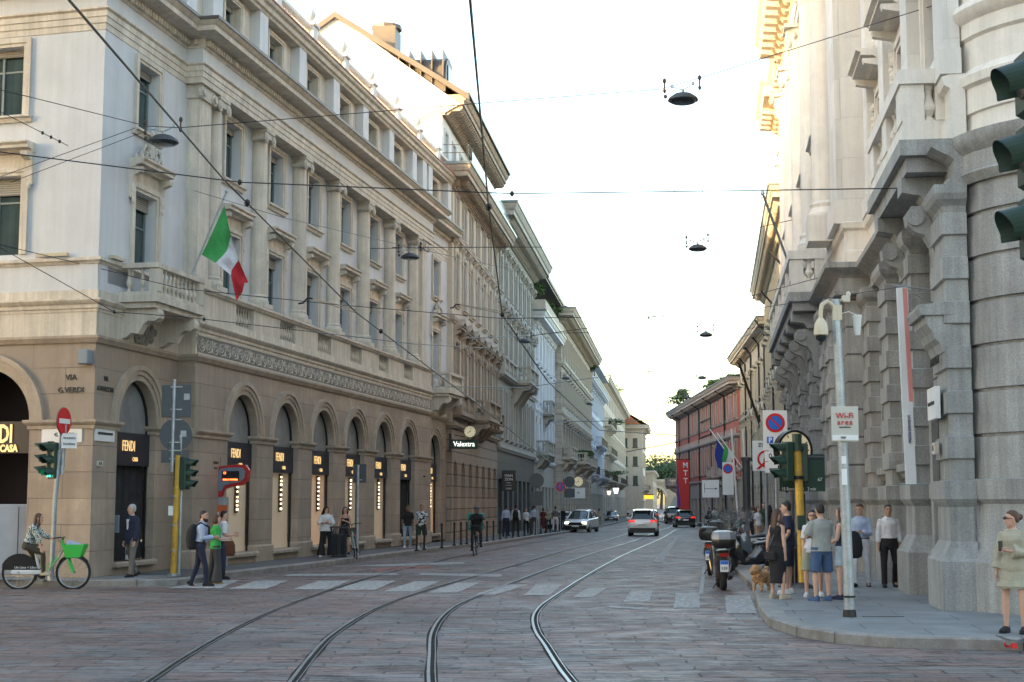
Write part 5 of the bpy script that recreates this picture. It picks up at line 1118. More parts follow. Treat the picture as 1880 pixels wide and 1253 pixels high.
# ---- left signal post with no-entry sign
g = G(94, 1066, .15); s1 = empty('traffic_light', (*g, .15), 0, 'grey post with green walking-figure lights and a no entry sign, left of the stone corner', 'traffic light')
b = MB(); b.tube([(0,0,0),(.03,0,1.9),(.10,0,2.95)], .055, 10); b.tube([(0,0,0),(0,0,.12)], .09, 10); b.build('post', M['steel'], s1)
b = MB(); b.tube([(.17,0,2.4),(.20,0,3.55)], .045, 8); b.tube([(.09,0,2.4),(.09,0,3.62)], .03, 8); b.build('extension', M['steel'], s1)
h = empty('signal_box', (-.10,-.02,2.72), R(-38)); h.parent = s1; lens_head(h, 3, .245, green_man=True); h2 = empty('signal_box', (-.22,.1,2.76), R(-80)); h2.parent = s1; lens_head(h2, 3, .24)
r_ = empty('no_entry_sign', (.20,-.08,3.62), R(78)); r_.parent = s1
b = MB(); disc(b, (0,0,0), .31, -.012, .008); b.build('disc', M['rsign'], r_); b = MB(); b.box(-.24,.24,-.018,-.013,-.055,.055); b.build('bar', M['wsign'], r_); b = MB(); disc(b, (0,0,0), .32, .009, .02); b.build('back', M['signback'], r_)
r_ = empty('small_plate', (.34,-.1,3.17), R(15)); r_.parent = s1; b = MB(); b.box(-.17,.17,-.01,.01,-.17,.17); b.build('plate', M['wsign'], r_); text('eccetto', .09, M['black'], r_, (0,-.013,.07), name='lettering'); text('biciclette', .09, M['black'], r_, (0,-.013,-.07), name='lettering', sx=.8)
# ---- yellow post with backs of signs
g = G(318, 1058, .15); s2 = empty('traffic_light', (*g, .15), 0, 'yellow signal post carrying the dark backs of three signs, in front of the first pillar', 'traffic light')
b = MB(); b.tube([(0,0,0),(.05,0,2.4),(.06,0,2.9)], .075, 10); b.build('post', M['yellow'], s2); b = MB(); b.tube([(.13,.03,0),(.14,.03,2.7),(.10,0,3.4)], .04, 8); b.tube([(0,0,0),(0,0,.06)], .15, 10)
b.tube([(-.09,-.02,2.5),(-.08,-.02,4.75)], .045, 8)
for z in (.6,1.2,1.9): b.tube([(0,0,z),(0,0,z+.03)], .09, 8)
b.build('conduit', M['steel'], s2)
b = MB(); b.box(-.13,-.02,-.12,-.04,1.45,1.68); b.build('call_button', M['wsign'], s2)
b = MB(); b.bbox(-.38,.34,-.02,.02,3.82,4.62,.01); q1 = b.build('square_sign_back', M['signback'], s2); b = MB(); disc(b, (-.02,0,3.4), .40, -.02,.02); b.build('round_sign_back', M['signback'], s2); b = MB(); b.box(-.36,.32,-.02,.02,2.72,3.03); b.build('lower_sign_back', M['signback'], s2)
b = MB()
for z in (4.55,4.0,3.75,3.2,3.0,2.8): b.box(-.16,.12,-.05,-.02,z,z+.03)
b.box(.16,.3,-.023,-.021,4.25,4.4); b.box(.1,.24,-.023,-.021,3.35,3.5); b.build('clamps', M['steel'], s2)
h = empty('signal_box', (.30,-.02,2.45), R(72)); h.parent = s2; lens_head(h, 3, .225, vis=.28); h = empty('signal_box', (.12,.12,2.5), R(150)); h.parent = s2; lens_head(h, 3, .22)
# ---- tram stop display
g = G(405, 1040, .15); s3 = empty('stop_display', (*g, .15), R(-8), 'red framed electronic tram stop display on a panel post', 'stop sign')
b = MB(); b.box(-.20,.18,-.05,.05,0,1.9); b.build('post_panel', M['steel'], s3); b = MB(); b.box(-.18,.18,-.062,-.051,.9,1.68); o = b.build('poster', flat('orange_poster',(.55,.12,.03)), s3); text('ATM', .12, M['wsign'], o, (0,-.066,1.45), name='lettering')
sH = empty('display_head', (0,0,.72)); sH.parent = s3; sH.scale = (.70,1,.70)
def outl(sc_, dy): return [(x*sc_, z*sc_+dy) for x, z in [(-.5,-.62),(-.32,-.62),(-.2,-.38),(.1,-.28),(.52,-.22),(.72,-.06),(.76,.25),(.62,.42),(.2,.44),(-.36,.40),(-.5,.22)]]
b = MB(); b.exty([(x+.28, z+2.45) for x, z in [(-.5,-.75),(-.28,-.75),(-.2,-.45),(.1,-.36),(.58,-.28),(.80,-.1),(.84,.3),(.68,.52),(.2,.53),(-.4,.46),(-.54,.28)]], -.06, .10); b.build('red_frame', flat('red_casing', (.42,.02,.02)), sH)
b = MB(); b.exty([(x+.30, z+2.45) for x, z in outl(.88, .03)], -.10, -.061); b.build('grey_face', flat('grey_casing', (.16,.20,.25)), sH)
b = MB(); b.box(.02,.74,-.108,-.101,2.33,2.72); b.build('screen', M['black'], sH); led = mat('led_text', (.8,.1,.02), .5, 0, fine=0, emit=(1,.13,.03), es=.9)
text('SULLA VOSTRA', .085, led, sH, (.38,-.112,2.38), name='led_lettering', sx=1.05, bold=.004); text('13', .12, led, sH, (.14,-.112,2.64), name='led_lettering', bold=.003)
b = MB(); b.tube([(-.1,0,2.9),(-.08,0,3.3)], .008, 4); b.build('aerial', M['black'], sH)
# ---- utility boxes, small box post
g = G(70, 1060, .15); y_ = g[1]+.9
s4 = empty('utility_cabinet', (-11.75, 35.9, .15), R(14), 'wide pale grey utility cabinet against the corner pillar', 'cabinet')
b = MB(); b.bbox(-1.0,.62,-.25,.25,.05,1.72,.02); b.box(-.98,.6,-.23,.23,0,.06); b.build('body', flat('cabinet_grey', (.42,.44,.47), var=.08), s4); b = MB(); b.box(-.19,-.17,-.256,-.245,.1,1.66); b.build('door_seam', M['dgrey'], s4)
s4 = empty('meter_box', (-10.55, 35.75, .15), R(14), 'small grey beige meter box on a slim leg beside the utility cabinet', 'meter box'); b = MB(); b.bbox(-.36,.14,-.2,.12,.88,1.42,.015); b.build('box', flat('box_grey', (.36,.37,.36)), s4); b = MB(); b.box(-.26,.02,-.12,.1,0,.9); b.build('leg', flat('leg_grey', (.34,.36,.38)), s4); b = MB(); b.box(-.06,-.02,-.206,-.2,1.1,1.22); b.build('keyhole', M['dgrey'], s4)
g = G(196, 1056, .15); s4 = empty('control_box', (*g, .15), R(8), 'blue grey control box on a taped post, left of the white haired man', 'control box')
b = MB(); b.bbox(-.16,.26,-.12,.08,1.02,1.45,.01); b.build('box', flat('blue_grey_metal', (.16,.20,.25)), s4); b = MB(); b.tube([(0,0,0),(0,0,1.02)], .07, 8); b.build('post', M['steel'], s4)
b = MB(); b.exty([(-.1,1.28),(-.02,1.35),(.06,1.3),(0,1.23)], -.126, -.121); b.exty([(-.09,1.12),(.0,1.2),(.02,1.1)], -.126, -.121); b.build('stickers', flat('sticker_red', (.3,.05,.05)), s4)
b = MB()
for k in range(6): b.tube([(0,0,.2+k*.13),(0.01,0,.23+k*.13)], .073, 8)
b.build('tape', M['black'], s4)
# dark bin-like cabinet behind the yellow post
g = G(345, 1043, .15); b = MB(); b.bbox(-.28,.3,-.2,.2,0,1.15,.02); o = b.build('grey_cabinet', M['dgrey'], None, (*g,.15)); o.rotation_euler = (0,0,R(-10)); tag(o, 'knee high dark grey cabinet behind the yellow signal post', 'cabinet')
# ---- litter bins
def litter_bin(px, py, label, sc_=1.0):
    g = G(px, py, .15); r = empty('litter_bin', (*g, .15+gz(g[1])), 0, label, 'litter bin', 'slatted litter bins'); r.scale = (sc_,)*3
    b = MB(); n = 26
    for k in range(n):
        t = 2*math.pi*k/n; b.tube([(.24*math.cos(t),.24*math.sin(t),.04),(.24*math.cos(t),.24*math.sin(t),.72),(.30*math.cos(t),.30*math.sin(t),.95)], .016, 4)
    b.rev([(.28,.93),(.32,.93),(.32,.98),(.28,.98),(.28,.93)], (0,0,0), 24); b.rev([(.23,.02),(.26,.02),(.26,.08),(.23,.08),(.23,.02)], (0,0,0), 24); b.rev([(.23,.70),(.265,.70),(.265,.74),(.23,.74),(.23,.70)], (0,0,0), 24); b.build('slatted_basket', M['dgrey'], r)
    b = MB(); b.rev([(.001,.03),(.21,.03),(.22,.72),(.001,.72)], (0,0,0), 20); b.build('liner', M['black'], r)
    b = MB(); b.rev([(.001,0),(.3,0),(.3,.025),(.001,.03)], (0,0,0), 20); b.build('base', M['iron'], r); return r
litter_bin(622, 1023, 'dark slatted litter bin on the left pavement beside the parked bicycle'); litter_bin(1458, 1078, 'dark slatted litter bin behind the yellow post among the waiting people', 1.15)
# ---- direction sign post on left pavement
g = G(656, 1020, .15); r = empty('sign_post', (*g, .15), R(-12), 'grey post with the dark back of an oblong sign, beside the parked bicycle', 'sign post')
b = MB(); b.tube([(0,0,0),(0,0,3.0)], .05, 8); b.build('post', M['steel'], r); b = MB(); b.box(-.20,.26,.055,.07,2.4,3.02); b.build('sign_back', M['signback'], r); b = MB(); b.box(.02,.14,-.07,-.045,2.48,2.52); b.build('clamp', M['steel'], r)
# ---- bollards
def bollard(x, y, label, z=.15):
    r = empty('bollard', (x, y, z+gz(y)), 0, label, 'bollard', 'iron bollards along the left kerb'); return r
bp_ = []
for px, py in ((765,1012),(779,1010),(811,1007),(834,1002),(846,1000.5),(857,999.5)): bp_.append(G(px, py, .15))
a_, c_ = Vector(G(884,996,.15)), Vector(G(1062,971,.15))
for k in range(20): bp_.append(tuple(a_.lerp(c_, (k/19)**1.15)))
pb = None; nth = ['first','second','third','fourth','fifth','sixth','seventh','eighth','ninth','tenth','eleventh','twelfth','thirteenth','fourteenth','fifteenth','sixteenth','seventeenth','eighteenth','nineteenth','twentieth','twenty-first','twenty-second','twenty-third','twenty-fourth','twenty-fifth','twenty-sixth']
for i, (x, y) in enumerate(bp_):
    lab = nth[i]+' dark bollard from the near end of the row on the left pavement'
    if pb is None:
        pb = bollard(x, y, lab); b = MB(); b.rev([(.06,0),(.06,.05),(.04,.08),(.036,.86),(.05,.88),(.05,.92),(.03,.95),(.001,.96)], (0,0,0), 10); b.build('shaft', M['iron'], pb); b = MB(); b.rev([(.001,0),(.085,0),(.085,.04),(.001,.045)], (0,0,0), 10); b.build('foot', M['iron'], pb)
    else: dup(pb, (x, y, .15+gz(y)), label=lab)
# ---- boutique clock and sign
def AF(Bd, lx, ly, lz): return Bd.matrix_basis @ Vector((lx, ly, lz))
r = empty('boutique_sign', (*AT(852,816,69.6),), R(2), 'dark green lit boutique sign projecting from the wall below the clock', 'shop sign')
b = MB(); b.bbox(-.62,.62,-.09,.09,-.22,.22,.015); b.build('box', flat('deep_green', (.004,.028,.018)), r); text('Valextra', .33, mat('lit_sign_letter', (.8,.85,.75), .4, 0, fine=0, emit=(.85,1,.8), es=.35), r, (0,-.10,0), name='lettering', sx=.9)
b = MB(); b.box(-.72,-.62,-.12,.12,-.3,.5); b.build('bracket', M['iron'], r)
def street_clock(name, loc, rz, rad, label, double=False):
    r = empty(name, loc, rz, label, 'clock'); f = mat(name+'_dial', (.75,.68,.48), .5, 0, fine=0, emit=(1,.82,.5), es=.03)
    b = MB(); ring(b, (0,0,0), rad, rad*1.12, -.12, .12, 32); b.build('case', M['iron'], r)
    b = MB(); disc(b, (0,0,0), rad*1.01, -.09, .09, 32); b.build('dial', f, r); b = MB()
    for s_ in (-1,):
        for k in range(12):
            t = math.pi*k/6; p = Vector((math.sin(t),0,math.cos(t))); a = p*rad*.78; c = p*rad*.93; n_ = Vector((p.z,0,-p.x))*rad*.03
            b.q(*[(v.x,-.094,v.z) for v in (a-n_,a+n_,c+n_,c-n_)])
    b.build('hour_marks', M['black'], r)
    for nm, an, L_, w_ in (('hour_hand', 245, .5, .05), ('minute_hand', 15, .78, .03)):
        t = R(an); p = Vector((math.sin(t),0,math.cos(t))); n_ = Vector((p.z,0,-p.x))*rad*w_; b = MB(); b.exty([(v.x, v.z) for v in (-p*rad*.12-n_, -p*rad*.12+n_, p*rad*L_+n_*.6, p*rad*L_-n_*.6)], -.104 if nm[0]=='h' else -.11, -.098 if nm[0]=='h' else -.105); b.build(nm, M['black'], r)
    return r
c1 = street_clock('street_clock', AT(863,793,69.3), R(0), .27, 'round pale clock with a black rim above the green boutique sign'); b = MB(); b.tube([(-.85,0,.15),(-.3,0,.12)], .03, 6); b.tube([(-.75,0,-.15),(-.25,0,-.25)], .02, 6); b.build('arm', M['iron'], c1)
# black shop sign of the slate front
r = empty('hanging_sign', (*AT(934,883,89.5),), 0, 'black projecting sign with white crest lettering on the slate shop front', 'shop sign'); b = MB(); b.bbox(-.42,.42,-.06,.06,-.62,.62,.01); b.build('board', M['black'], r)
for s_, z, sz in (('MAN', .30,.22),('ZON', .08,.22),('milano', -.12,.1),('via manzoni', -.27,.08),('CAFE', -.48,.14)): text(s_, sz, M['wsign'], r, (0,-.065,z), name='lettering')
# far sign posts on left
def round_sign_post(px, py, rad, zc, kind, label, H_=3.0, g=None, pl2=None):
    x, y = G(px, py, .15); z0_ = .15+gz(y); r = empty('road_sign', (x, y, z0_), 0, label, 'road sign'); b = MB(); b.tube([(0,0,0),(0,0,H_)], .04, 6); b.build('post', M['steel'], r)
    if kind == 'back': b = MB(); disc(b, (0,0,zc), rad, -.06, -.045); b.build('disc', M['signback'], r)
    if kind == 'nopark':
        b = MB(); disc(b, (0,0,zc), rad, -.06, -.045); b.build('rim', M['rsign'], r); b = MB(); disc(b, (0,0,zc), rad*.78, -.066, -.06); b.build('disc', M['bsign'], r)
        b = MB(); a = rad*.78*.707; w_ = rad*.08; b.exty([(-a-w_,zc+a-w_),(-a+w_,zc+a+w_),(a+w_,zc-a+w_),(a-w_,zc-a-w_)], -.07, -.067); b.exty([(-a-w_,zc-a+w_),(-a+w_,zc-a-w_),(a+w_,zc+a-w_),(a-w_,zc+a+w_)], -.071, -.068); b.build('cross', M['rsign'], r)
    if pl2: b = MB(); b.box(-pl2[0], pl2[0], -.06, -.045, pl2[1], pl2[2]); b.build('plate', M[pl2[3]], r)
    return r
round_sign_post(985, 985, .42, 3.1, 'back', 'dark round sign back on a post near the slate shop', 3.5, pl2=(.35,1.7,2.5,'signback'))
round_sign_post(1046, 972, .42, 3.6, 'back', 'far dark round sign back behind the parked white car', 3.9, pl2=(.4,2.4,3.1,'signback'))
round_sign_post(1029, 975, .33, 3.1, 'nopark', 'red and blue no stopping sign on the left pavement', 3.4)
x, y = G(1062, 970, .15); c2 = street_clock('pillar_clock', (x, y, 3.9+gz(y)), 0, .4, 'small white clock over a white panel beyond the white car'); b = MB(); b.box(-.55,.55,-.05,.05,-1.35,-.5); b.build('panel', M['wsign'], c2); b = MB(); b.tube([(0,0,-3.7),(0,0,-.42)], .05, 6); b.build('post', M['steel'], c2); text('>', .4, M['bsign'], c2, (0,-.06,-.92), name='lettering')
# ---- right side: yellow signal post with bus panel
g = G(1474, 1080, .15); s5 = empty('traffic_light', (*g, .15), 0, 'bright yellow post with three green hooded signals on the right pavement', 'traffic light')
b = MB(); b.tube([(0,0,0),(-.02,0,1.5),(-.06,0,2.95)], .085, 12); b.build('post', M['yellow'], s5); b = MB(); b.rev([(.24,0),(.2,.06),(.12,.1),(.09,.12)], (0,0,0), 12); b.build('foot', M['dgrey'], s5)
b = MB(); b.tube([(-.06,0,2.9),(-.06,0,3.2)], .10, 10); b.tube([(-.05,0,2.85),(-.05,0,2.95)], .13, 10); b.build('cap', M['tlgreen'], s5)
b = MB(); b.bbox(-.11,.07,-.14,-.07,1.2,1.5,.01); b.build('call_button', M['tlgreen'], s5)
b = MB(); b.tube([(-.05,0,2.25),(-.05,0,2.32)], .12, 10); b.tube([(-.3,.02,2.75),(-.06,0,2.6),(.05,0,2.2),(-.1,.04,2.0)], .012, 5); b.build('bands', M['iron'], s5)
h = empty('signal_box', (-.34,-.02,2.62), R(-75)); h.parent = s5; lens_head(h, 3, .245, vis=.33); h = empty('signal_box', (.06,.18,2.6), R(170)); h.parent = s5; lens_head(h, 3, .24, vis=.3)
r_ = empty('route_panel', (.22,.35,0), 0, 'dark electronic route panel behind the yellow post', 'panel'); r_.location = (g[0]+.15, g[1]+.5, .15)
b = MB(); b.box(-.50,.46,-.04,.04,2.0,2.78); b.build('board', M['tlgreen'], r_); b = MB(); b.tube([(.0,.05,0),(.0,.05,1.95)], .05, 6); b.tube([(.0,0,2.72),(.45,-.05,2.72)], .04, 6); b.build('post', M['dgrey'], r_); text('15 Bonola     1   2 min', .1, M['wsign'], r_, (-.1,-.045,2.05), name='lettering', sx=.8); text('67', .1, M['wsign'], r_, (.35,-.045,2.25), name='lettering')
# yellow-faced pole clock behind
x, y = G(1462, 1050, .15); c3 = street_clock('pole_clock', (x-.02, y, 3.25), R(20), .46, 'large cream faced clock half hidden behind the right-hand signals'); b = MB(); b.tube([(0,.1,-3.1),(0,.1,-.45)], .06, 8); b.build('post', M['dgrey'], c3)
# ---- wifi pole with cameras
g = G(1560, 1133, .15); s6 = empty('camera_pole', (*g, .15), 0, 'tall galvanised pole with a wi-fi area sign and two cameras', 'pole')
b = MB(); b.tube([(0,0,0),(-.02,0,1.5),(-.10,0,5.0)], [.085,.082,.07], 12); b.build('pole', M['steel'], s6); b = MB(); b.rev([(.001,0),(.11,0),(.10,.10),(.08,.12)], (0,0,0), 12); b.rev([(.09,.3),(.1,.3),(.1,.33),(.09,.33)], (0,0,0), 10); b.build('collar', M['iron'], s6)
b = MB(); b.box(-.09,-.01,-.10,-.09,2.05,2.3); b.box(-.09,-.02,-.10,-.09,2.38,2.5); b.build('stickers', M['wsign'], s6)
r_ = empty('wifi_sign', (-.03,-.12,2.58+.15), R(-4)); r_.parent = s6; b = MB(); b.bbox(-.21,.21,-.012,.012,0,.55,.004); b.build('board', flat('cream_board', (.52,.52,.46)), r_); b = MB(); b.box(-.2,.2,-.018,-.013,.02,.10); b.build('lower_strip', M['wsign'], r_)
text('Wi-Fi', .13, M['rsign'], r_, (0,-.02,.40), name='lettering', sx=.95); text('area', .125, M['rsign'], r_, (0,-.02,.30), name='lettering', sp=1.15); text('N28', .045, M['black'], r_, (-.03,-.022,.06), name='lettering'); text('openwifimilano', .03, M['dgrey'], r_, (0,-.02,.225), name='lettering')
r_ = empty('dome_camera', (-.10,-.02,4.78), 0); r_.parent = s6
b = MB(); b.box(-.06,.08,-.05,.05,-.12,.12); b.tube([(-.02,0,0),(-.06,-.02,.12),(-.15,-.04,.18),(-.24,-.05,.12),(-.26,-.05,.0),(-.26,-.05,-.1)], .035, 8); b.rev([(.02,-.08),(.05,-.1),(.10,-.18),(.115,-.28),(.115,-.36),(.10,-.37)], (-.26,-.05,0), 14); b.build('housing', flat('cream_plastic', (.60,.52,.38)), r_, smooth=True); b = MB(); b.rev([(.09,-.365),(.085,-.42),(.05,-.46),(.001,-.475)], (-.26,-.05,0), 12); b.build('dome', M['glass'], r_, smooth=True)
b = MB(); b.rev([(.045,-.2),(.075,.08),(.08,.08),(.08,.12),(.001,.12)], (.22,-.05,4.62), 12); b.tube([(.22,-.05,4.74),(.1,-.02,4.80),(-.06,0,4.76)], .008, 5); b.build('hanging_pot_sensor', flat('white_plastic', (.62,.64,.62)), s6)
b = MB(); b.tube([(-.08,0,4.95),(.0,0,5.0)], .02, 6); b.bbox(.0,.12,-.06,.04,4.95,5.06,.01); b.ball((.10,-.02,5.08),.04,.04,.05,8,5); b.build('bullet_camera', flat('cream_plastic2', (.55,.52,.42)), s6)
# ---- parking sign + resident zone sign
x, y = G(1428, 1040, .15); r = empty('parking_sign', (x, y, .15), 0, 'white no parking and tow away sign stack left of the yellow post', 'road sign'); zt = 4.32; k = 1.0
b = MB(); b.tube([(0,.04,0),(0,.04,zt)], .045, 6); b.build('post', M['steel'], r)
b = MB(); b.bbox(-.34,.34,-.02,.02,zt-1.12,zt,.008); b.build('board', M['wsign'], r); b = MB(); b.box(-.31,.31,-.02,.02,zt-1.42,zt-1.14); b.box(-.3,.32,-.02,.02,zt-1.74,zt-1.44); b.build('lower_plates', M['wsign'], r)
b = MB(); disc(b, (0,0,zt-.35), .27, -.03, -.021, 30); b.build('rim', M['rsign'], r); b = MB(); disc(b, (0,0,zt-.35), .195, -.036, -.03, 30); b.build('disc', M['bsign'], r); b = MB(); a = .14; w_ = .016; b.exty([(-a-w_,zt-.35+a-w_),(-a+w_,zt-.35+a+w_),(a+w_,zt-.35-a+w_),(a-w_,zt-.35-a-w_)], -.042, -.037); b.build('slash', M['rsign'], r)
b = MB(); b.box(-.24,-.06,-.026,-.021,zt-.92,zt-.74); b.build('parking_square', M['bsign'], r); text('P', .18, M['wsign'], r, (-.15,-.03,zt-.835), name='lettering', bold=.006); text('A', .12, M['black'], r, (.16,-.024,zt-.83), name='lettering'); text('e 300 metri', .07, M['black'], r, (0,-.024,zt-1.03), name='lettering'); text('0-24', .2, M['black'], r, (-.02,-.024,zt-1.28), name='lettering')
b = MB(); b.exty([(-.2,zt-1.62),(.05,zt-1.62),(.05,zt-1.54),(.16,zt-1.5),(.2,zt-1.52),(.06,zt-1.64),(-.18,zt-1.66)], -.026, -.021); b.build('tow_symbol', M['black'], r)
x, y = G(1408, 1030, .15); r = empty('zone_sign', (x, y, .15), 0, 'square white zone sign with a red barred circle, partly behind the parking sign', 'road sign'); zt = 3.62
b = MB(); b.tube([(.02,.04,0),(.02,.04,zt)], .045, 6); b.build('post', M['steel'], r); b = MB(); b.bbox(-.38,.38,-.02,.02,zt-.92,zt,.008); b.build('board', M['wsign'], r); text('ZONA', .16, M['black'], r, (.02,-.025,zt-.13), name='lettering')
b = MB(); ring(b, (.02,0,zt-.55), .20, .26, -.03, -.021); b.exty([(-.28,zt-.86),(.2,zt-.42),(.25,zt-.48),(-.18,zt-.86)], -.036, -.031); b.build('barred_circle', M['rsign'], r); b = MB(); b.exty([(-.06,zt-.62),(.1,zt-.62),(.12,zt-.5),(-.02,zt-.48)], -.024, -.021); b.build('lorry_symbol', M['black'], r)
# smaller signs further up the right pavement
def plate_post(px, py, x0, x1, z0_, z1_, label, mt='wsign', H_=None, extra=None):
    x, y = G(px, py, .15); r = empty('sign_post', (x, y, .15+gz(y)), 0, label, 'sign'); b = MB(); b.tube([(0,.05,0),(0,.05,H_ or z1_)], .05, 6); b.build('post', M['steel'], r); b = MB(); b.box(x0,x1,-.02,.02,z0_,z1_); o = b.build('board', M[mt], r)
    if extra: extra(r)
    return r
def ex1(r):
    b = MB(); b.box(-.6,-.56,-.03,-.021,3.0,3.9); b.box(-.6,.4,-.03,-.021,3.38,3.42); b.exty([(.4,3.3),(.6,3.4),(.4,3.5)], -.03,-.021); b.build('road_diagram', M['black'], r)
plate_post(1306, 966, -.8,.75,2.6,4.2, 'white diagram sign on the far right pavement', extra=ex1)
def ex2(r):
    b = MB(); disc(b, (0,0,4.6), .38, -.035, -.025); b.build('rim', M['rsign'], r); b = MB(); disc(b, (0,0,4.6), .27, -.042, -.036); b.build('disc', M['bsign'], r)
plate_post(1338, 972, -.42,.42,2.6,5.1, 'tall white no parking stack further up the right pavement', extra=ex2)
plate_post(1281, 955, -.55,.55,2.9,4.9, 'distant white and blue parking sign in front of the red palace', extra=ex2)
x, y = G(1372, 985, .15); r = empty('lamp_column', (x, y, .15+gz(y)), 0, 'thick dark green column with two pale lamp arms, on the right pavement', 'column'); b = MB(); b.tube([(0,0,0),(0,0,4.3)], .22, 10); b.rev([(.3,4.2),(.3,4.4),(.001,4.45)], (0,0,0), 10); b.build('column', M['dgrey'], r)
b = MB(); b.tube([(-.8,0,6.0),(-.45,0,0)], .05, 6); b.tube([(-.15,0,6.0),(-.1,0,4.3)], .05, 6); b.build('pale_pipes', M['marble'], r)
# ---- near signals at the right edge of the frame, on a post just outside
p0 = AT(1905, 260, 8.2); s7 = empty('traffic_light', (p0.x+.05, p0.y, 0), 0, 'close dark green signal hoods at the right edge of the picture', 'traffic light')
b = MB(); b.tube([(.25,.1,0),(.25,.1,p0.z+1.2)], .06, 10); b.build('post', M['yellow'], s7)
for k, (px, py) in enumerate(((1878,150),(1882,283),(1886,415))):
    q_ = AT(px, py, 8.2)
    b = MB(); nn = 18; r1 = .125; lx, lz = q_.x-s7.location.x, q_.z
    for i in range(nn):
        t0, t1 = R(-30+240*i/nn), R(-30+240*(i+1)/nn)
        def pt(t, d, rr): return (lx-d*.9, rr*math.cos(t)+d*.75, lz+rr*math.sin(t)-.1*d)
        for rr in (r1, r1-.008): b.q(pt(t0,0,rr), pt(t0,.10+.05*max(0,math.sin(t0)),rr*.95), pt(t1,.10+.05*max(0,math.sin(t1)),rr*.95), pt(t1,0,rr))
    b.build('visor', M['tlgreen'], s7, smooth=True)
    b = MB(); b.bbox(lx, lx+.16, -.17, .17, lz-.195, lz+.195, .03); b.build('signal_head', M['tlgreen'], s7)
    b = MB(); b.rev([(.001,-.02),(.10,.0),(.11,.02)], (lx-.01,0,lz), 14, axis='x'); b.build('lens', M['black'], s7)
    b = MB(); b.tube([(lx+.14,.0,lz),(.25,.1,lz+.02)], .025, 6); b.build('arm', M['iron'], s7)
# ---- red museum banner, flags
r = empty('museum_banner', (*AT(1257,876,180),), R(0), 'tall red and purple museum banner hanging from the red palace', 'banner'); b = MB(); b.box(-.95,.55,-.03,.03,-4.1,2.1)
b.M = None; b.build('cloth', flat('banner_red', (.55,.03,.03)), r); b = MB(); b.box(-.951,-.45,-.035,.035,-3.0,1.0) if 0 else b.exty([(-.955,1.0),(-.955,-3.9),(-.5,-3.4),(-.75,-1.2)], -.036, .036); b.build('purple_edge', flat('banner_purple', (.12,.03,.25)), r)
for k, s_ in enumerate('MTT'): text(s_, .9, M['wsign'], r, (.1,-.05,1.4-k*.95), name='lettering', sx=.9, bold=.02)
b = MB(); b.tube([(-1.1,0,2.15),(.8,0,2.15)], .05, 6); b.build('pole', M['iron'], r)
# Italian flag on leaning pole at the corner balcony: a folded sheet with real thickness of its folds
fg, fw, fr = cloth('flag_green', (.05,.30,.08)), cloth('flag_white', (.60,.60,.64)), cloth('flag_red', (.45,.02,.03))
fy = 37.9; q0 = AT(322, 575, fy); q1 = AT(416, 352, fy)
r = empty('italian_flag', q0, 0, 'green white and red flag on a leaning pole at the corner balcony', 'flag'); b = MB(); b.tube([(0,0,0), q1-q0], .028, 8); b.ball(q1-q0, .05, n=8, m=5); b.build('pole', M['steel'], r)
def px3(px, py, dy=0): return AT(px, py, fy+dy)-q0
def lerp2(a, c, t): return (a[0]+(c[0]-a[0])*t, a[1]+(c[1]-a[1])*t)
# stripes as curved patches between outlines (green: pole side, white: middle, red: drooping tail)
def patch(o0, o1, m, k):
    """bilinear patch between two outlines of equal length with depth folds"""
    b = MB(); n = 8; mm = len(o0); V = []
    for i in range(n+1):
        for j in range(mm):
            p = lerp2(o0[j], o1[j], i/n); u = k+i/n; V.append(px3(p[0], p[1], -.25*u*.6+.07*math.sin(u*5+j*1.9)+(.09 if j % 2 else -.05)*min(1,u)))
    b.add(V, [(i*mm+j, i*mm+j+1, (i+1)*mm+j+1, (i+1)*mm+j) for i in range(n) for j in range(mm-1)]); b.build('stripe', m, r, smooth=2)
patch([(412,378),(404,395),(394,418),(384,440),(370,468)], [(424,433),(420,448),(416,462),(405,474),(396,483)], fg, 0)
patch([(424,433),(420,448),(416,462),(405,474),(396,483)], [(438,478),(433,485),(428,492),(425,497),(424,506)], fw, 1)
patch([(438,478),(433,485),(428,492),(425,497),(424,506)], [(456,519),(449,520),(445,537),(440,544),(434,553)], fr, 2)
# EU + Italian flags on the ochre palace
def small_flag(px, py, y, col_mats, label, lean=1):
    q = AT(px, py, y); r = empty('flag', q, 0, label, 'flag'); b = MB(); b.tube([(1.9,0,-2.0),(-.6,0,1.5)], .05, 6); b.build('pole', M['wsign'], r); n = 8
    for k, m in enumerate(col_mats):
        b = MB(); V = []
        for i in range(n+1):
            for j in range(2):
                u = (k+j)/len(col_mats); V.append((-.1+1.1*u*.9+.1*math.sin(i), .12*math.sin(i*1.3+u*3), .9-1.5*u-i/n*2.6*(1-.3*u)))
        b.add(V, [(i*2, i*2+1, i*2+3, i*2+2) for i in range(n)]); b.build('cloth', m, r, smooth=2)
small_flag(1316, 820, 125, [cloth('flag_blue', (.02,.04,.25))], 'dark blue flag hanging from the cream palace'); small_flag(1330, 828, 122, [fg, fw, fr], 'small green white and red flag beside the dark blue one')
# leaning empty flagpole high on the right
q0_ = AT(1485, 585, 58); q1_ = AT(1400, 355, 52); r = empty('flagpole', q0_, 0, 'bare metal flagpole leaning out above the bank balcony', 'flagpole'); b = MB(); b.tube([(0,0,0), q1_-q0_], .05, 6); b.ball(q1_-q0_, .09, n=8, m=5); b.build('pole', M['steel'], r)
q0_ = AT(1402, 800, 95); q1_ = AT(1356, 665, 90); r = empty('flagpole', q0_, 0, 'dark flagpole leaning in front of the cream palace', 'flagpole'); b = MB(); b.tube([(0,0,0), q1_-q0_], .09, 6); b.build('pole', M['bark'], r); b = MB(); b.ball(q1_-q0_, .15, n=8, m=5); b.build('finial', M['bark'], r)
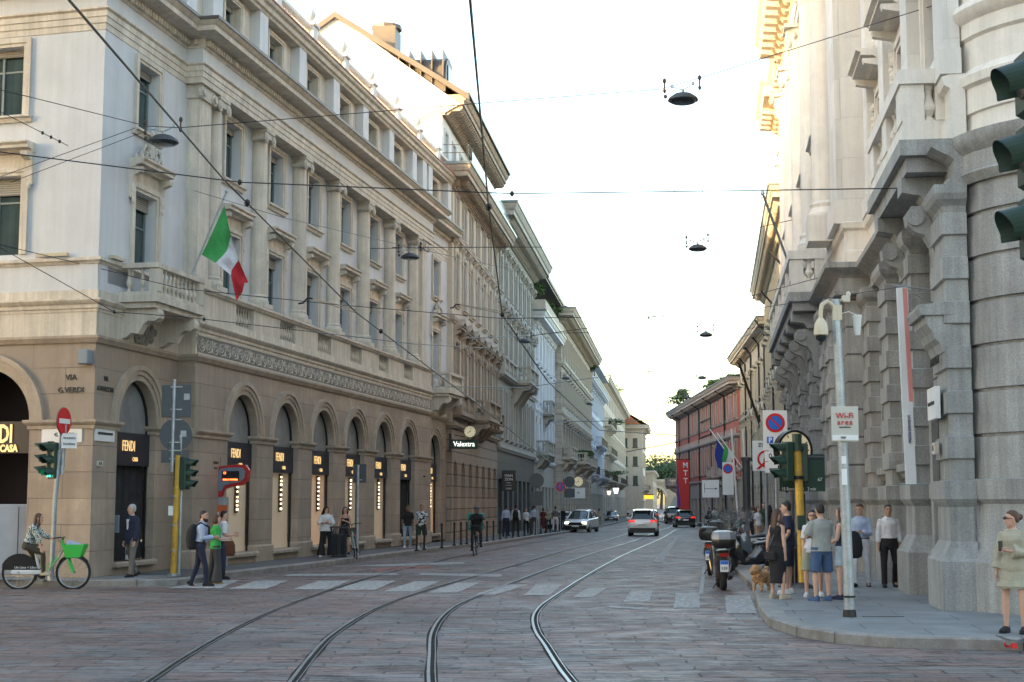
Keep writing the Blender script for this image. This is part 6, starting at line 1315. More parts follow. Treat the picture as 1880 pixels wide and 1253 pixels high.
# awning, yellow lit canopy, lanterns in the distance
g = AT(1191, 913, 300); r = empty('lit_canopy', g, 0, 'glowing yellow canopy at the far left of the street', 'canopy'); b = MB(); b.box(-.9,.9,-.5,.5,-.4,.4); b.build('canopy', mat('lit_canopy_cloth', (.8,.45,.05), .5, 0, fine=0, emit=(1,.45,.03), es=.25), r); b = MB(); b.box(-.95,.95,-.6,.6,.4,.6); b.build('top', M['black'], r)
for px, py, y, lab, w_ in ((1118,905,175,'warm lit wall lantern on a far left shopfront',.25),(1131,901,172,'white lantern hanging by the dark far shop entrance',.35)):
    g = AT(px, py, y); r = empty('lantern', g, 0, lab, 'lantern'); b = MB(); b.rev([(w_*.5,-w_),(w_,w_*.8)], (0,0,0), 6); b.build('glass', mat('lantern_glass', (.8,.75,.6), .4, 0, fine=0, emit=(1,.75,.45) if px < 1120 else (.8,.85,.9), es=.5), r); b = MB(); b.rev([(w_*1.1,w_*.8),(.05,w_*1.6)], (0,0,0), 6); b.tube([(0,0,w_*1.5),(0,0,w_*2.3),(-1,0,w_*2.3)], .05, 5); b.build('cap', M['iron'], r)
g = AT(1246, 925, 190); b = MB(); b.q((-1.6,-2,-.9),(.6,-2,-.9),(1.6,0,.9),(-.6,0,.9)); b.q((-1.6,-2,-.9),(-1.6,-2,-1.2),(.6,-2,-1.2),(.6,-2,-.9)); tag(b.build('awning', flat('cream_awning',(.42,.42,.36)), None, g), 'pale sloping awning at the far corner of the red palace', 'awning')
# ---- street lamps on span wires
def hanging_lamp(px, py, y, label, k=1.0):
    q = AT(px, py, y); r = empty('hanging_lamp', q, R(random.Random(px).uniform(-8,8)), label, 'street lamp', 'lamps hung over the street')
    b = MB(); b.rev([(.001,.16),(.12,.15),(.22,.12),(.36,.02),(.385,-.04),(.36,-.06)], (0,0,0), 24); b.build('shade', M['dgrey'], r, smooth=True)
    b = MB(); b.rev([(.35,-.05),(.30,-.10),(.24,-.115),(.001,-.12)], (0,0,0), 20); b.build('glass_bowl', M['glass'], r, smooth=True)
    b = MB(); b.tube([(0,0,.13),(0,0,.24)], .04, 8); b.tube([(-.27,0,.32),(-.14,0,.25),(0,0,.24),(.14,0,.30),(.25,0,.38)], .014, 5); b.box(-.31,-.24,-.03,.03,.29,.37); b.box(.22,.29,-.03,.03,.36,.44); b.build('hanger', M['steel'], r)
    b = MB()
    for x in (-.46,.42): b.rev([(.001,-.02),(.03,0),(.045,.06),(.02,.1),(.02,.24),(.045,.27),(.045,.33),(.03,.36),(.001,.38)], (x,0,.18+(.06 if x > 0 else -.02)), 8)
    b.ball((-.44,0,.06),.05,.04,.06,6,4); b.build('insulators', M['bark'], r); return q
LMP = [(1254,182,36,'nearest and largest hanging lamp in the bright sky'),(1281,456,59,'second hanging lamp in the sky, below the nearest one'),(1296,615,82,'third hanging lamp down the middle of the street'),(1289,694,120,'distant hanging lamp near the red palace roof'),
       (300,259,36,'hanging lamp in front of the upper window of the corner palace'),(753,472,58,'hanging lamp in front of the last column capital of the corner palace'),(963,627,90,'hanging lamp in front of the grey green palace'),(1039,695,125,'hanging lamp before the beige ashlar palace'),(1082,742,160,'smallest hanging lamp before the pale blue palace'),(1262,730,150,'hanging lamp against the red palace front'),(1255,884,170,'low distant lamp by the red palace balcony')]
LQ = [hanging_lamp(*l) for l in LMP[:10]]
# ---- wires
def wire(pts, rad, label, sag=0, name='overhead_wire', m='iron', knots=()):
    P = []
    for a, c in zip(pts, pts[1:]):
        a, c = AT(*a) if not isinstance(a, Vector) else a, AT(*c) if not isinstance(c, Vector) else c; n = 8
        for k in range(n): t = k/n; P.append(a.lerp(c, t)-Vector((0,0,4*sag*t*(1-t))))
    P.append(AT(*pts[-1]) if not isinstance(pts[-1], Vector) else pts[-1]); b = MB(); b.tube(P, [rad*1.15*max(1, p.y/28)**.62 for p in P], 5); r = b.build(name, M[m], None); tag(r, label, 'wire', 'wires over the street')
    if knots:
        b = MB()
        for k in knots: p = P[int(k*(len(P)-1))]; b.ball(p, rad*4.5, rad*4.5, rad*6, 6, 4)
        b.build('clamps', M['iron'], r)
    return r
wire([(118,-10,12),(411,330,24),(655,575,36),(900,760,56),(1010,850,90)], .012, 'thick trolley wire falling from the top left corner across the corner palace', knots=(.3,.55,.8))
wire([(862,-10,13),(880,190,18),(897,380,26),(922,578,40),(1005,700,66),(1100,790,120)], .013, 'trolley wire running down the sky from the top centre', knots=(.4,.6))
wire([(-20,277,26),(440,335,27),(940,356,28),(1400,350,28),(1900,342,25)], .010, 'long level black wire across the whole street', knots=(.28,.5))
wire([(-20,160,30),(270,232,35.5),(330,235,36)], .008, 'thin wire from the left edge to the corner lamp'); wire([(330,235,36),(880,190,36),(1215,164,36),(1290,142,36),(1500,77,32),(1780,-10,27)], .008, 'thin wire carrying the two nearest hanging lamps')
wire([(-20,445,34),(170,490,35),(330,530,34),(620,560,36),(920,585,40),(1300,580,40),(1700,520,30)], .007, 'thin wire rising from the corner balcony to the bank')
wire([(210,573,34),(345,583,34),(560,608,38),(760,632,46),(900,640,58)], .008, 'wire in front of the balustrade of the corner palace', knots=(.02,.3))
wire([(720,455,58),(1000,454,58),(1280,443,59),(1600,372,50)], .008, 'thin wire carrying the second hanging lamp'); wire([(440,460,58),(735,456,58)], .008, 'thin wire between columns and the lamp of the last capital')
wire([(860,621,56),(975,617,70),(1100,600,60),(1300,565,50),(1590,487,40),(1700,520,30)], .008, 'wire crossing from the brown palace up to the bank', knots=(.2,.5))
wire([(800,710,60),(960,712,76),(1120,690,90),(1190,684,95),(1330,630,80),(1450,590,60)], .009, 'lower cross wire sagging before the far palaces', knots=(.4,.6)); wire([(1190,682,95),(1290,692,118)], .01, 'short wire to the distant lamp'); 
wire([(890,560,82),(1180,540,82),(1296,612,82)], .008, 'faint wire to the third hanging lamp') if 0 else wire([(1020,612,82),(1296,609,82),(1420,600,82)], .008, 'faint level wire to the third hanging lamp')
wire([(1224,190,36),(1240,380,46),(1262,440,59)], .005, 'thin drop cable from the nearest lamp to the second'); wire([(1287,190,36),(1290,380,46),(1293,440,59)], .005, 'right drop cable from the nearest lamp to the second'); wire([(1262,470,59),(1270,600,80)], .006, 'thin drop cable from the second lamp to the third')
wire([(1012,775,110),(1200,772,130),(1236,760,150)], .012, 'faint low wire in the gap of sky'); wire([(1100,790,150),(1240,800,170)], .014, 'second faint low wire in the gap of sky'); wire([(1150,830,170),(1245,812,180)], .014, 'third faint low wire in the gap of sky')
wire([(0,205,30),(125,268,30)], .007, 'short broken wire end near the left edge', knots=(.7,.8,.9)); wire([(0,325,32),(250,235,35)], .006, 'thin stay wire up to the corner lamp'); wire([(20,335,32),(262,243,35)], .006, 'second thin stay wire up to the corner lamp')
wire([(355,350,34),(520,400,36),(735,450,46),(960,500,60)], .005, 'very thin stay wire before the columns'); wire([(0,455,33),(210,573,34)], .008, 'wire from the left edge down to the corner ledge')
for (x0, y0_), (x1_, y1_), dd, lab in (((548,558),(655,575),36,'insulated pull-off arm before the third column'),((826,566),(925,577),52,'insulated pull-off arm before the brown palace')):
    a, c = AT(x0,y0_,dd), AT(x1_,y1_,dd); r = empty('pull_off_arm', a, 0, lab, 'wire arm', 'trolley wire pull-off arms'); b = MB(); b.tube([(0,0,0),(.12,0,.02),(.22,0,.14),(.35,0,.13)], .025, 6); b.build('elbow', M['iron'], r)
    b = MB(); b.tube([(.35,0,.13),c-a+Vector((0,0,.08))], .016, 6); b.tube([(.35,0,.11),c-a], .016, 6); b.build('rods', M['bstone'], r)
# ================================================================ VEHICLES (local: nose towards +Y, origin on the ground at the centre)
def wheel(parent, x, y, r, w_, rim='steel'):
    s_ = 1 if x > 0 else -1; b = MB(); P = [(r*.62,-w_/2),(r*.93,-w_/2),(r,-w_/2+.03),(r,w_/2-.03),(r*.93,w_/2),(r*.62,w_/2),(r*.62,-w_/2)]
    b.rev(P, (x,y,r), 20, axis='x'); o = b.build('wheel', M['rubber'], parent, smooth=True); b = MB(); e = x+s_*w_*.36; b.rev([(.001,0),(r*.16,0),(r*.62,.02*s_),(r*.62,-.04*s_),(.001,-.06*s_)], (e,y,r), 20, axis='x')
    for k in range(5):
        t = 2*math.pi*k/5; b.tube([(e+.015*s_, y+.1*r*math.cos(t), r+.1*r*math.sin(t)), (e+.025*s_, y+.6*r*math.cos(t), r+.6*r*math.sin(t))], r*.07, 5)
    b.build('rim', M[rim], o)
def car(name, x, y, head, label, paint, W=1.84, L=4.5, Hh=1.62, lights='tail', plate='', suv=True, grp='cars in the street', cat='car'):
    r = empty(name, (x, y, gz(y)), -R(head), label, cat, grp); r['group'] = grp; h2 = W/2
    # stations along the car: y, half width low/belt, z bottom, z belt, roof half width, z roof
    bl = 1.02*Hh/1.62; S = [(-L/2,.80,.45,.88,0,0),(-L/2+.08,.95,.36,bl-.02,.0,0),(-L/2+.32,1.0,.28,bl+.02,.60,Hh-.42),(-L/2+.62,1.0,.26,bl+.02,.68,Hh-.10),(-L/2+1.3,1.0,.24,bl,.72,Hh),(-L/2+2.1,1.0,.24,bl-.02,.72,Hh-.01),(-L/2+2.75,1.0,.24,bl-.05,.66,Hh-.12),(-L/2+3.35,1.0,.26,bl-.06,.50,bl+.02),(-L/2+4.0,.96,.28,bl-.14,0,0),(L/2-.12,.86,.34,bl-.26,0,0),(L/2,.74,.42,bl-.36,0,0)]
    def sec(st, k=0):
        yy, f, zb, zt, rf, zr = st; w_ = h2*f
        return [(-w_*.9,yy,zb),(-w_,yy,zb+.18),(-w_*1.0,yy,zb+(zt-zb)*.55),(-w_*.96,yy,zt-.04),(-w_*.90,yy,zt),(-w_*.4,yy,zt+.035),(w_*.4,yy,zt+.035),(w_*.90,yy,zt),(w_*.96,yy,zt-.04),(w_,yy,zb+(zt-zb)*.55),(w_,yy,zb+.18),(w_*.9,yy,zb)]
    b = MB(); b.loft([sec(s_) for s_ in S]); b.build('body', M[paint], r, smooth=True)
    G_ = [s_ for s_ in S if s_[4] > 0]; b = MB()
    def gs(st):
        yy, f, zb, zt, rf, zr = st; a = h2*.90*f; c = h2*rf; return [(-a,yy,zt-.005),(-(a+c)/2-.03,yy,(zt+zr)/2),(-c-.03,yy,zr-.09),(-c+.06,yy,zr-.01),(-c*.5,yy,zr+.02),(c*.5,yy,zr+.02),(c-.06,yy,zr-.01),(c+.03,yy,zr-.09),((a+c)/2+.03,yy,(zt+zr)/2),(a,yy,zt-.005)]
    first = (S[1][0]+.02, .94, 0, bl, .90, bl+.03); last = (S[7][0]+.35, .9, 0, bl-.10, .8, bl-.08)
    b.loft([gs(first)]+[gs(s_) for s_ in G_]+[gs(last)]); b.build('windows', M['glass'], r, smooth=True)
    b = MB(); RR = []
    for st in G_[1:5]:
        yy, f, zb, zt, rf, zr = st; c = h2*rf+.035; RR.append([(-c,yy,zr-.10),(-c+.07,yy,zr+.005),(-c*.5,yy,zr+.035),(c*.5,yy,zr+.035),(c-.07,yy,zr+.005),(c,yy,zr-.10)])
    b.loft(RR, caps=False, close=False)
    for s_ in (-1,1):                                       # pillars
        for i, j in ((0,1),(4,5)):
            A_, B_ = (G_[i], G_[i-1] if i else first), None
        p = [(s_*h2*.9, first[0], bl), (s_*(h2*G_[0][4]+.09), G_[0][0]-.02, Hh-.44), (s_*(h2*G_[1][4]+.045), G_[1][0], Hh-.12)]; b.tube(p, .05, 5)
        p = [(s_*(h2*G_[4][4]+.03), G_[4][0], G_[4][5]-.06), (s_*h2*.86, G_[5][0]+.35, bl-.06)]; b.tube(p, .045, 5)
        b.box(*sorted((s_*h2*.80, s_*h2*.86)), -L/2+2.05, -L/2+2.13, bl, Hh-.16)
    b.box(-h2*.55,h2*.55,G_[1][0]-.16,G_[1][0]+.1,Hh-.07,Hh-.02); b.build('roof', M[paint], r, smooth=True)
    b = MB(); b.box(-h2*.86,h2*.86,-L/2-.03,-L/2+.2,.22,.52); b.box(-h2*.86,h2*.86,L/2-.2,L/2+.02,.24,.5); b.box(-h2*.99,-h2*.9,-L/2+.9,L/2-1.2,.2,.34); b.box(h2*.9,h2*.99,-L/2+.9,L/2-1.2,.2,.34); b.build('lower_trim', M['black'], r)
    for s_ in (-1,1):
        for yy in (-L/2+.82, L/2-.95): wheel(r, s_*(h2-.12), yy, .35, .22)
        b = MB(); xs = sorted((s_*h2*.52, s_*h2*.93)); b.loft([[(xs[0],-L/2+(.10 if s_<0 else .03)-.06,.83+.04),(xs[1],-L/2+(.03 if s_<0 else .10)-.06,.83+.04),(xs[1],-L/2+.02,1.02),(xs[0],-L/2+.02,1.0)],[(xs[0],-L/2+.2,.85),(xs[1],-L/2+.2,.85),(xs[1],-L/2+.2,1.0),(xs[0],-L/2+.2,.98)]]); b.build('tail_light', M['tail' if lights == 'tail' else 'taildim'], r)
        b = MB(); xs = sorted((s_*h2*.50, s_*h2*.86)); b.box(xs[0], xs[1], L/2-.24, L/2+.015, bl-.40, bl-.27); b.build('head_light', M['head' if lights == 'head' else 'chrome'], r)
        b = MB(); b.ball((s_*(h2+.10), L/2-1.75, bl+.06), .12, .06, .08, 8, 5); b.build('mirror', M[paint], r)
    b = MB(); b.box(-.26,.26,-L/2-.045,-L/2+.1,.66,.78); b.box(-.26,.26,L/2,L/2+.03,.42,.53); p = b.build('number_plate', M['wsign'], r)
    if plate: text(plate, .11, M['black'], r, (0,-L/2-.048,.72), name='plate_lettering')
    b = MB(); b.box(-h2*.55,h2*.55,L/2-.06,L/2+.022,.54,bl-.30); b.build('grille', M['black'], r); return r
def gpt(px, py): return G(px, py)
x, y = G(1188, 985); car('suv', x, y+2.2, 7, 'pearl white suv with lit red tail lights driving away in the middle of the street', 'carwhite', 1.86, 4.5, 1.64, plate='GF 472 KX')
x, y = G(1063, 978); car('crossover', x+.3, y+2, 195, 'white crossover with lit headlights coming towards the camera on the left', 'carwhite2', 1.84, 4.4, 1.64, 'head')
x, y = G(1033, 976); car('parked_car', x+.2, y+3.5, 30, 'white car at the kerb just behind the oncoming crossover', 'carwhite2', 1.78, 4.2, 1.5, '')
x, y = G(1125, 959); car('dark_car', x, y+2, 186, 'dark car coming along the left side beyond the white crossover', 'cargrey', 1.8, 4.3, 1.5, '')
x, y = G(1260, 969); car('black_car', x, y+2, 2, 'black estate car with red tail lights on the right side', 'carblack', 1.86, 4.6, 1.6)
x, y = G(1240, 962.5); car('dark_van', x, y+2, 4, 'dark van queueing left of the black estate car', 'carblack', 1.9, 4.8, 1.95, '')
x, y = G(1217, 957); car('queue_car', x-.3, y+12, 6, 'silver car with red lights queueing beyond the dark van', 'cargrey', 1.8, 4.3, 1.5)
x, y = G(1228, 950); car('queue_car', x-1.5, y+20, 6, 'white car at the far end of the queue under the gate', 'carwhite2', 1.8, 4.3, 1.6)
x, y = G(1205, 948); car('queue_car', x, y+30, 6, 'farthest grey car in the queue before the gate', 'cargrey', 1.8, 4.3, 1.5)
# ---------------------------------------------------------------- two-wheelers
def bike_wheel(parent, y, r, m='rubber', spokes=14, x=0, tw=.022):
    b = MB(); P = [(x, y+r*math.cos(2*math.pi*k/28), r+r*math.sin(2*math.pi*k/28)) for k in range(28)]; b.tube(P, tw, 6, closed=True); o = b.build('wheel', M[m], parent, smooth=True)
    b = MB(); P = [(x, y+(r-.035)*math.cos(2*math.pi*k/28), r+(r-.035)*math.sin(2*math.pi*k/28)) for k in range(28)]; b.tube(P, .012, 5, closed=True)
    for k in range(spokes): t = 2*math.pi*k/spokes; b.tube([(x+.03*(-1)**k, y, r), (x, y+(r-.04)*math.cos(t), r+(r-.04)*math.sin(t))], .003, 3)
    b.tube([(x-.05,y,r),(x+.05,y,r)], .03, 8); b.build('rim', M['steel'], o)
def bicycle(loc, rz, label, frame, lime=False, basket=False, step=False, light=False, name='bicycle'):
    r = empty(name, loc, rz, label, 'bicycle'); R_w = .345; wb = 1.12
    bike_wheel(r, -wb/2, R_w, tw=.027 if lime else .02); bike_wheel(r, wb/2, R_w, tw=.027 if lime else .02)
    bb = (0,-.08,.30); head = (0,.36,.88); seat = (0,-.26,.82); fk = (0,wb/2,R_w)
    if lime:
        b = MB(); b.loft([[(-.05,-.02,.24),(.05,-.02,.24),(.05,.06,.42),(-.05,.06,.42)],[(-.045,.28,.70),(.045,.28,.70),(.045,.36,.86),(-.045,.36,.86)]]); b.tube([(0,-.16,.42),(0,-.25,.86)], .035, 8); b.bbox(-.05,.05,-.72,-.05,.30,.40,.02); fo = b.build('frame', flat('lime_frame_white', (.62,.64,.66)), r)
        g_ = flat('lime_green', (.06,.55,.08)); t = text('Lime', .17, g_, r, (-.056,.17,.58), name='lettering'); t.rotation_euler = (R(90),0,R(-90)); t.matrix_local = Matrix.Translation((.058,.13,.55)) @ Matrix.Rotation(R(90),4,'Z') @ Matrix.Rotation(R(90),4,'X') @ Matrix.Rotation(R(52),4,'Z')
        b = MB(); b.tube([head,(0,.43,.70)], .04, 8)
        for s_ in (-1,1): b.tube([(0,.42,.74),(s_*.06,.46,.62),(s_*.06,wb/2,R_w)], .025, 8)
        b.tube([(0,.34,.86),(0,.31,1.02)], .035, 8); b.build('fork', g_, r)
        b = MB(); b.loft([[(-.15,.42,.66),(.15,.42,.66),(.15,.72,.66),(-.15,.72,.66)],[(-.2,.36,.93),(.2,.36,.93),(.2,.82,.93),(-.2,.82,.93)]], caps=False); b.q((-.15,.42,.66),(.15,.42,.66),(.15,.72,.66),(-.15,.72,.66)); b.build('basket', g_, r)
        b = MB(); b.exty([(-.02,.18),(.02,.18),(.02,.5),(-.02,.5)],0,0) if 0 else None
        P = [(wb*-.5+(R_w+.05)*math.cos(R(t)), R_w+(R_w+.05)*math.sin(R(t))) for t in range(5,170,15)]
        b.extx([(-.12,.38)]+P+[(-.88,.40)], -.03, .03); b.build('rear_fairing', M['black'], r); t = text('Un Lime + Uber', .07, M['wsign'], r, (0,0,0), name='lettering'); t.matrix_local = Matrix.Translation((.034,-.42,.45)) @ Matrix.Rotation(R(90),4,'Z') @ Matrix.Rotation(R(90),4,'X')
    else:
        b = MB(); m_ = frame
        b.tube([bb, head if not step else (0,.33,.72)], .02, 7); b.tube([bb, seat], .018, 7)
        if not step: b.tube([(0,-.24,.76), (0,.35,.84)], .018, 7)
        else: b.tube([(0,-.14,.5),(0,.1,.50),(0,.34,.80)], .018, 7)
        for s_ in (-1,1): b.tube([bb,(s_*.05,-wb/2,R_w)], .010, 5); b.tube([(0,-.24,.74),(s_*.05,-wb/2,R_w)], .009, 5); b.tube([(0,.38,.78),(s_*.05,.44,.66),(s_*.05,wb/2,R_w)], .012, 6)
        b.tube([(0,.38,.78),(0,.34,.95)], .018, 6); b.build('frame', m_, r)
    b = MB(); hz = 1.06; b.tube([(0,.31,hz-.06),(-.02,.33,hz),(-.18,.32,hz+.02),(-.30,.20,hz)], .014, 6); b.tube([(0,.31,hz-.06),(.02,.33,hz),(.18,.32,hz+.02),(.30,.20,hz)], .014, 6); b.tube([(0,.33,.9),(0,.31,hz-.04)], .014, 6); b.build('handlebar', M['black'], r)
    b = MB(); b.loft([[(-.02,-.10,.90),(.02,-.10,.90),(.02,-.10,.93),(-.02,-.10,.93)],[(-.06,-.26,.88),(.06,-.26,.88),(.05,-.26,.94),(-.05,-.26,.94)],[(-.09,-.36,.88),(.09,-.36,.88),(.08,-.36,.95),(-.08,-.36,.95)]]); b.tube([seat,(0,-.27,.90)], .014, 6); b.build('saddle', M['black'], r)
    b = MB(); b.tube([(-.09,-.08,.30),(.09,-.08,.30)], .03, 8); b.rev([(.001,.03),(.09,.03),(.09,.045),(.001,.045)], (0,-.08,.30), 14, axis='x'); b.tube([(.08,-.08,.30),(.10,.02,.18)], .012, 5); b.box(.09,.18,-.02,.06,.165,.185); b.tube([(-.08,-.08,.30),(-.10,-.18,.42)], .012, 5); b.box(-.18,-.09,-.22,-.14,.41,.43); b.build('crank', M['black'], r)
    b = MB()
    for yy in (-wb/2, wb/2): b.tube([(0, yy+(R_w+.035)*math.cos(R(t)), R_w+(R_w+.035)*math.sin(R(t))) for t in (range(20,165,12) if yy < 0 else range(35,150,12))], .018, 6, asp=.4)
    b.build('mudguards', M['black'], r)
    if light: b = MB(); b.ball((0,-.62,.72), .04, .02, .03, 8, 5); b.build('rear_light', M['rsign'], r)
    return r
def scooter(x, y, rz, label, body, top=None, screen=True, seat='black', case='black', z0=0, lean=0, name='motor_scooter'):
    r = empty(name, (x, y, z0+gz(y)), rz, label, 'motor scooter', 'scooters parked along the right kerb'); r.rotation_euler = (0, R(lean), rz); rw = .30
    for yy in (-.68, .68):
        b = MB(); b.rev([(rw*.55,-.05),(rw*.9,-.065),(rw,-.03),(rw,.03),(rw*.9,.065),(rw*.55,.05),(rw*.55,-.05)], (0,yy,rw), 20, axis='x'); o = b.build('wheel', M['rubber'], r, smooth=True); b = MB(); b.rev([(.001,-.03),(rw*.56,-.02),(rw*.56,.02),(.001,.03)], (0,yy,rw), 14, axis='x'); b.build('rim', M['dgrey'], o)
    B_ = M[body]
    def sec(y_, w_, z0_, z1_, k=.75): return [(-w_*k,y_,z0_),(-w_,y_,z0_+(z1_-z0_)*.3),(-w_*.95,y_,z0_+(z1_-z0_)*.7),(-w_*.6,y_,z1_),(w_*.6,y_,z1_),(w_*.95,y_,z0_+(z1_-z0_)*.7),(w_,y_,z0_+(z1_-z0_)*.3),(w_*k,y_,z0_)]
    b = MB(); b.loft([sec(-.98,.07,.66,.78),sec(-.85,.15,.50,.82),(sec(-.55,.19,.42,.80)),sec(-.2,.19,.26,.76),sec(-.05,.17,.22,.52),sec(.2,.17,.20,.36),sec(.34,.18,.22,.40)]); b.loft([sec(.30,.20,.24,.60),sec(.36,.24,.30,.98),sec(.48,.22,.42,1.02),sec(.62,.12,.52,.90)]); b.loft([sec(.42,.08,.56,.66),sec(.70,.09,.56,.66),sec(.92,.07,.42,.52)]); b.build('body', B_, r, smooth=True)
    b = MB(); b.loft([sec(-.86,.12,.80,.88),sec(-.55,.16,.79,.90),sec(-.3,.15,.76,.84),sec(-.05,.12,.75,.80)]); b.build('seat', M[seat], r, smooth=True)
    b = MB(); b.tube([(-.36,.34,1.10),(-.18,.40,1.08),(0,.44,1.02),(.18,.40,1.08),(.36,.34,1.10)], .016, 6); b.tube([(0,.44,1.02),(0,.56,.7)], .03, 6)
    for s_ in (-1,1): b.tube([(s_*.22,.40,1.08),(s_*.34,.42,1.28)], .008, 5); b.ball((s_*.36,.42,1.31), .07, .02, .045, 8, 5); b.tube([(s_*.08,.66,.62),(s_*.08,.68,.30)], .022, 6)
    b.build('handlebar', M['black'], r)
    if screen:
        b = MB(); n = 6; V = []
        for i in range(n+1):
            for j in range(5): t = (j-2)/2; hgt = i/n; V.append((t*.31*(1-.25*hgt), .60-.12*t*t-.26*hgt, 1.0+.72*hgt*(1-.12*t*t)))
        b.add(V, [(i*5+j, i*5+j+1, (i+1)*5+j+1, (i+1)*5+j) for i in range(n) for j in range(4)]); b.build('windscreen', M['screen'], r, smooth=2)
    if case:
        b = MB(); w_ = .24; b.loft([[(p[0]*k*w_*4.1, -.98+p[1]*k*.36/.25*.9, z) for p in ((-.25,-.12),(-.12,-.22),(.12,-.22),(.25,-.12),(.25,.12),(.12,.22),(-.12,.22),(-.25,.12))] for k, z in ((.8,.93),(1,1.0),(1.03,1.10),(1,1.18),(.85,1.26),(.5,1.29))]); b.build('top_case', M[case], r, smooth=True)
        if top: b = MB(); b.loft([[(p[0]*k*w_*4.2, -.98+p[1]*k*.36/.25*.9, z) for p in ((-.25,-.12),(-.12,-.22),(.12,-.22),(.25,-.12),(.25,.12),(.12,.22),(-.12,.22),(-.25,.12))] for k, z in ((1.04,1.12),(1.02,1.20),(.87,1.28),(.5,1.31))]); b.build('case_lid', M[top], r, smooth=True)
    b = MB(); b.box(-.10,.10,-1.02,-.94,.74,.82); b.build('tail_light', M['taildim'], r)
    b = MB(); b.box(-.09,.09,-1.10,-1.08,.42,.66); p = b.build('number_plate', M['wsign'], r); b = MB(); b.box(-.085,.085,-1.104,-1.10,.58,.655); b.build('plate_band', M['bsign'], p); text('57P', .09, M['black'], r, (0,-1.105,.49), name='plate_lettering')
    b = MB(); b.box(-.08,.08,-1.08,-.9,.38,.7); b.tube([(.16,-.15,.22),(.18,-.5,.28),(.18,-.85,.36)], [.03,.05,.055], 8); b.tube([(-.1,-.2,.16),(-.2,-.25,.02)], .014, 5); b.build('exhaust', M['black'], r)
    return r
M['screen'] = mat('clear_screen', (.20,.22,.23), .08, 0, fine=0, alpha=.28, spec=.8); M['redp'] = flat('red_plastic', (.30,.02,.02)); M['sil'] = mat('silver_plastic', (.22,.23,.25), .3, .05, fine=0)
x, y = G(1336, 1086); scooter(x, y+1.0, R(-4), 'nearest black scooter seen from behind with a silver-lidded top case and windscreen', 'carblack', top='sil')
x, y = G(1306, 1058); scooter(x+.15, y+.9, R(-12), 'black scooter with a round black top case and red tail, left of the nearest one', 'carblack', screen=False)
x, y = G(1382, 1052); scooter(x, y+.2, R(100), 'dark scooter parked sideways on to the kerb right of the nearest one', 'carblack', screen=True, case=None)
x, y = G(1352, 1050); scooter(x+.1, y+1.6, R(-8), 'scooter with a tall tinted windscreen behind the nearest one', 'carblack', case=None)
x, y = G(1322, 1020); scooter(x+.4, y+1.5, R(-14), 'scooter with a grey top case in the second row by the kerb', 'cargrey', case='dgrey')
x, y = G(1335, 1010); scooter(x+.8, y+1.5, R(-10), 'black scooter in the third row by the kerb', 'carblack', case=None)
x, y = G(1372, 1032); scooter(x, y+.6, R(80), 'black scooter sideways on with a tall screen, right of the second row', 'carblack', case=None); x, y = G(1398, 1040); scooter(x, y+.6, R(110), 'grey scooter closest to the sign posts', 'cargrey', case=None); x, y = G(1345, 1028); scooter(x, y+1, R(-30), 'black scooter with top case squeezed in the middle of the row', 'carblack')
for i, (px, py) in enumerate(((1318,1000),(1330,996),(1308,990),(1322,985),(1300,983),(1291,978))):
    x, y = G(px, py); scooter(x+.5, y+1.2, R(-20+8*(i % 3)), ['grey scooter behind the third row of scooters','black scooter against the right kerb further up','scooter with a tall screen further up the kerb','dark scooter near the far end of the parked row','small black scooter near the far end of the parked row','farthest scooter, next to the black estate car'][i], ['cargrey','carblack','carblack','redp','carblack','cargrey'][i], case=[None,'black',None,'dgrey',None,'black'][i], screen=i % 2 == 0)
# ---------------------------------------------------------------- bicycles
g = G(84, 1082); LB_ = bicycle((g[0], g[1], 0), R(-88), 'white and lime green hire bike with a green basket, ridden along the left kerb', None, lime=True, name='hire_bicycle'); LB_.scale = (1.06,1.06,1.06); LBIKE = g
g = G(650, 1026, .15); o = bicycle((g[0], g[1]+.4, .15), R(8), 'parked city bicycle with a red rear light leaning by the litter bin', flat('bike_pale_green', (.35,.42,.36)), step=True, light=True); o.rotation_euler = (0, R(-6), R(10))
b = MB(); b.box(-.12,.12,.40,.62,.72,.95); b.build('front_basket', M['bark'], o)
g = G(872, 1021); DBIKE = g; bicycle((g[0], g[1]+.6, 0), R(176), 'black delivery bicycle ridden towards the camera near the left kerb', flat('bike_black', (.015,.015,.016)))
g = G(1688, 1062, .15); o = bicycle((g[0]+.05, g[1]+.2, .15), R(158), 'white bicycle leaning between the granite pier plinths', flat('bike_white', (.5,.52,.54))); o.rotation_euler = (0, R(8), R(150))
# skateboard entering at the right edge
g = G(1880, 1196); r = empty('skateboard', (g[0]+.02, g[1]-.1, 0), R(8), 'skateboard with red wheels cut off by the right edge of the picture', 'skateboard'); b = MB(); b.loft([[(-.40,-.08,.20),(-.40,.08,.20),(-.40,.08,.215),(-.40,-.08,.215)],[(-.28,-.1,.15),(-.28,.1,.15),(-.28,.1,.165),(-.28,-.1,.165)],[(.28,-.1,.12),(.28,.1,.12),(.28,.1,.135),(.28,-.1,.135)],[(.40,-.08,.14),(.40,.08,.14),(.40,.08,.155),(.40,-.08,.155)]]); b.build('deck', M['cargrey'], r)
for xx in (-.24,.22):
    for yy in (-.09,.09): b = MB(); b.rev([(.001,-.02),(.04,-.02),(.04,.02),(.001,.02)], (xx,yy,.09), 12, axis='y'); b.build('wheel', M['rsign'], r)
b = MB(); b.box(-.27,-.21,-.07,.07,.09,.15); b.box(.19,.25,-.07,.07,.09,.13); b.build('trucks', M['steel'], r)
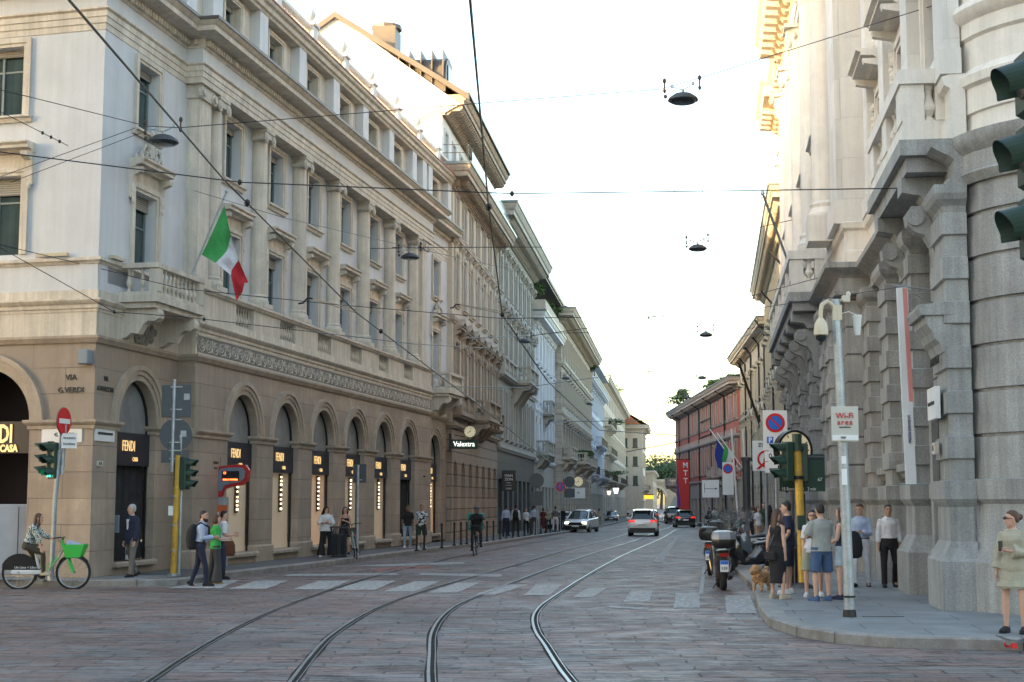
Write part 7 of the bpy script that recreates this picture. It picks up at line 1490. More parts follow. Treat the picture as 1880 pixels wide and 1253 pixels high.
# ================================================================ PEOPLE
DG = bpy.context.evaluated_depsgraph_get
def V3(*a): return Vector(a)
def ell(c, rx, ry, up, fwd, n=14):
    up = up.normalized(); side = fwd.cross(up).normalized(); f = up.cross(side).normalized()
    return [c + side*(rx*math.cos(2*math.pi*k/n)) + f*(ry*math.sin(2*math.pi*k/n)) for k in range(n)]
def fuse(b, name, m, parent, vox, extra=None, mats=None):
    o = b.build(name, m, parent); 
    md = o.modifiers.new('r', 'REMESH'); md.mode = 'VOXEL'; md.voxel_size = vox; md.use_smooth_shade = True
    ms = o.modifiers.new('s', 'SMOOTH'); ms.factor = .5; ms.iterations = 2
    me = bpy.data.meshes.new_from_object(o.evaluated_get(DG())); old = o.data; o.modifiers.clear(); o.data = me; me.name = name; bpy.data.meshes.remove(old)
    if extra:
        import bmesh
        bm = bmesh.new(); bm.from_mesh(me); t = bpy.data.meshes.new('t'); t.from_pydata(extra.v, [], extra.f); bm.from_mesh(t); bm.to_mesh(me); bm.free(); bpy.data.meshes.remove(t)
        me.polygons.foreach_set('use_smooth', [True]*len(me.polygons))
    if not me.materials: me.materials.append(m)
    return o
def person(loc, head, h, label, top=('tee','white'), bot=('trousers','black'), shoes='black', hair=('short','dark'), skin='skin', fem=False, lean=0, legs=None, arms=None, look=0, tilt=0, lod=1, group=None, glasses=None, seat=None, sleeve=None, ex=None, build_=1.0):
    """local +Y is forward, +X the person's right"""
    r = empty('person', loc, -R(head), label, 'person', group); s = h/1.75; r.scale = (s,)*3
    leans = R(lean); UP = V3(0, math.sin(leans), math.cos(leans)); FW = V3(0, math.cos(leans), -math.sin(leans)); X = V3(1,0,0)
    legs = legs or [((.10,.02,-1),(.0,-.02,-1)),((.10,.02,-1),(.0,-.02,-1))]
    arms = arms or [((.16,.02,-1),(.02,.16,-1)),((.16,.02,-1),(.02,.16,-1))]
    hipw = .095; TH, SH = .42, .42; SK = M[skin]; vox = .013 if lod == 1 else .022
    # pelvis height from the lower foot
    def chain(sd, spec):
        t = Vector((sd*spec[0][0], spec[0][1], spec[0][2])).normalized(); k = Vector((sd*spec[1][0], spec[1][1], spec[1][2])).normalized(); return t, k
    lows = [ (t*TH + k*SH).z for t, k in (chain(sd, sp) for sd, sp in zip((1,-1), legs)) ]
    pz = seat if seat else -min(lows)+.075
    PEL = V3(0,0,pz); K = {}
    for sd, sp in zip((1,-1), legs):
        t, k = chain(sd, sp); hip = PEL + V3(sd*hipw,0,0); kn = hip+t*TH; an = kn+k*SH; K[sd] = (hip, kn, an, k)
    def T(x, y, z): return PEL + X*x + FW*y + UP*z
    shw = (.165 if fem else .195)*build_; SHZ = .50; A = {}
    for sd, sp in zip((1,-1), arms):
        u = Vector((sd*sp[0][0], sp[0][1], sp[0][2])).normalized(); f = Vector((sd*sp[1][0], sp[1][1], sp[1][2])).normalized(); sh = T(sd*(shw-.035), 0, SHZ-.045); el = sh+u*.285; wr = el+f*.25; A[sd] = (sh, el, wr, f, u)
    wz = (.118 if fem else .145)*build_; cz = (.148 if fem else .172)*build_; hz = (.172 if fem else .162)*build_
    TR = [(-.10,hz*.80,.10),(-.02,hz,.115),(.06,hz*.98,.112),(.16,wz,.092 if fem else .102),(.27,(wz+cz)/2,.10),(.37,cz,.118 if fem else .115),(.44,cz*1.0,.10),(.48,cz*.82,.085),(.51,cz*.52,.068),(.53,.062,.058)]
    b = MB(); b.loft([ell(T(0,0,z), rx, ry, UP, FW) for z, rx, ry in TR])
    NK = T(0,.0,.52); HC_ = T(0,.025,.665) + V3(0,0,0); b.tube([T(0,-.005,.50), T(0,.01,.60)], [.056,.050], 10)
    for sd in (1,-1):
        hip, kn, an, k = K[sd]; b.tube([hip+V3(0,0,.02), hip.lerp(kn,.25), hip.lerp(kn,.6), kn, kn.lerp(an,.28), kn.lerp(an,.65), an], [.088,.085,.067,.052,.056,.040,.034], 10)
        sh, el, wr, f, u = A[sd]; b.tube([sh-u*.01, sh.lerp(el,.35), el, el.lerp(wr,.3), wr], [.052,.046,.037,.039,.026], 8)
        b.tube([wr, wr+f*.045, wr+f*.085], [.026,.036,.030], 8, asp=.6)
        fd = Vector((0, FW.y, 0)) if abs(k.y) > .2 and False else V3(sd*.12,1,0).normalized(); b.tube([an+V3(0,-.03,-.03), an+V3(0,0,-.04), an+fd*.12+V3(0,0,-.06)], [.03,.034,.026], 8)
    # head
    yaw = R(look); hf = (Matrix.Rotation(-yaw,3,'Z') @ V3(0,1,0)); tl = R(tilt); hf = (hf*math.cos(tl)+V3(0,0,-1)*math.sin(tl)).normalized(); hs = hf.cross(V3(0,0,1)).normalized(); hu = hs.cross(hf).normalized()
    def Hd(x, y, z): return HC_ + hs*x + hf*y + hu*z
    HR = [(-.115,.028,.035,.045),(-.10,.045,.055,.03),(-.065,.060,.078,.008),(-.02,.070,.092,0),(.03,.075,.098,-.004),(.075,.068,.088,-.008),(.105,.046,.06,-.01),(.12,.015,.02,-.01)]
    b.loft([ell(Hd(0,yo,z), rx, ry, hu, hf) for z, rx, ry, yo in HR])
    b.tube([Hd(0,.085,.01), Hd(0,.108,-.022), Hd(0,.09,-.035)], [.008,.014,.008], 6)
    for sd in (1,-1): b.ball(tuple(Hd(sd*.074,-.005,-.005)), .012,.02,.03, 6, 4)
    e = None
    if lod == 1:
        e = MB()
        for sd in (1,-1):
            sh, el, wr, f, u = A[sd]; side = f.cross(V3(0,0,1)); side = (side if side.length > .2 else X).normalized(); inn = side.cross(f).normalized(); pal = wr+f*.075
            nrm = V3(-sd,0,0) - f*(V3(-sd,0,0).dot(f)); nrm = nrm.normalized() if nrm.length > .1 else inn; lat = f.cross(nrm).normalized()
            for i, L_ in enumerate((.062,.070,.066,.052)):
                p = pal + lat*((i-1.5)*.018); e.tube([p, p+f*L_*.45+nrm*.004, p+f*L_*.8+nrm*.020, p+f*L_*.95+nrm*.036], [.0085,.008,.0075,.006], 6)
            e.tube([wr+f*.03+lat*-.025, wr+f*.055+lat*-.042+nrm*.012, wr+f*.085+lat*-.04+nrm*.022], [.010,.009,.007], 6)
    fuse(b, 'body', SK, r, vox, e)
    # face
    if lod == 1:
        b = MB()
        for sd in (1,-1): b.ball(tuple(Hd(sd*.030,.088,.012)), .012,.007,.006, 6, 4)
        b.build('eyes', M['eye'], r); b = MB()
        for sd in (1,-1): b.tube([Hd(sd*.014,.094,.030), Hd(sd*.032,.091,.035), Hd(sd*.048,.078,.030)], .0045, 5)
        b.build('eyebrows', M['hairb' if hair[1] != 'grey' else 'hairg'], r); b = MB(); b.tube([Hd(-.022,.083,-.062), Hd(0,.094,-.058), Hd(.022,.083,-.062)], .006, 5); b.build('mouth', M['lip'], r)
        if glasses == 'sun' or glasses == 'clear':
            b = MB()
            for sd in (1,-1):
                if glasses == 'sun': b.loft([ell(Hd(sd*.034,.100,.010), .027,.020, hf, hu, 10), ell(Hd(sd*.034,.106,.010), .025,.018, hf, hu, 10)])
                else: b.tube([Hd(sd*.034+.025*math.cos(t), .101, .010+.019*math.sin(t)) for t in [k*.6283 for k in range(10)]], .003, 4, closed=True)
                b.tube([Hd(sd*.06,.095,.014), Hd(sd*.078,.03,.012), Hd(sd*.077,-.01,.008)], .004, 4)
            b.tube([Hd(-.01,.106,.014), Hd(.01,.106,.014)], .004, 4); b.build('glasses', M['black'], r)
    # hair
    hm = M[{'dark':'hair','brown':'hairb','grey':'hairg'}[hair[1]]]; b = MB(); k = hair[0]
    if k != 'bald':
        b.loft([ell(Hd(0,yo,z), rx, ry, hu, hf) for z, rx, ry, yo in ((-.05,.058,.040,-.058),(-.01,.076,.056,-.046),(.035,.080,.082,-.024),(.07,.077,.094,-.012),(.10,.060,.076,-.012),(.126,.022,.03,-.014))])
        cut = [(.10,.055)]
        if k == 'long':
            b.loft([ell(Hd(0,-.055-.01*i,.06-.07*i)-V3(0,0,0), rx, ry, V3(0,0,1), hf) for i, (rx, ry) in enumerate(((.080,.055),(.092,.055),(.098,.050),(.100,.045),(.098,.042),(.085,.035),(.06,.025)))])
            for sd in (1,-1): b.tube([Hd(sd*.072,.03,.06), Hd(sd*.086,.02,-.04), Hd(sd*.09,.0,-.14), Hd(sd*.09,-.01,-.24)], [.018,.022,.026,.015], 7)
        if k == 'bob':
            b.loft([ell(Hd(0,-.04,z), rx, ry, hu, hf) for z, rx, ry in ((.06,.088,.07),(0,.10,.075),(-.07,.102,.07),(-.11,.08,.05))])
        if k == 'bun': b.ball(tuple(Hd(0,-.12,.03)), .045, .04, .045, 8, 6)
        if k == 'curly':
            rn = random.Random(4)
            for i in range(40): a = rn.uniform(0,6.28); z = rn.uniform(-.22,.10); b.ball(tuple(Hd(.095*math.cos(a), -.05+.06*math.sin(a)-(.0), z)), .03, .03, .03, 6, 4)
        if k == 'helmet':
            b.loft([ell(Hd(0,-.01,z), rx, ry, hu, hf) for z, rx, ry in ((.03,.095,.115),(.08,.092,.112),(.13,.06,.08),(.145,.02,.03))])
        if k == 'beard': b.loft([ell(Hd(0,yo,z), rx, ry, hu, hf) for z, rx, ry, yo in ((-.135,.03,.03,.05),(-.11,.052,.055,.04),(-.07,.066,.07,.022),(-.045,.068,.07,.012))])
        fuse(b, 'hair' if k != 'helmet' else 'helmet', hm if k != 'helmet' else M['dgrey'], r, vox*1.1)
    def cm(c): return M[c] if c in M else M['black']
    # bottoms
    bk, bc = bot; b = MB(); o_ = .014
    HP = [ell(T(0,0,z), rx+o_, ry+o_, UP, FW) for z, rx, ry in TR[:4]]
    waist = [ell(T(0,0,z), rx+o_, ry+o_, UP, FW) for z, rx, ry in ((-.09,hz*.86,.105),(-.02,hz,.118),(.06,hz*.98,.115),(.11,(hz+wz)*.49,.104))]
    if bk in ('trousers','flare','jeans','slim'):
        b.loft(waist)
        for sd in (1,-1):
            hip, kn, an, k_ = K[sd]; rr = [.103,.098,.082,.068,.066,.060,.062] if bk != 'flare' else [.105,.10,.09,.085,.10,.125,.15]
            if bk == 'slim': rr = [.10,.094,.077,.061,.062,.050,.047]
            b.tube([hip+V3(0,0,.02), hip.lerp(kn,.25), hip.lerp(kn,.6), kn, kn.lerp(an,.3), kn.lerp(an,.7), an+(an-kn).normalized()*.015], rr, 12)
    elif bk == 'shorts':
        b.loft(waist)
        for sd in (1,-1): hip, kn, an, k_ = K[sd]; b.tube([hip+V3(0,0,.02), hip.lerp(kn,.25), hip.lerp(kn,.6), hip.lerp(kn,.98)], [.108,.106,.102,.098], 12)
    elif bk in ('skirt','midi','mini'):
        L_ = {'skirt':.48,'midi':.62,'mini':.30}[bk]; wd = {'skirt':.18,'midi':.175,'mini':.20}[bk]
        c0 = PEL; mid = (K[1][1]+K[-1][1])/2; dr = (mid-PEL); dr = dr/abs(dr.z) if abs(dr.z) > .1 else V3(0,0,-1)
        b.loft([ell(T(0,0,.14), wz*1.04+o_, .10+o_, UP, FW), ell(T(0,0,.04), hz+o_, .125, UP, FW), ell(PEL+dr*.12, hz+.025, .14, V3(0,0,1), V3(0,1,0)), ell(PEL+dr*(L_*.6), wd, .14, V3(0,0,1), V3(0,1,0)), ell(PEL+dr*L_, wd+(.02 if bk != 'midi' else -.01), .145, V3(0,0,1), V3(0,1,0))])
    if bk != 'none': fuse(b, {'skirt':'skirt','midi':'skirt','mini':'skirt','shorts':'shorts'}.get(bk,'trousers'), cm(bc), r, vox*1.05)
    # top
    tk, tc_ = top; b = MB(); o2 = {'jacket':.026,'shirt':.018,'tee':.022,'tank':.012,'loose':.05,'tunic':.035}.get(tk,.02); low = {'jacket':-.13,'tee':-.05,'shirt':.085,'tank':.06,'loose':-.05,'tunic':-.28,'strap':.06}.get(tk,-.02)
    rows = [(z, rx, ry) for z, rx, ry in TR if z > low+.02 and z < (.50 if tk not in ('strap',) else .40)]
    base = (low, hz+(.028 if low < 0 else 0), .128) if low < .1 else (low, wz, .1)
    if tk == 'tunic': base = (low, hz+.06, .15)
    RR = [base]+rows+([(.525,.085,.075)] if tk not in ('strap','tank') else [(.475,.12,.085)] if tk == 'tank' else [])
    b.loft([ell(T(0,0,z), rx+o2*(1 if z < .45 else .35), ry+o2*(1 if z < .45 else .35), UP, FW) for z, rx, ry in RR])
    fr_ = {'jacket':1.0,'shirt':.97,'tee':.42,'tank':0,'strap':0,'loose':.62,'tunic':.95}.get(tk,.4)
    if sleeve is not None: fr_ = sleeve
    if fr_:
        for sd in (1,-1):
            sh, el, wr, f, u = A[sd]; tot = fr_*2; w1 = .052+o2*.9
            if tot <= 1: b.tube([sh-u*.03, sh-u*.0, sh.lerp(el,tot*.6), sh.lerp(el,tot)], [w1*.6,w1*.9,w1*.98,w1*1.05], 10)
            else: b.tube([sh-u*.03, sh, sh.lerp(el,.5), el, el.lerp(wr,(tot-1)*.6), el.lerp(wr,tot-1)], [w1*.6,w1*.88,w1*.9,.040+o2,.044+o2*.9,(.034+o2*.9)*(1.5 if tk == 'tunic' else 1)], 10)
    tp = fuse(b, {'jacket':'jacket','shirt':'shirt','tunic':'dress','strap':'top'}.get(tk,'top'), cm(tc_), r, vox*1.05)
    if tk in ('strap','tank') and lod == 1:
        b = MB()
        for sd in (1,-1): b.tube([T(sd*.08,.10,.40), T(sd*.09,.04,.515), T(sd*.085,-.06,.49), T(sd*.07,-.11,.38)], .008, 5)
        b.build('straps', cm(tc_), r)
    if tk == 'shirt' and lod == 1:
        b = MB(); b.tube([T(-.03,.085,.49),T(-.062,.04,.525),T(-.05,-.045,.535),T(.05,-.045,.535),T(.062,.04,.525),T(.03,.085,.49)], .014, 6)
        b.box(0,0,0,0,0,0) if 0 else b.tube([T(0,.135,.44),T(0,.155,.30),T(0,.14,.10)], .006, 4); b.build('collar', cm(tc_), r)
    if bk in ('trousers','slim') and tk == 'shirt' and lod == 1:
        b = MB(); b.loft([ell(T(0,0,z), (hz+wz)*.5+.026, .134, UP, FW) for z in (.07,.098)]); b.build('belt', M['black'], r)
    if tk in ('jacket',) and lod == 1:
        b = MB(); b.loft([[T(-.05,.10,.44), T(.05,.10,.44), T(.01,.13,.20), T(-.01,.13,.20)], [T(-.05,.133,.44), T(.05,.133,.44), T(.01,.147,.20), T(-.01,.147,.20)]]); b.tube([T(-.06,.03,.53),T(0,.085,.47),T(.06,.03,.53)], .016, 6); b.build('shirt_front', M['cl_white'], r)
    # shoes
    b = MB()
    for sd in (1,-1):
        hip, kn, an, k_ = K[sd]; fd = V3(sd*.14,1,0).normalized(); pit = 0
        if k_.y < -.3: dn = V3(0,-.3,-.6).normalized(); fd = V3(sd*.1,.75,-.62).normalized()
        elif k_.y > .3: fd = V3(sd*.1,.9,.35).normalized()
        u_ = V3(0,0,1)-fd*fd.z; u_.normalize(); hl = an-fd*.055-u_*.045; nn = 10
        def rg(d, w_, h_): c = hl+fd*d; sdv = fd.cross(u_); return [c-sdv*w_-u_*.028, c-sdv*w_*1.05+u_*h_*.35, c-sdv*w_*.6+u_*h_, c+sdv*w_*.6+u_*h_, c+sdv*w_*1.05+u_*h_*.35, c+sdv*w_-u_*.028]
        b.loft([rg(-.02,.026,.03), rg(.0,.034,.07), rg(.06,.038,.075), rg(.13,.045,.048), rg(.19,.045,.035), rg(.235,.026,.018)])
    b.build('shoes', cm(shoes), r, smooth=True)
    r['_'] = 0; del r['_']
    return r, dict(PEL=PEL, A=A, T=T, Hd=Hd, K=K, s=s, r=r)
def wp(P, v):                                               # person-local to world
    r = P['r']; return Matrix.LocRotScale(r.location, r.rotation_euler, r.scale) @ Vector(v)
for n_, c in dict(cl_white=(.62,.62,.64), cl_black=(.012,.012,.014), cl_navy=(.015,.02,.045), cl_grey=(.30,.31,.29), cl_denim=(.05,.09,.18), cl_ldenim=(.30,.38,.45), cl_lblue=(.36,.44,.60), cl_dkgrey=(.05,.05,.052), cl_taupe=(.14,.13,.12), cl_green=(.03,.33,.07), cl_red=(.13,.01,.015), cl_olive=(.045,.04,.025), cl_sage=(.30,.31,.23), cl_sand=(.36,.34,.26), cl_khaki=(.28,.22,.15), cl_dgreen=(.03,.05,.03), cl_beige=(.40,.34,.26), cl_maroon=(.09,.012,.02), cl_tan=(.38,.28,.17), cl_teal=(.03,.25,.2), cl_brown=(.10,.035,.015)).items(): cloth(n_, c, .12 if n_ not in ('cl_denim','cl_ldenim') else .2)
def patterned(name, a, c_, sc_):
    m = cloth(name, a, .02); t = m.node_tree; N = t.nodes; L = t.links; v = N.new('ShaderNodeTexNoise'); v.inputs['Scale'].default_value = sc_; v.inputs['Detail'].default_value = 1; tc = N.new('ShaderNodeTexCoord'); L.new(tc.outputs['Object'], v.inputs['Vector'])
    mr = N.new('ShaderNodeMapRange'); mr.inputs[1].default_value = .49; mr.inputs[2].default_value = .53; L.new(v.outputs['Fac'], mr.inputs[0]); mx = N.new('ShaderNodeMix'); mx.data_type = 'RGBA'; L.new(mr.outputs[0], mx.inputs[0]); mx.inputs[6].default_value = (*a,1); mx.inputs[7].default_value = (*c_,1); L.new(mx.outputs[2], N['Principled BSDF'].inputs['Base Color'])
patterned('cl_zebra', (.55,.56,.58), (.03,.03,.04), 14); patterned('cl_dots', (.52,.55,.52), (.06,.09,.08), 30); patterned('cl_floral', (.05,.01,.015), (.4,.3,.3), 16)
WALK = [((.08,.34,-1),(.0,.05,-1)),((.08,-.22,-1),(.0,-.62,-1))]; WALKS = [((.06,.16,-1),(.0,.0,-1)),((.06,-.12,-1),(.0,-.32,-1))]
def gp(px, py, z=.15): x, y = G(px, py, z); return (x, y, z+gz(y))
DN = ((.16,.02,-1),(.02,.16,-1))
# -- left pavement
person(gp(240,1060), 216, 1.79, 'white haired man in navy blazer and grey checked trousers striding along the left pavement', ('jacket','cl_navy'), ('trousers','cl_taupe'), 'cl_black', ('short','grey'), legs=[((.05,-.18,-1),(.0,-.42,-1)),((.14,.24,-1),(.02,.10,-1))], arms=[((.22,-.12,-1),(.06,.25,-1)),((.2,.05,-1),(.0,.3,-1))], look=18)
P, I = person(gp(366,1077,0), 82, 1.80, 'bearded dark haired man with a black backpack stepping off the left kerb', ('shirt','cl_lblue'), ('slim','cl_navy'), 'cl_black', ('beard','dark'), lean=4, legs=[((.06,.30,-1),(.0,.08,-1)),((.06,-.14,-1),(.0,-.34,-1))], arms=[((.12,.1,-1),(-.3,.95,.12)),((.12,.1,-1),(-.3,.9,.0))], look=25)
def backpack(P, label, m='cl_black', k=1.0, low=0, straps=True):
    T = P['T']; s = P['s']; r = P['r']; o = wp(P, T(0,-.19,.28-low)); e = empty('backpack', o, r.rotation_euler.z, label, 'backpack'); e.scale = (s*k,)*3
    b = MB(); b.loft([ell(V3(0,y_,z), rx, ry, V3(0,0,1), V3(0,1,0)) for z, rx, ry, y_ in ((-.26,.10,.05,0),(-.23,.15,.09,-.01),(-.08,.16,.11,-.02),(.10,.15,.10,-.01),(.20,.12,.07,.01),(.24,.05,.03,.02))]); fuse(b, 'bag', M[m], e, .014)
    b = MB()
    for sd in (1,-1): b.tube([(sd*.08,.06,.2),(sd*.11,.16,.27),(sd*.12,.31,.18),(sd*.12,.32,.02),(sd*.13,.18,-.14),(sd*.12,.05,-.2)], .016, 5)
    b.build('straps', M['cl_black'], e); return e
backpack(I, 'bulging black backpack on the bearded man at the kerb', k=1.15, low=.08)
P, I = person(gp(394,1073,0), 70, 1.68, 'woman in a bright green top with dark wide trousers beside the bearded man', ('tee','cl_green'), ('flare','cl_dkgrey'), 'cl_tan', ('bob','brown'), fem=True, legs=[((.06,.12,-1),(.0,-.05,-1)),((.06,-.12,-1),(.0,-.25,-1))], arms=[((.15,.15,-1),(-.25,.9,.1)),((.15,.15,-1),(-.2,.95,.15))], look=0)
o = wp(I, I['T'](-.14,.10,-.05)); b = MB(); b.loft([ell(V3(0,0,z), rx, ry, V3(0,0,1), V3(0,1,0)) for z, rx, ry in ((.12,.05,.14),(.05,.09,.17),(-.2,.10,.18),(-.5,.09,.16),(-.62,.06,.10))]); e = fuse(b, 'draped_jacket', M['cl_navy'], None, .015); e.location = o; e.rotation_euler = (0,0,R(-70)); tag(e, 'dark jacket draped over the arm of the woman in green', 'jacket')
P, I = person(gp(408,1064,0), 75, 1.76, 'man in a short sleeved white shirt carrying a brown bag behind the woman in green', ('tee','cl_white'), ('trousers','cl_black'), 'cl_black', ('short','dark'), arms=[((.15,.1,-1),(-.3,.9,.0)),((.15,.1,-1),(-.2,.95,.1))], look=5)
o = wp(I, I['T'](.16,.12,-.06)); e = empty('brown_bag', o, R(-75), 'brown leather bag held by the man in the white shirt', 'bag'); b = MB(); b.loft([ell(V3(0,0,z), rx, ry, V3(0,0,1), V3(0,1,0)) for z, rx, ry in ((.10,.03,.13),(.0,.06,.17),(-.2,.07,.18),(-.28,.05,.14))]); fuse(b, 'bag', M['cl_brown'], e, .013); b = MB(); b.tube([(0,-.1,.08),(0,-.06,.2),(0,.06,.2),(0,.1,.08)], .01, 5); b.build('handle', M['cl_brown'], e)
# shopping bag of the white haired man
g_ = gp(228,1052); e = empty('shopping_bag', (g_[0]+.0, g_[1], .15+.33), R(15), 'white paper shopping bag in the hand of the white haired man', 'bag'); b = MB(); b.loft([[(-.13,-.05,0),(.13,-.05,0),(.13,.05,0),(-.13,.05,0)],[(-.14,-.055,.36),(.14,-.055,.36),(.14,.055,.36),(-.14,.055,.36)]], caps=True); b.build('bag', M['cl_white'], e); b = MB(); b.tube([(-.08,-.05,.36),(-.04,-.03,.54),(.04,-.03,.54),(.08,-.05,.36)], .006, 5); b.build('handles', M['cl_white'], e)
b = MB(); b.box(.03,.06,-.058,-.052,.12,.26); b.build('print', M['black'], e)
person(gp(598,1023), 175, 1.68, 'long haired woman in a white t-shirt and black flared trousers by the shop window', ('loose','cl_white'), ('flare','cl_black'), 'cl_white', ('long','dark'), fem=True, arms=[((.35,.25,-1),(-.85,.55,.25)),((.4,.2,-1),(-.9,.4,.1))], legs=[((.1,.1,-1),(.05,0,-1)),((.12,-.05,-1),(.08,-.1,-1))], look=-40, tilt=20)
person(gp(633,1018), 180, 1.66, 'woman in a short black dress behind the litter bin', ('strap','cl_black'), ('mini','cl_black'), 'cl_black', ('long','dark'), fem=True, arms=[((.3,.1,-1),(.1,.3,-1)),((.3,.2,-1),(-.8,.6,.35))], look=-20)
person(gp(748,1006), 172, 1.72, 'man in a black t-shirt and ripped blue jeans walking past the last arch', ('tee','cl_black'), ('slim','cl_ldenim'), 'cl_white', ('short','dark'), skin='skin3', legs=WALKS)
person(gp(774,1007), 180, 1.74, 'man in a black and white patterned shirt and dark shorts beside the man in black', ('tee','cl_zebra'), ('shorts','cl_dgreen'), 'cl_white', ('short','dark'), skin='skin2', legs=WALKS)
# -- hire bike rider
g_ = LBIKE; P, I = person((g_[0]-.42, g_[1]-.02, 0), 90, 1.70, 'long haired woman in a patterned blouse riding the lime green hire bike', ('shirt','cl_dots'), ('slim','cl_olive'), 'cl_beige', ('long','brown'), fem=True, lean=18, seat=.98, legs=[((.04,.95,-.42),(.0,.05,-1)),((.05,.45,-.85),(.02,-.15,-1))], arms=[((.06,.45,-.9),(.05,.35,-1)),((.1,.6,-.7),(.05,.92,-.25))], look=-8, sleeve=.75)
e = empty('tote_bag', (g_[0]+.62, g_[1], .78), R(-88), 'dark folded bag lying in the lime green basket', 'bag'); b = MB(); b.loft([[(-.15,-.14,.0),(.15,-.14,.0),(.15,.16,.0),(-.15,.16,.0)],[(-.12,-.16,.30),(.12,-.16,.30),(.12,.14,.22),(-.12,.14,.22)]]); fuse(b, 'bag', M['cl_lblue'], e, .02)
# -- delivery cyclist
g_ = DBIKE; P, I = person((g_[0]+.02, g_[1]+.85, 0), 176, 1.76, 'delivery rider in black with a dark cap riding towards the camera', ('tee','cl_black'), ('slim','cl_black'), 'cl_black', ('helmet','dark'), skin='skin3', lean=16, seat=.98, legs=[((.12,.60,-.75),(.02,-.1,-1)),((.12,.85,-.45),(.0,-.05,-1))], arms=[((.30,.65,-.75),(.1,.75,-.45)),((.30,.65,-.75),(.1,.75,-.45))])
q_ = wp(I, I['T'](.0,-.30,.16)); e = empty('delivery_bag', q_, R(-4), 'teal delivery box on the back of the cyclist', 'bag'); b = MB(); b.bbox(-.30,.30,-.18,.18,-.32,.28,.04); b.build('box', M['cl_teal'], e)
# -- far left pavement group
FL = [(929,985,10,1.78,'man in a light blue shirt and dark trousers far along the left pavement',('shirt','cl_lblue'),('trousers','cl_navy'),('short','dark'),'skin3',0),
 (947,984,5,1.82,'man in a white shirt with a black rucksack seen from behind',('shirt','cl_white'),('slim','cl_black'),('short','dark'),'skin3',0),
 (966,981,180,1.64,'woman in a white top with dark braces walking towards the camera',('tee','cl_white'),('trousers','cl_black'),('long','brown'),'skin',1),
 (981,981,8,1.80,'man in a pale blue shirt right of the woman with braces',('shirt','cl_lblue'),('trousers','cl_dkgrey'),('short','dark'),'skin',0),
 (997,978,0,1.66,'woman in a long dark red dress on the far left pavement',('tee','cl_maroon'),('midi','cl_maroon'),('bob','brown'),'skin',1),
 (1007,977,180,1.66,'elderly woman in a pale green top beside the red dress',('tee','cl_sage'),('trousers','cl_dkgrey'),('short','grey'),'skin',1),
 (1020,977,20,1.76,'man in a brown grey shirt and white trousers next to the parked white car',('shirt','cl_taupe'),('slim','cl_white'),('short','dark'),'skin2',0),
 (1034,972,200,1.72,'dark haired person standing at the open door of the parked white car',('jacket','cl_black'),('trousers','cl_black'),('bob','dark'),'skin',1),
 (1086,966,190,1.72,'person in dark clothes walking beyond the white crossover',('shirt','cl_dkgrey'),('trousers','cl_black'),('short','grey'),'skin',0),
 (1100,964,10,1.7,'woman in a beige top far down the left pavement',('tee','cl_beige'),('trousers','cl_khaki'),('long','brown'),'skin',1),
 (1153,953,0,1.75,'tiny person in a white shirt far beyond the dark car',('shirt','cl_white'),('trousers','cl_navy'),('short','dark'),'skin',0),
 (1163,952,0,1.75,'second tiny person in white far beyond the dark car',('tee','cl_white'),('trousers','cl_black'),('short','dark'),'skin',0)]
for px, py, hd, h_, lab, tp, bt_, hr, sk, fm in FL:
    P, I = person(gp(px,py), hd, h_, lab, tp, bt_, 'cl_black', hr, skin=sk, fem=bool(fm), lod=2, legs=WALKS)
    if px == 947: backpack(I, 'slim black rucksack on the man in the white shirt')
x, y = G(1223, 962); bicycle((x, y, gz(y)), R(0), 'distant bicycle among the queueing cars', M['black']); person((x, y-.2, gz(y)), 0, 1.75, 'distant cyclist in dark clothes among the queueing cars', ('shirt','cl_black'), ('trousers','cl_black'), 'cl_black', ('short','dark'), lod=2, seat=.98, legs=[((.12,.60,-.75),(.02,-.1,-1)),((.12,.85,-.45),(.0,-.05,-1))], arms=[((.2,.65,-.75),(.1,.75,-.45))]*2)
# -- right pavement
P, I = person(gp(1429,1100), 52, 1.70, 'woman in a black sleeveless dress seen from behind with a lead in her hand', ('tank','cl_black'), ('midi','cl_black'), 'cl_beige', ('long','brown'), fem=True, arms=[((.14,.0,-1),(.05,.05,-1)),((.30,-.10,-1),(.18,.12,-1))], legs=[((.04,.04,-1),(.0,-.02,-1)),((.09,.03,-1),(.05,0,-1))], look=20)
hand = wp(I, I['A'][-1][2]+I['A'][-1][3]*.1)
q_ = wp(I, I['T'](-.02,-.16,-.02)); e = empty('shoulder_bag', q_, R(-52), 'small black shoulder bag on the hip of the woman in the black dress', 'bag'); b = MB(); b.bbox(-.15,.12,-.05,.03,-.16,.0,.02); b.build('bag', M['cl_black'], e); b = MB(); b.tube([(-.12,0,0),(.0,.03,.22),(.1,.08,.45)], .008, 5); b.build('strap', M['chrome'], e)
P, I = person(gp(1448,1090), 292, 1.84, 'tall man in a navy polo shirt and shorts with one hand on his hip', ('tee','cl_navy'), ('shorts','cl_navy'), 'cl_white', ('short','dark'), arms=[((.22,.0,-1),(.05,.1,-1)),((.55,-.35,-.9),(-.65,.55,-.75))], look=-10, skin='skin')
P, I = person(gp(1510,1104), 335, 1.80, 'broad man in a grey t-shirt and denim shorts seen from behind with folded arms', ('tee','cl_grey'), ('shorts','cl_denim'), 'cl_denim', ('short','dark'), build_=1.12, arms=[((.30,.35,-1),(-.95,.45,.25)),((.30,.35,-1),(-.95,.45,.10))], look=10)
person(gp(1494,1096), 190, 1.68, 'woman with glasses in a white top half hidden behind the man in grey', ('tee','cl_white'), ('shorts','cl_sage'), 'cl_white', ('bob','dark'), fem=True, glasses='clear', legs=[((.1,.1,-1),(0,.0,-1)),((.1,.3,-1),(.0,-.1,-1))])
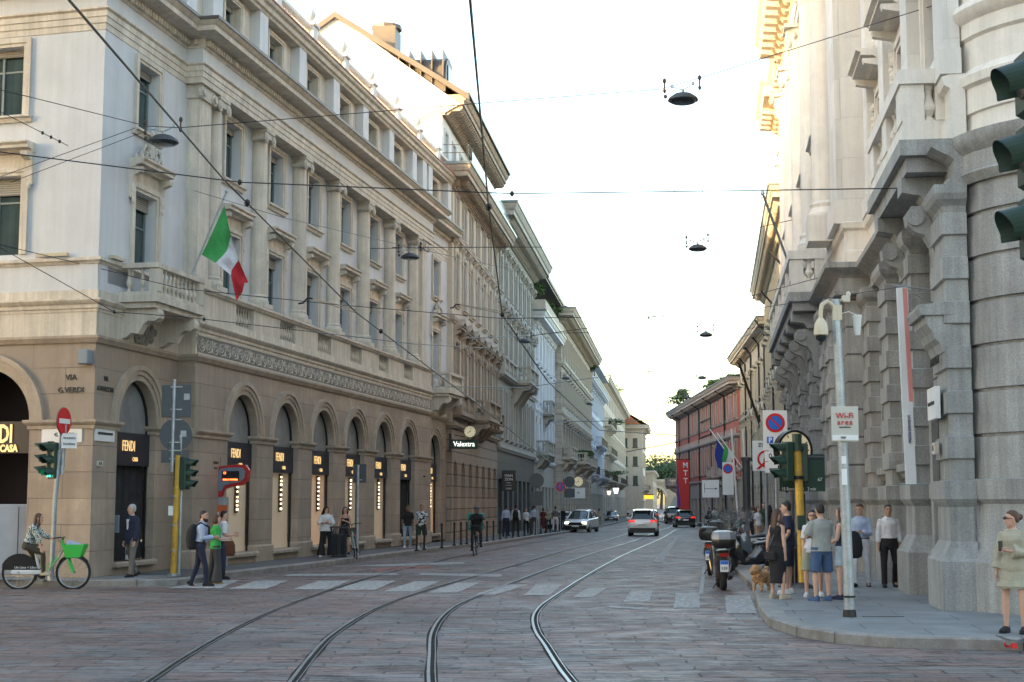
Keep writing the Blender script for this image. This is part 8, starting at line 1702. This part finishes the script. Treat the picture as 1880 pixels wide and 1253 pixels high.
P, I = person(gp(1550,1101), 310, 1.74, 'curly haired woman in a dark tank top and pale denim skirt behind the pole', ('tank','cl_navy'), ('mini','cl_ldenim'), 'cl_navy', ('long','brown'), fem=True, arms=[((.2,-.1,-1),(-.25,.55,-.6)),((.2,.1,-1),(-.2,.9,-.3))], look=-15)
o = wp(I, I['T'](.20,-.14,.10)); e = empty('backpack', o, R(40), 'black backpack hanging from the curly haired woman beside the pole', 'backpack'); b = MB(); b.loft([ell(V3(0,y_,z), rx, ry, V3(0,0,1), V3(0,1,0)) for z, rx, ry, y_ in ((-.26,.10,.05,0),(-.23,.15,.09,-.01),(-.08,.16,.11,-.02),(.10,.15,.10,-.01),(.20,.12,.07,.01),(.24,.05,.03,.02))]); fuse(b, 'bag', M['cl_black'], e, .014)
person(gp(1582,1078), 200, 1.80, 'man in a pale blue shirt and white trousers looking at his phone', ('shirt','cl_lblue'), ('trousers','cl_white'), 'cl_black', ('short','brown'), arms=[((.15,.05,-1),(-.3,.9,.1)),((.15,.05,-1),(-.5,.8,.1))], legs=WALKS, look=10, tilt=12)
person(gp(1634,1079), 183, 1.78, 'man in a white shirt and black trousers walking towards the camera', ('shirt','cl_white'), ('trousers','cl_black'), 'cl_black', ('short','dark'), skin='skin2', legs=[((.05,.10,-1),(.0,.0,-1)),((.10,-.02,-1),(.02,-.5,-1))], arms=[((.20,.05,-1),(.02,.15,-1)),((.20,-.05,-1),(.04,.15,-1))], sleeve=.85)
P, I = person(gp(1866,1163), 215, 1.72, 'woman in sunglasses and a sage green wrap dress at the right edge', ('tunic','cl_sand'), ('mini','cl_sand'), 'cl_black', ('bun','brown'), fem=True, glasses='sun', arms=[((.25,.1,-1),(.12,.10,-1)),((.30,.25,-1),(-.85,.55,.15))], look=60, legs=[((.07,.05,-1),(.02,-.03,-1)),((.06,.15,-1),(.0,-.05,-1))], sleeve=.9)
o = wp(I, I['A'][-1][2]+I['A'][-1][3]*.12); e = empty('phone', o, R(30), 'black phone in the hand of the woman in sunglasses', 'phone'); b = MB(); b.bbox(-.04,.04,-.006,.006,-.02,.12,.003); b.build('body', M['black'], e); b = MB(); b.box(-.035,.035,.0061,.008,-.01,.11); b.build('screen', M['glass'], e)
FR = [(1404,1000,200,1.84,'man in a dark green t-shirt and beige shorts in the crowd behind the scooters',('tee','cl_dgreen'),('shorts','cl_khaki'),('short','brown'),'skin',0),
 (1392,1002,150,1.66,'woman in a patterned dress in the crowd behind the scooters',('tee','cl_white'),('skirt','cl_khaki'),('long','brown'),'skin',1),
 (1384,998,20,1.70,'woman in black among the crowd by the green column',('tee','cl_black'),('midi','cl_black'),('bob','brown'),'skin',1),
 (1414,1006,340,1.72,'person in dark clothes between the sign posts',('shirt','cl_black'),('trousers','cl_black'),('long','dark'),'skin2',1),
 (1352,978,180,1.7,'person in a dark top beyond the sign stack',('tee','cl_dkgrey'),('trousers','cl_black'),('short','dark'),'skin',0),
 (1326,972,190,1.72,'small distant woman in black on the far right pavement',('tee','cl_black'),('trousers','cl_black'),('long','dark'),'skin',1),
 (1312,968,10,1.74,'small distant person in white on the far right pavement',('shirt','cl_white'),('trousers','cl_dkgrey'),('short','brown'),'skin',0),
 (1303,966,0,1.74,'small distant person in dark grey near the diagram sign',('shirt','cl_dkgrey'),('trousers','cl_black'),('short','dark'),'skin',0),
 (1365,985,10,1.7,'woman in a flowered top by the thick green column',('tee','cl_floral'),('trousers','cl_navy'),('long','brown'),'skin',1)]
for px, py, hd, h_, lab, tp, bt_, hr, sk, fm in FR: person(gp(px,py), hd, h_, lab, tp, bt_, 'cl_black', hr, skin=sk, fem=bool(fm), lod=2, legs=WALKS)
# -- dog on a lead
g_ = gp(1398,1086); dg = empty('dog', g_, R(150), 'fluffy apricot coloured small dog on a lead at the right kerb', 'dog'); b = MB(); rn = random.Random(8)
b.tube([(0,-.24,.27),(0,-.12,.30),(0,.06,.29),(0,.18,.30),(0,.24,.36)], [.07,.11,.11,.12,.08], 10); b.ball((0,.30,.45), .095,.105,.095, 10, 7); b.tube([(0,.36,.43),(0,.44,.41)], [.045,.035], 8)
for s_ in (-1,1):
    b.tube([(s_*.07,.16,.25),(s_*.075,.18,.12),(s_*.075,.20,.02)], [.05,.035,.035], 8); b.tube([(s_*.07,-.18,.26),(s_*.08,-.14,.15),(s_*.08,-.22,.09),(s_*.08,-.19,.02)], [.065,.045,.03,.035], 8); b.ball((s_*.09,.30,.42), .03,.05,.075, 8, 5)
b.tube([(0,-.26,.32),(0,-.34,.40),(0,-.32,.48)], [.03,.04,.045], 8)
for k in range(150):
    a = rn.uniform(0,6.28); t = rn.uniform(-.24,.30); b.ball((.11*math.cos(a), t, .29+.10*math.sin(a)+(.12 if t > .24 else 0)), .028,.028,.034, 5, 4)
fuse(b, 'body', mat('apricot_fur', (.42,.24,.11), .95, .3, 14, .2, bump=.6, bs=60), dg, .014); b = MB(); b.ball((0,.47,.42), .014, n=6, m=4); b.ball((.04,.38,.47), .011, n=6, m=4); b.ball((-.04,.38,.47), .011, n=6, m=4); b.build('nose_and_eyes', M['black'], dg)
nk = Vector(dg.location)+Matrix.Rotation(R(150),3,'Z') @ Vector((0,.2,.42)); b = MB(); b.tube([nk, nk.lerp(hand,.5)-Vector((0,0,.08)), hand], .007, 5); tag(b.build('dog_lead', M['black'], None), 'thin dark lead between the dog and the woman in black', 'lead')
# ================================================================ PLANTS AND TREES
def leafmass(b, c, rx, ry, rz, n, size, seed, lumps=6):
    rn = random.Random(seed); C = [(c[0]+rn.uniform(-.55,.55)*rx, c[1]+rn.uniform(-.55,.55)*ry, c[2]+rn.uniform(-.5,.6)*rz, rn.uniform(.4,.65)) for _ in range(lumps)]
    for i in range(n):
        cx_, cy_, cz_, q = rn.choice(C); v = Vector((rn.gauss(0,1), rn.gauss(0,1), rn.gauss(0,1))).normalized()*rn.uniform(.5,1.08)
        p = Vector((cx_+v.x*rx*q, cy_+v.y*ry*q, cz_+v.z*rz*q)); a = Vector((rn.gauss(0,1),rn.gauss(0,1),rn.gauss(0,.6))).normalized()*size*rn.uniform(.6,1.3); d = a.cross(Vector((rn.gauss(0,1),rn.gauss(0,1),rn.gauss(0,1)))).normalized()*size*.45
        b.add([p-a, p+d, p+a, p-d], [(0,1,2,3)])
def tree(name, x, y, H, R_, label, n, size, m='leaf', seed=1, z=None, cat='tree', group=None, lumps=9, parentloc=None):
    z = gz(y) if z is None else z; r = empty(name, (x, y, z), 0, label, cat, group); b = MB(); rn = random.Random(seed); b.tube([(0,0,0),(.02*H,0,H*.3),(0,0,H*.6)], [H*.035,H*.025,H*.012], 7)
    for k in range(5): a = rn.uniform(0,6.28); b.tube([(0,0,H*(.3+.06*k)),(math.cos(a)*R_*.6, math.sin(a)*R_*.6, H*(.55+.07*k))], [H*.012,H*.004], 5)
    b.build('trunk', M['bark'], r); b = MB(); leafmass(b, (0,0,H*.66), R_, R_, H*.36, n, size, seed, lumps); b.build('crown', M[m], r); return r
for i, (px, dy, H_, rr) in enumerate(((1195,40,26,9),(1212,30,32,12),(1226,55,34,13),(1240,35,29,11),(1183,70,28,10),(1252,60,30,11))):
    Y = 670+dy; tree('tree', (px-940)/FPX*Y, Y, H_*.74, rr*.85, ['leftmost green tree above the city gate','tree directly behind the city gate arch','tallest round tree above the city gate','right-hand tree beside the city gate','tree peeping beyond the orange roofed house','tree mostly hidden behind the red palace corner'][i], 2600, .75, 'leafd', seed=i+3, group='trees behind the city gate')
def roofplant(P_, lx, ly, lz, H_, R_, label, n=500, size=.12, m='leaf', seed=1): q = P_.matrix_basis @ Vector((lx, ly, lz)); return tree('roof_shrub', q.x, q.y, H_, R_, label, n, size, m, seed, z=q.z, cat='shrub', lumps=5)
roofplant(PD, .5, -.1, 16.7, 2.6, .9, 'bright green leafy shrub at the near end of the white palace terrace', 700, .13); roofplant(PD, 8, -.2, 16.8, 1.8, .9, 'middle green shrub on the white palace terrace', 500, .12, seed=2); roofplant(PD, 13, -.3, 16.8, 2.0, 1.1, 'far green shrub spilling over the white palace terrace', 500, .13, seed=5)
roofplant(PE, 20, -.9, 6.3, 1.3, 1.2, 'yellowish bush on the lower balcony of the ashlar palace', 500, .12, seed=6); roofplant(PE, 23.5, -.9, 6.3, 1.5, 1.2, 'green bush next to the yellowish one on the ashlar balcony', 500, .12, 'leafd', seed=7); roofplant(PE, 45, -.5, 17.2, 1.7, .6, 'small shrub at the far end of the ashlar palace eaves', 300, .12, seed=8)
for k in range(7): roofplant(PF, 6+k*3.4, .6, 19.9-.5*0, 3.4, .9, ['first','second','third','fourth','fifth','sixth','seventh'][k]+' conifer from the near end of the pale blue palace roof', 300, .18, 'leafd', seed=20+k)
roofplant(PG, 44, .3, 21.6, 2.4, 2.6, 'first green clump on the loggia house roof', 400, .22, seed=31); roofplant(PG, 54, .3, 21.6, 2.2, 2.8, 'second green clump on the loggia house roof', 400, .22, seed=32); roofplant(PG, 18, -.9, 14.3, 1.8, 2.2, 'green plants on the top iron balcony of the loggia house', 400, .22, seed=33); roofplant(PG, 14, -1.1, 6.1, 1.5, 2.5, 'plants along the lower iron balcony of the loggia house', 400, .18, seed=34)
q = PR.matrix_basis @ Vector((1.5, .5, 15)); tree('roof_tree', q.x, q.y, 3.4, 1.5, 'round bushy tree on the far corner of the red palace roof', 900, .22, 'leafd', 41, z=q.z, cat='tree', lumps=7)
for k, lx in enumerate((36, 41, 45, 49)): roofplant(PR, lx, .4, 15.0, 1.3, 1.5, ['fourth','third','second','nearest'][k]+' green plant along the red palace roof terrace', 400, .2, seed=50+k)
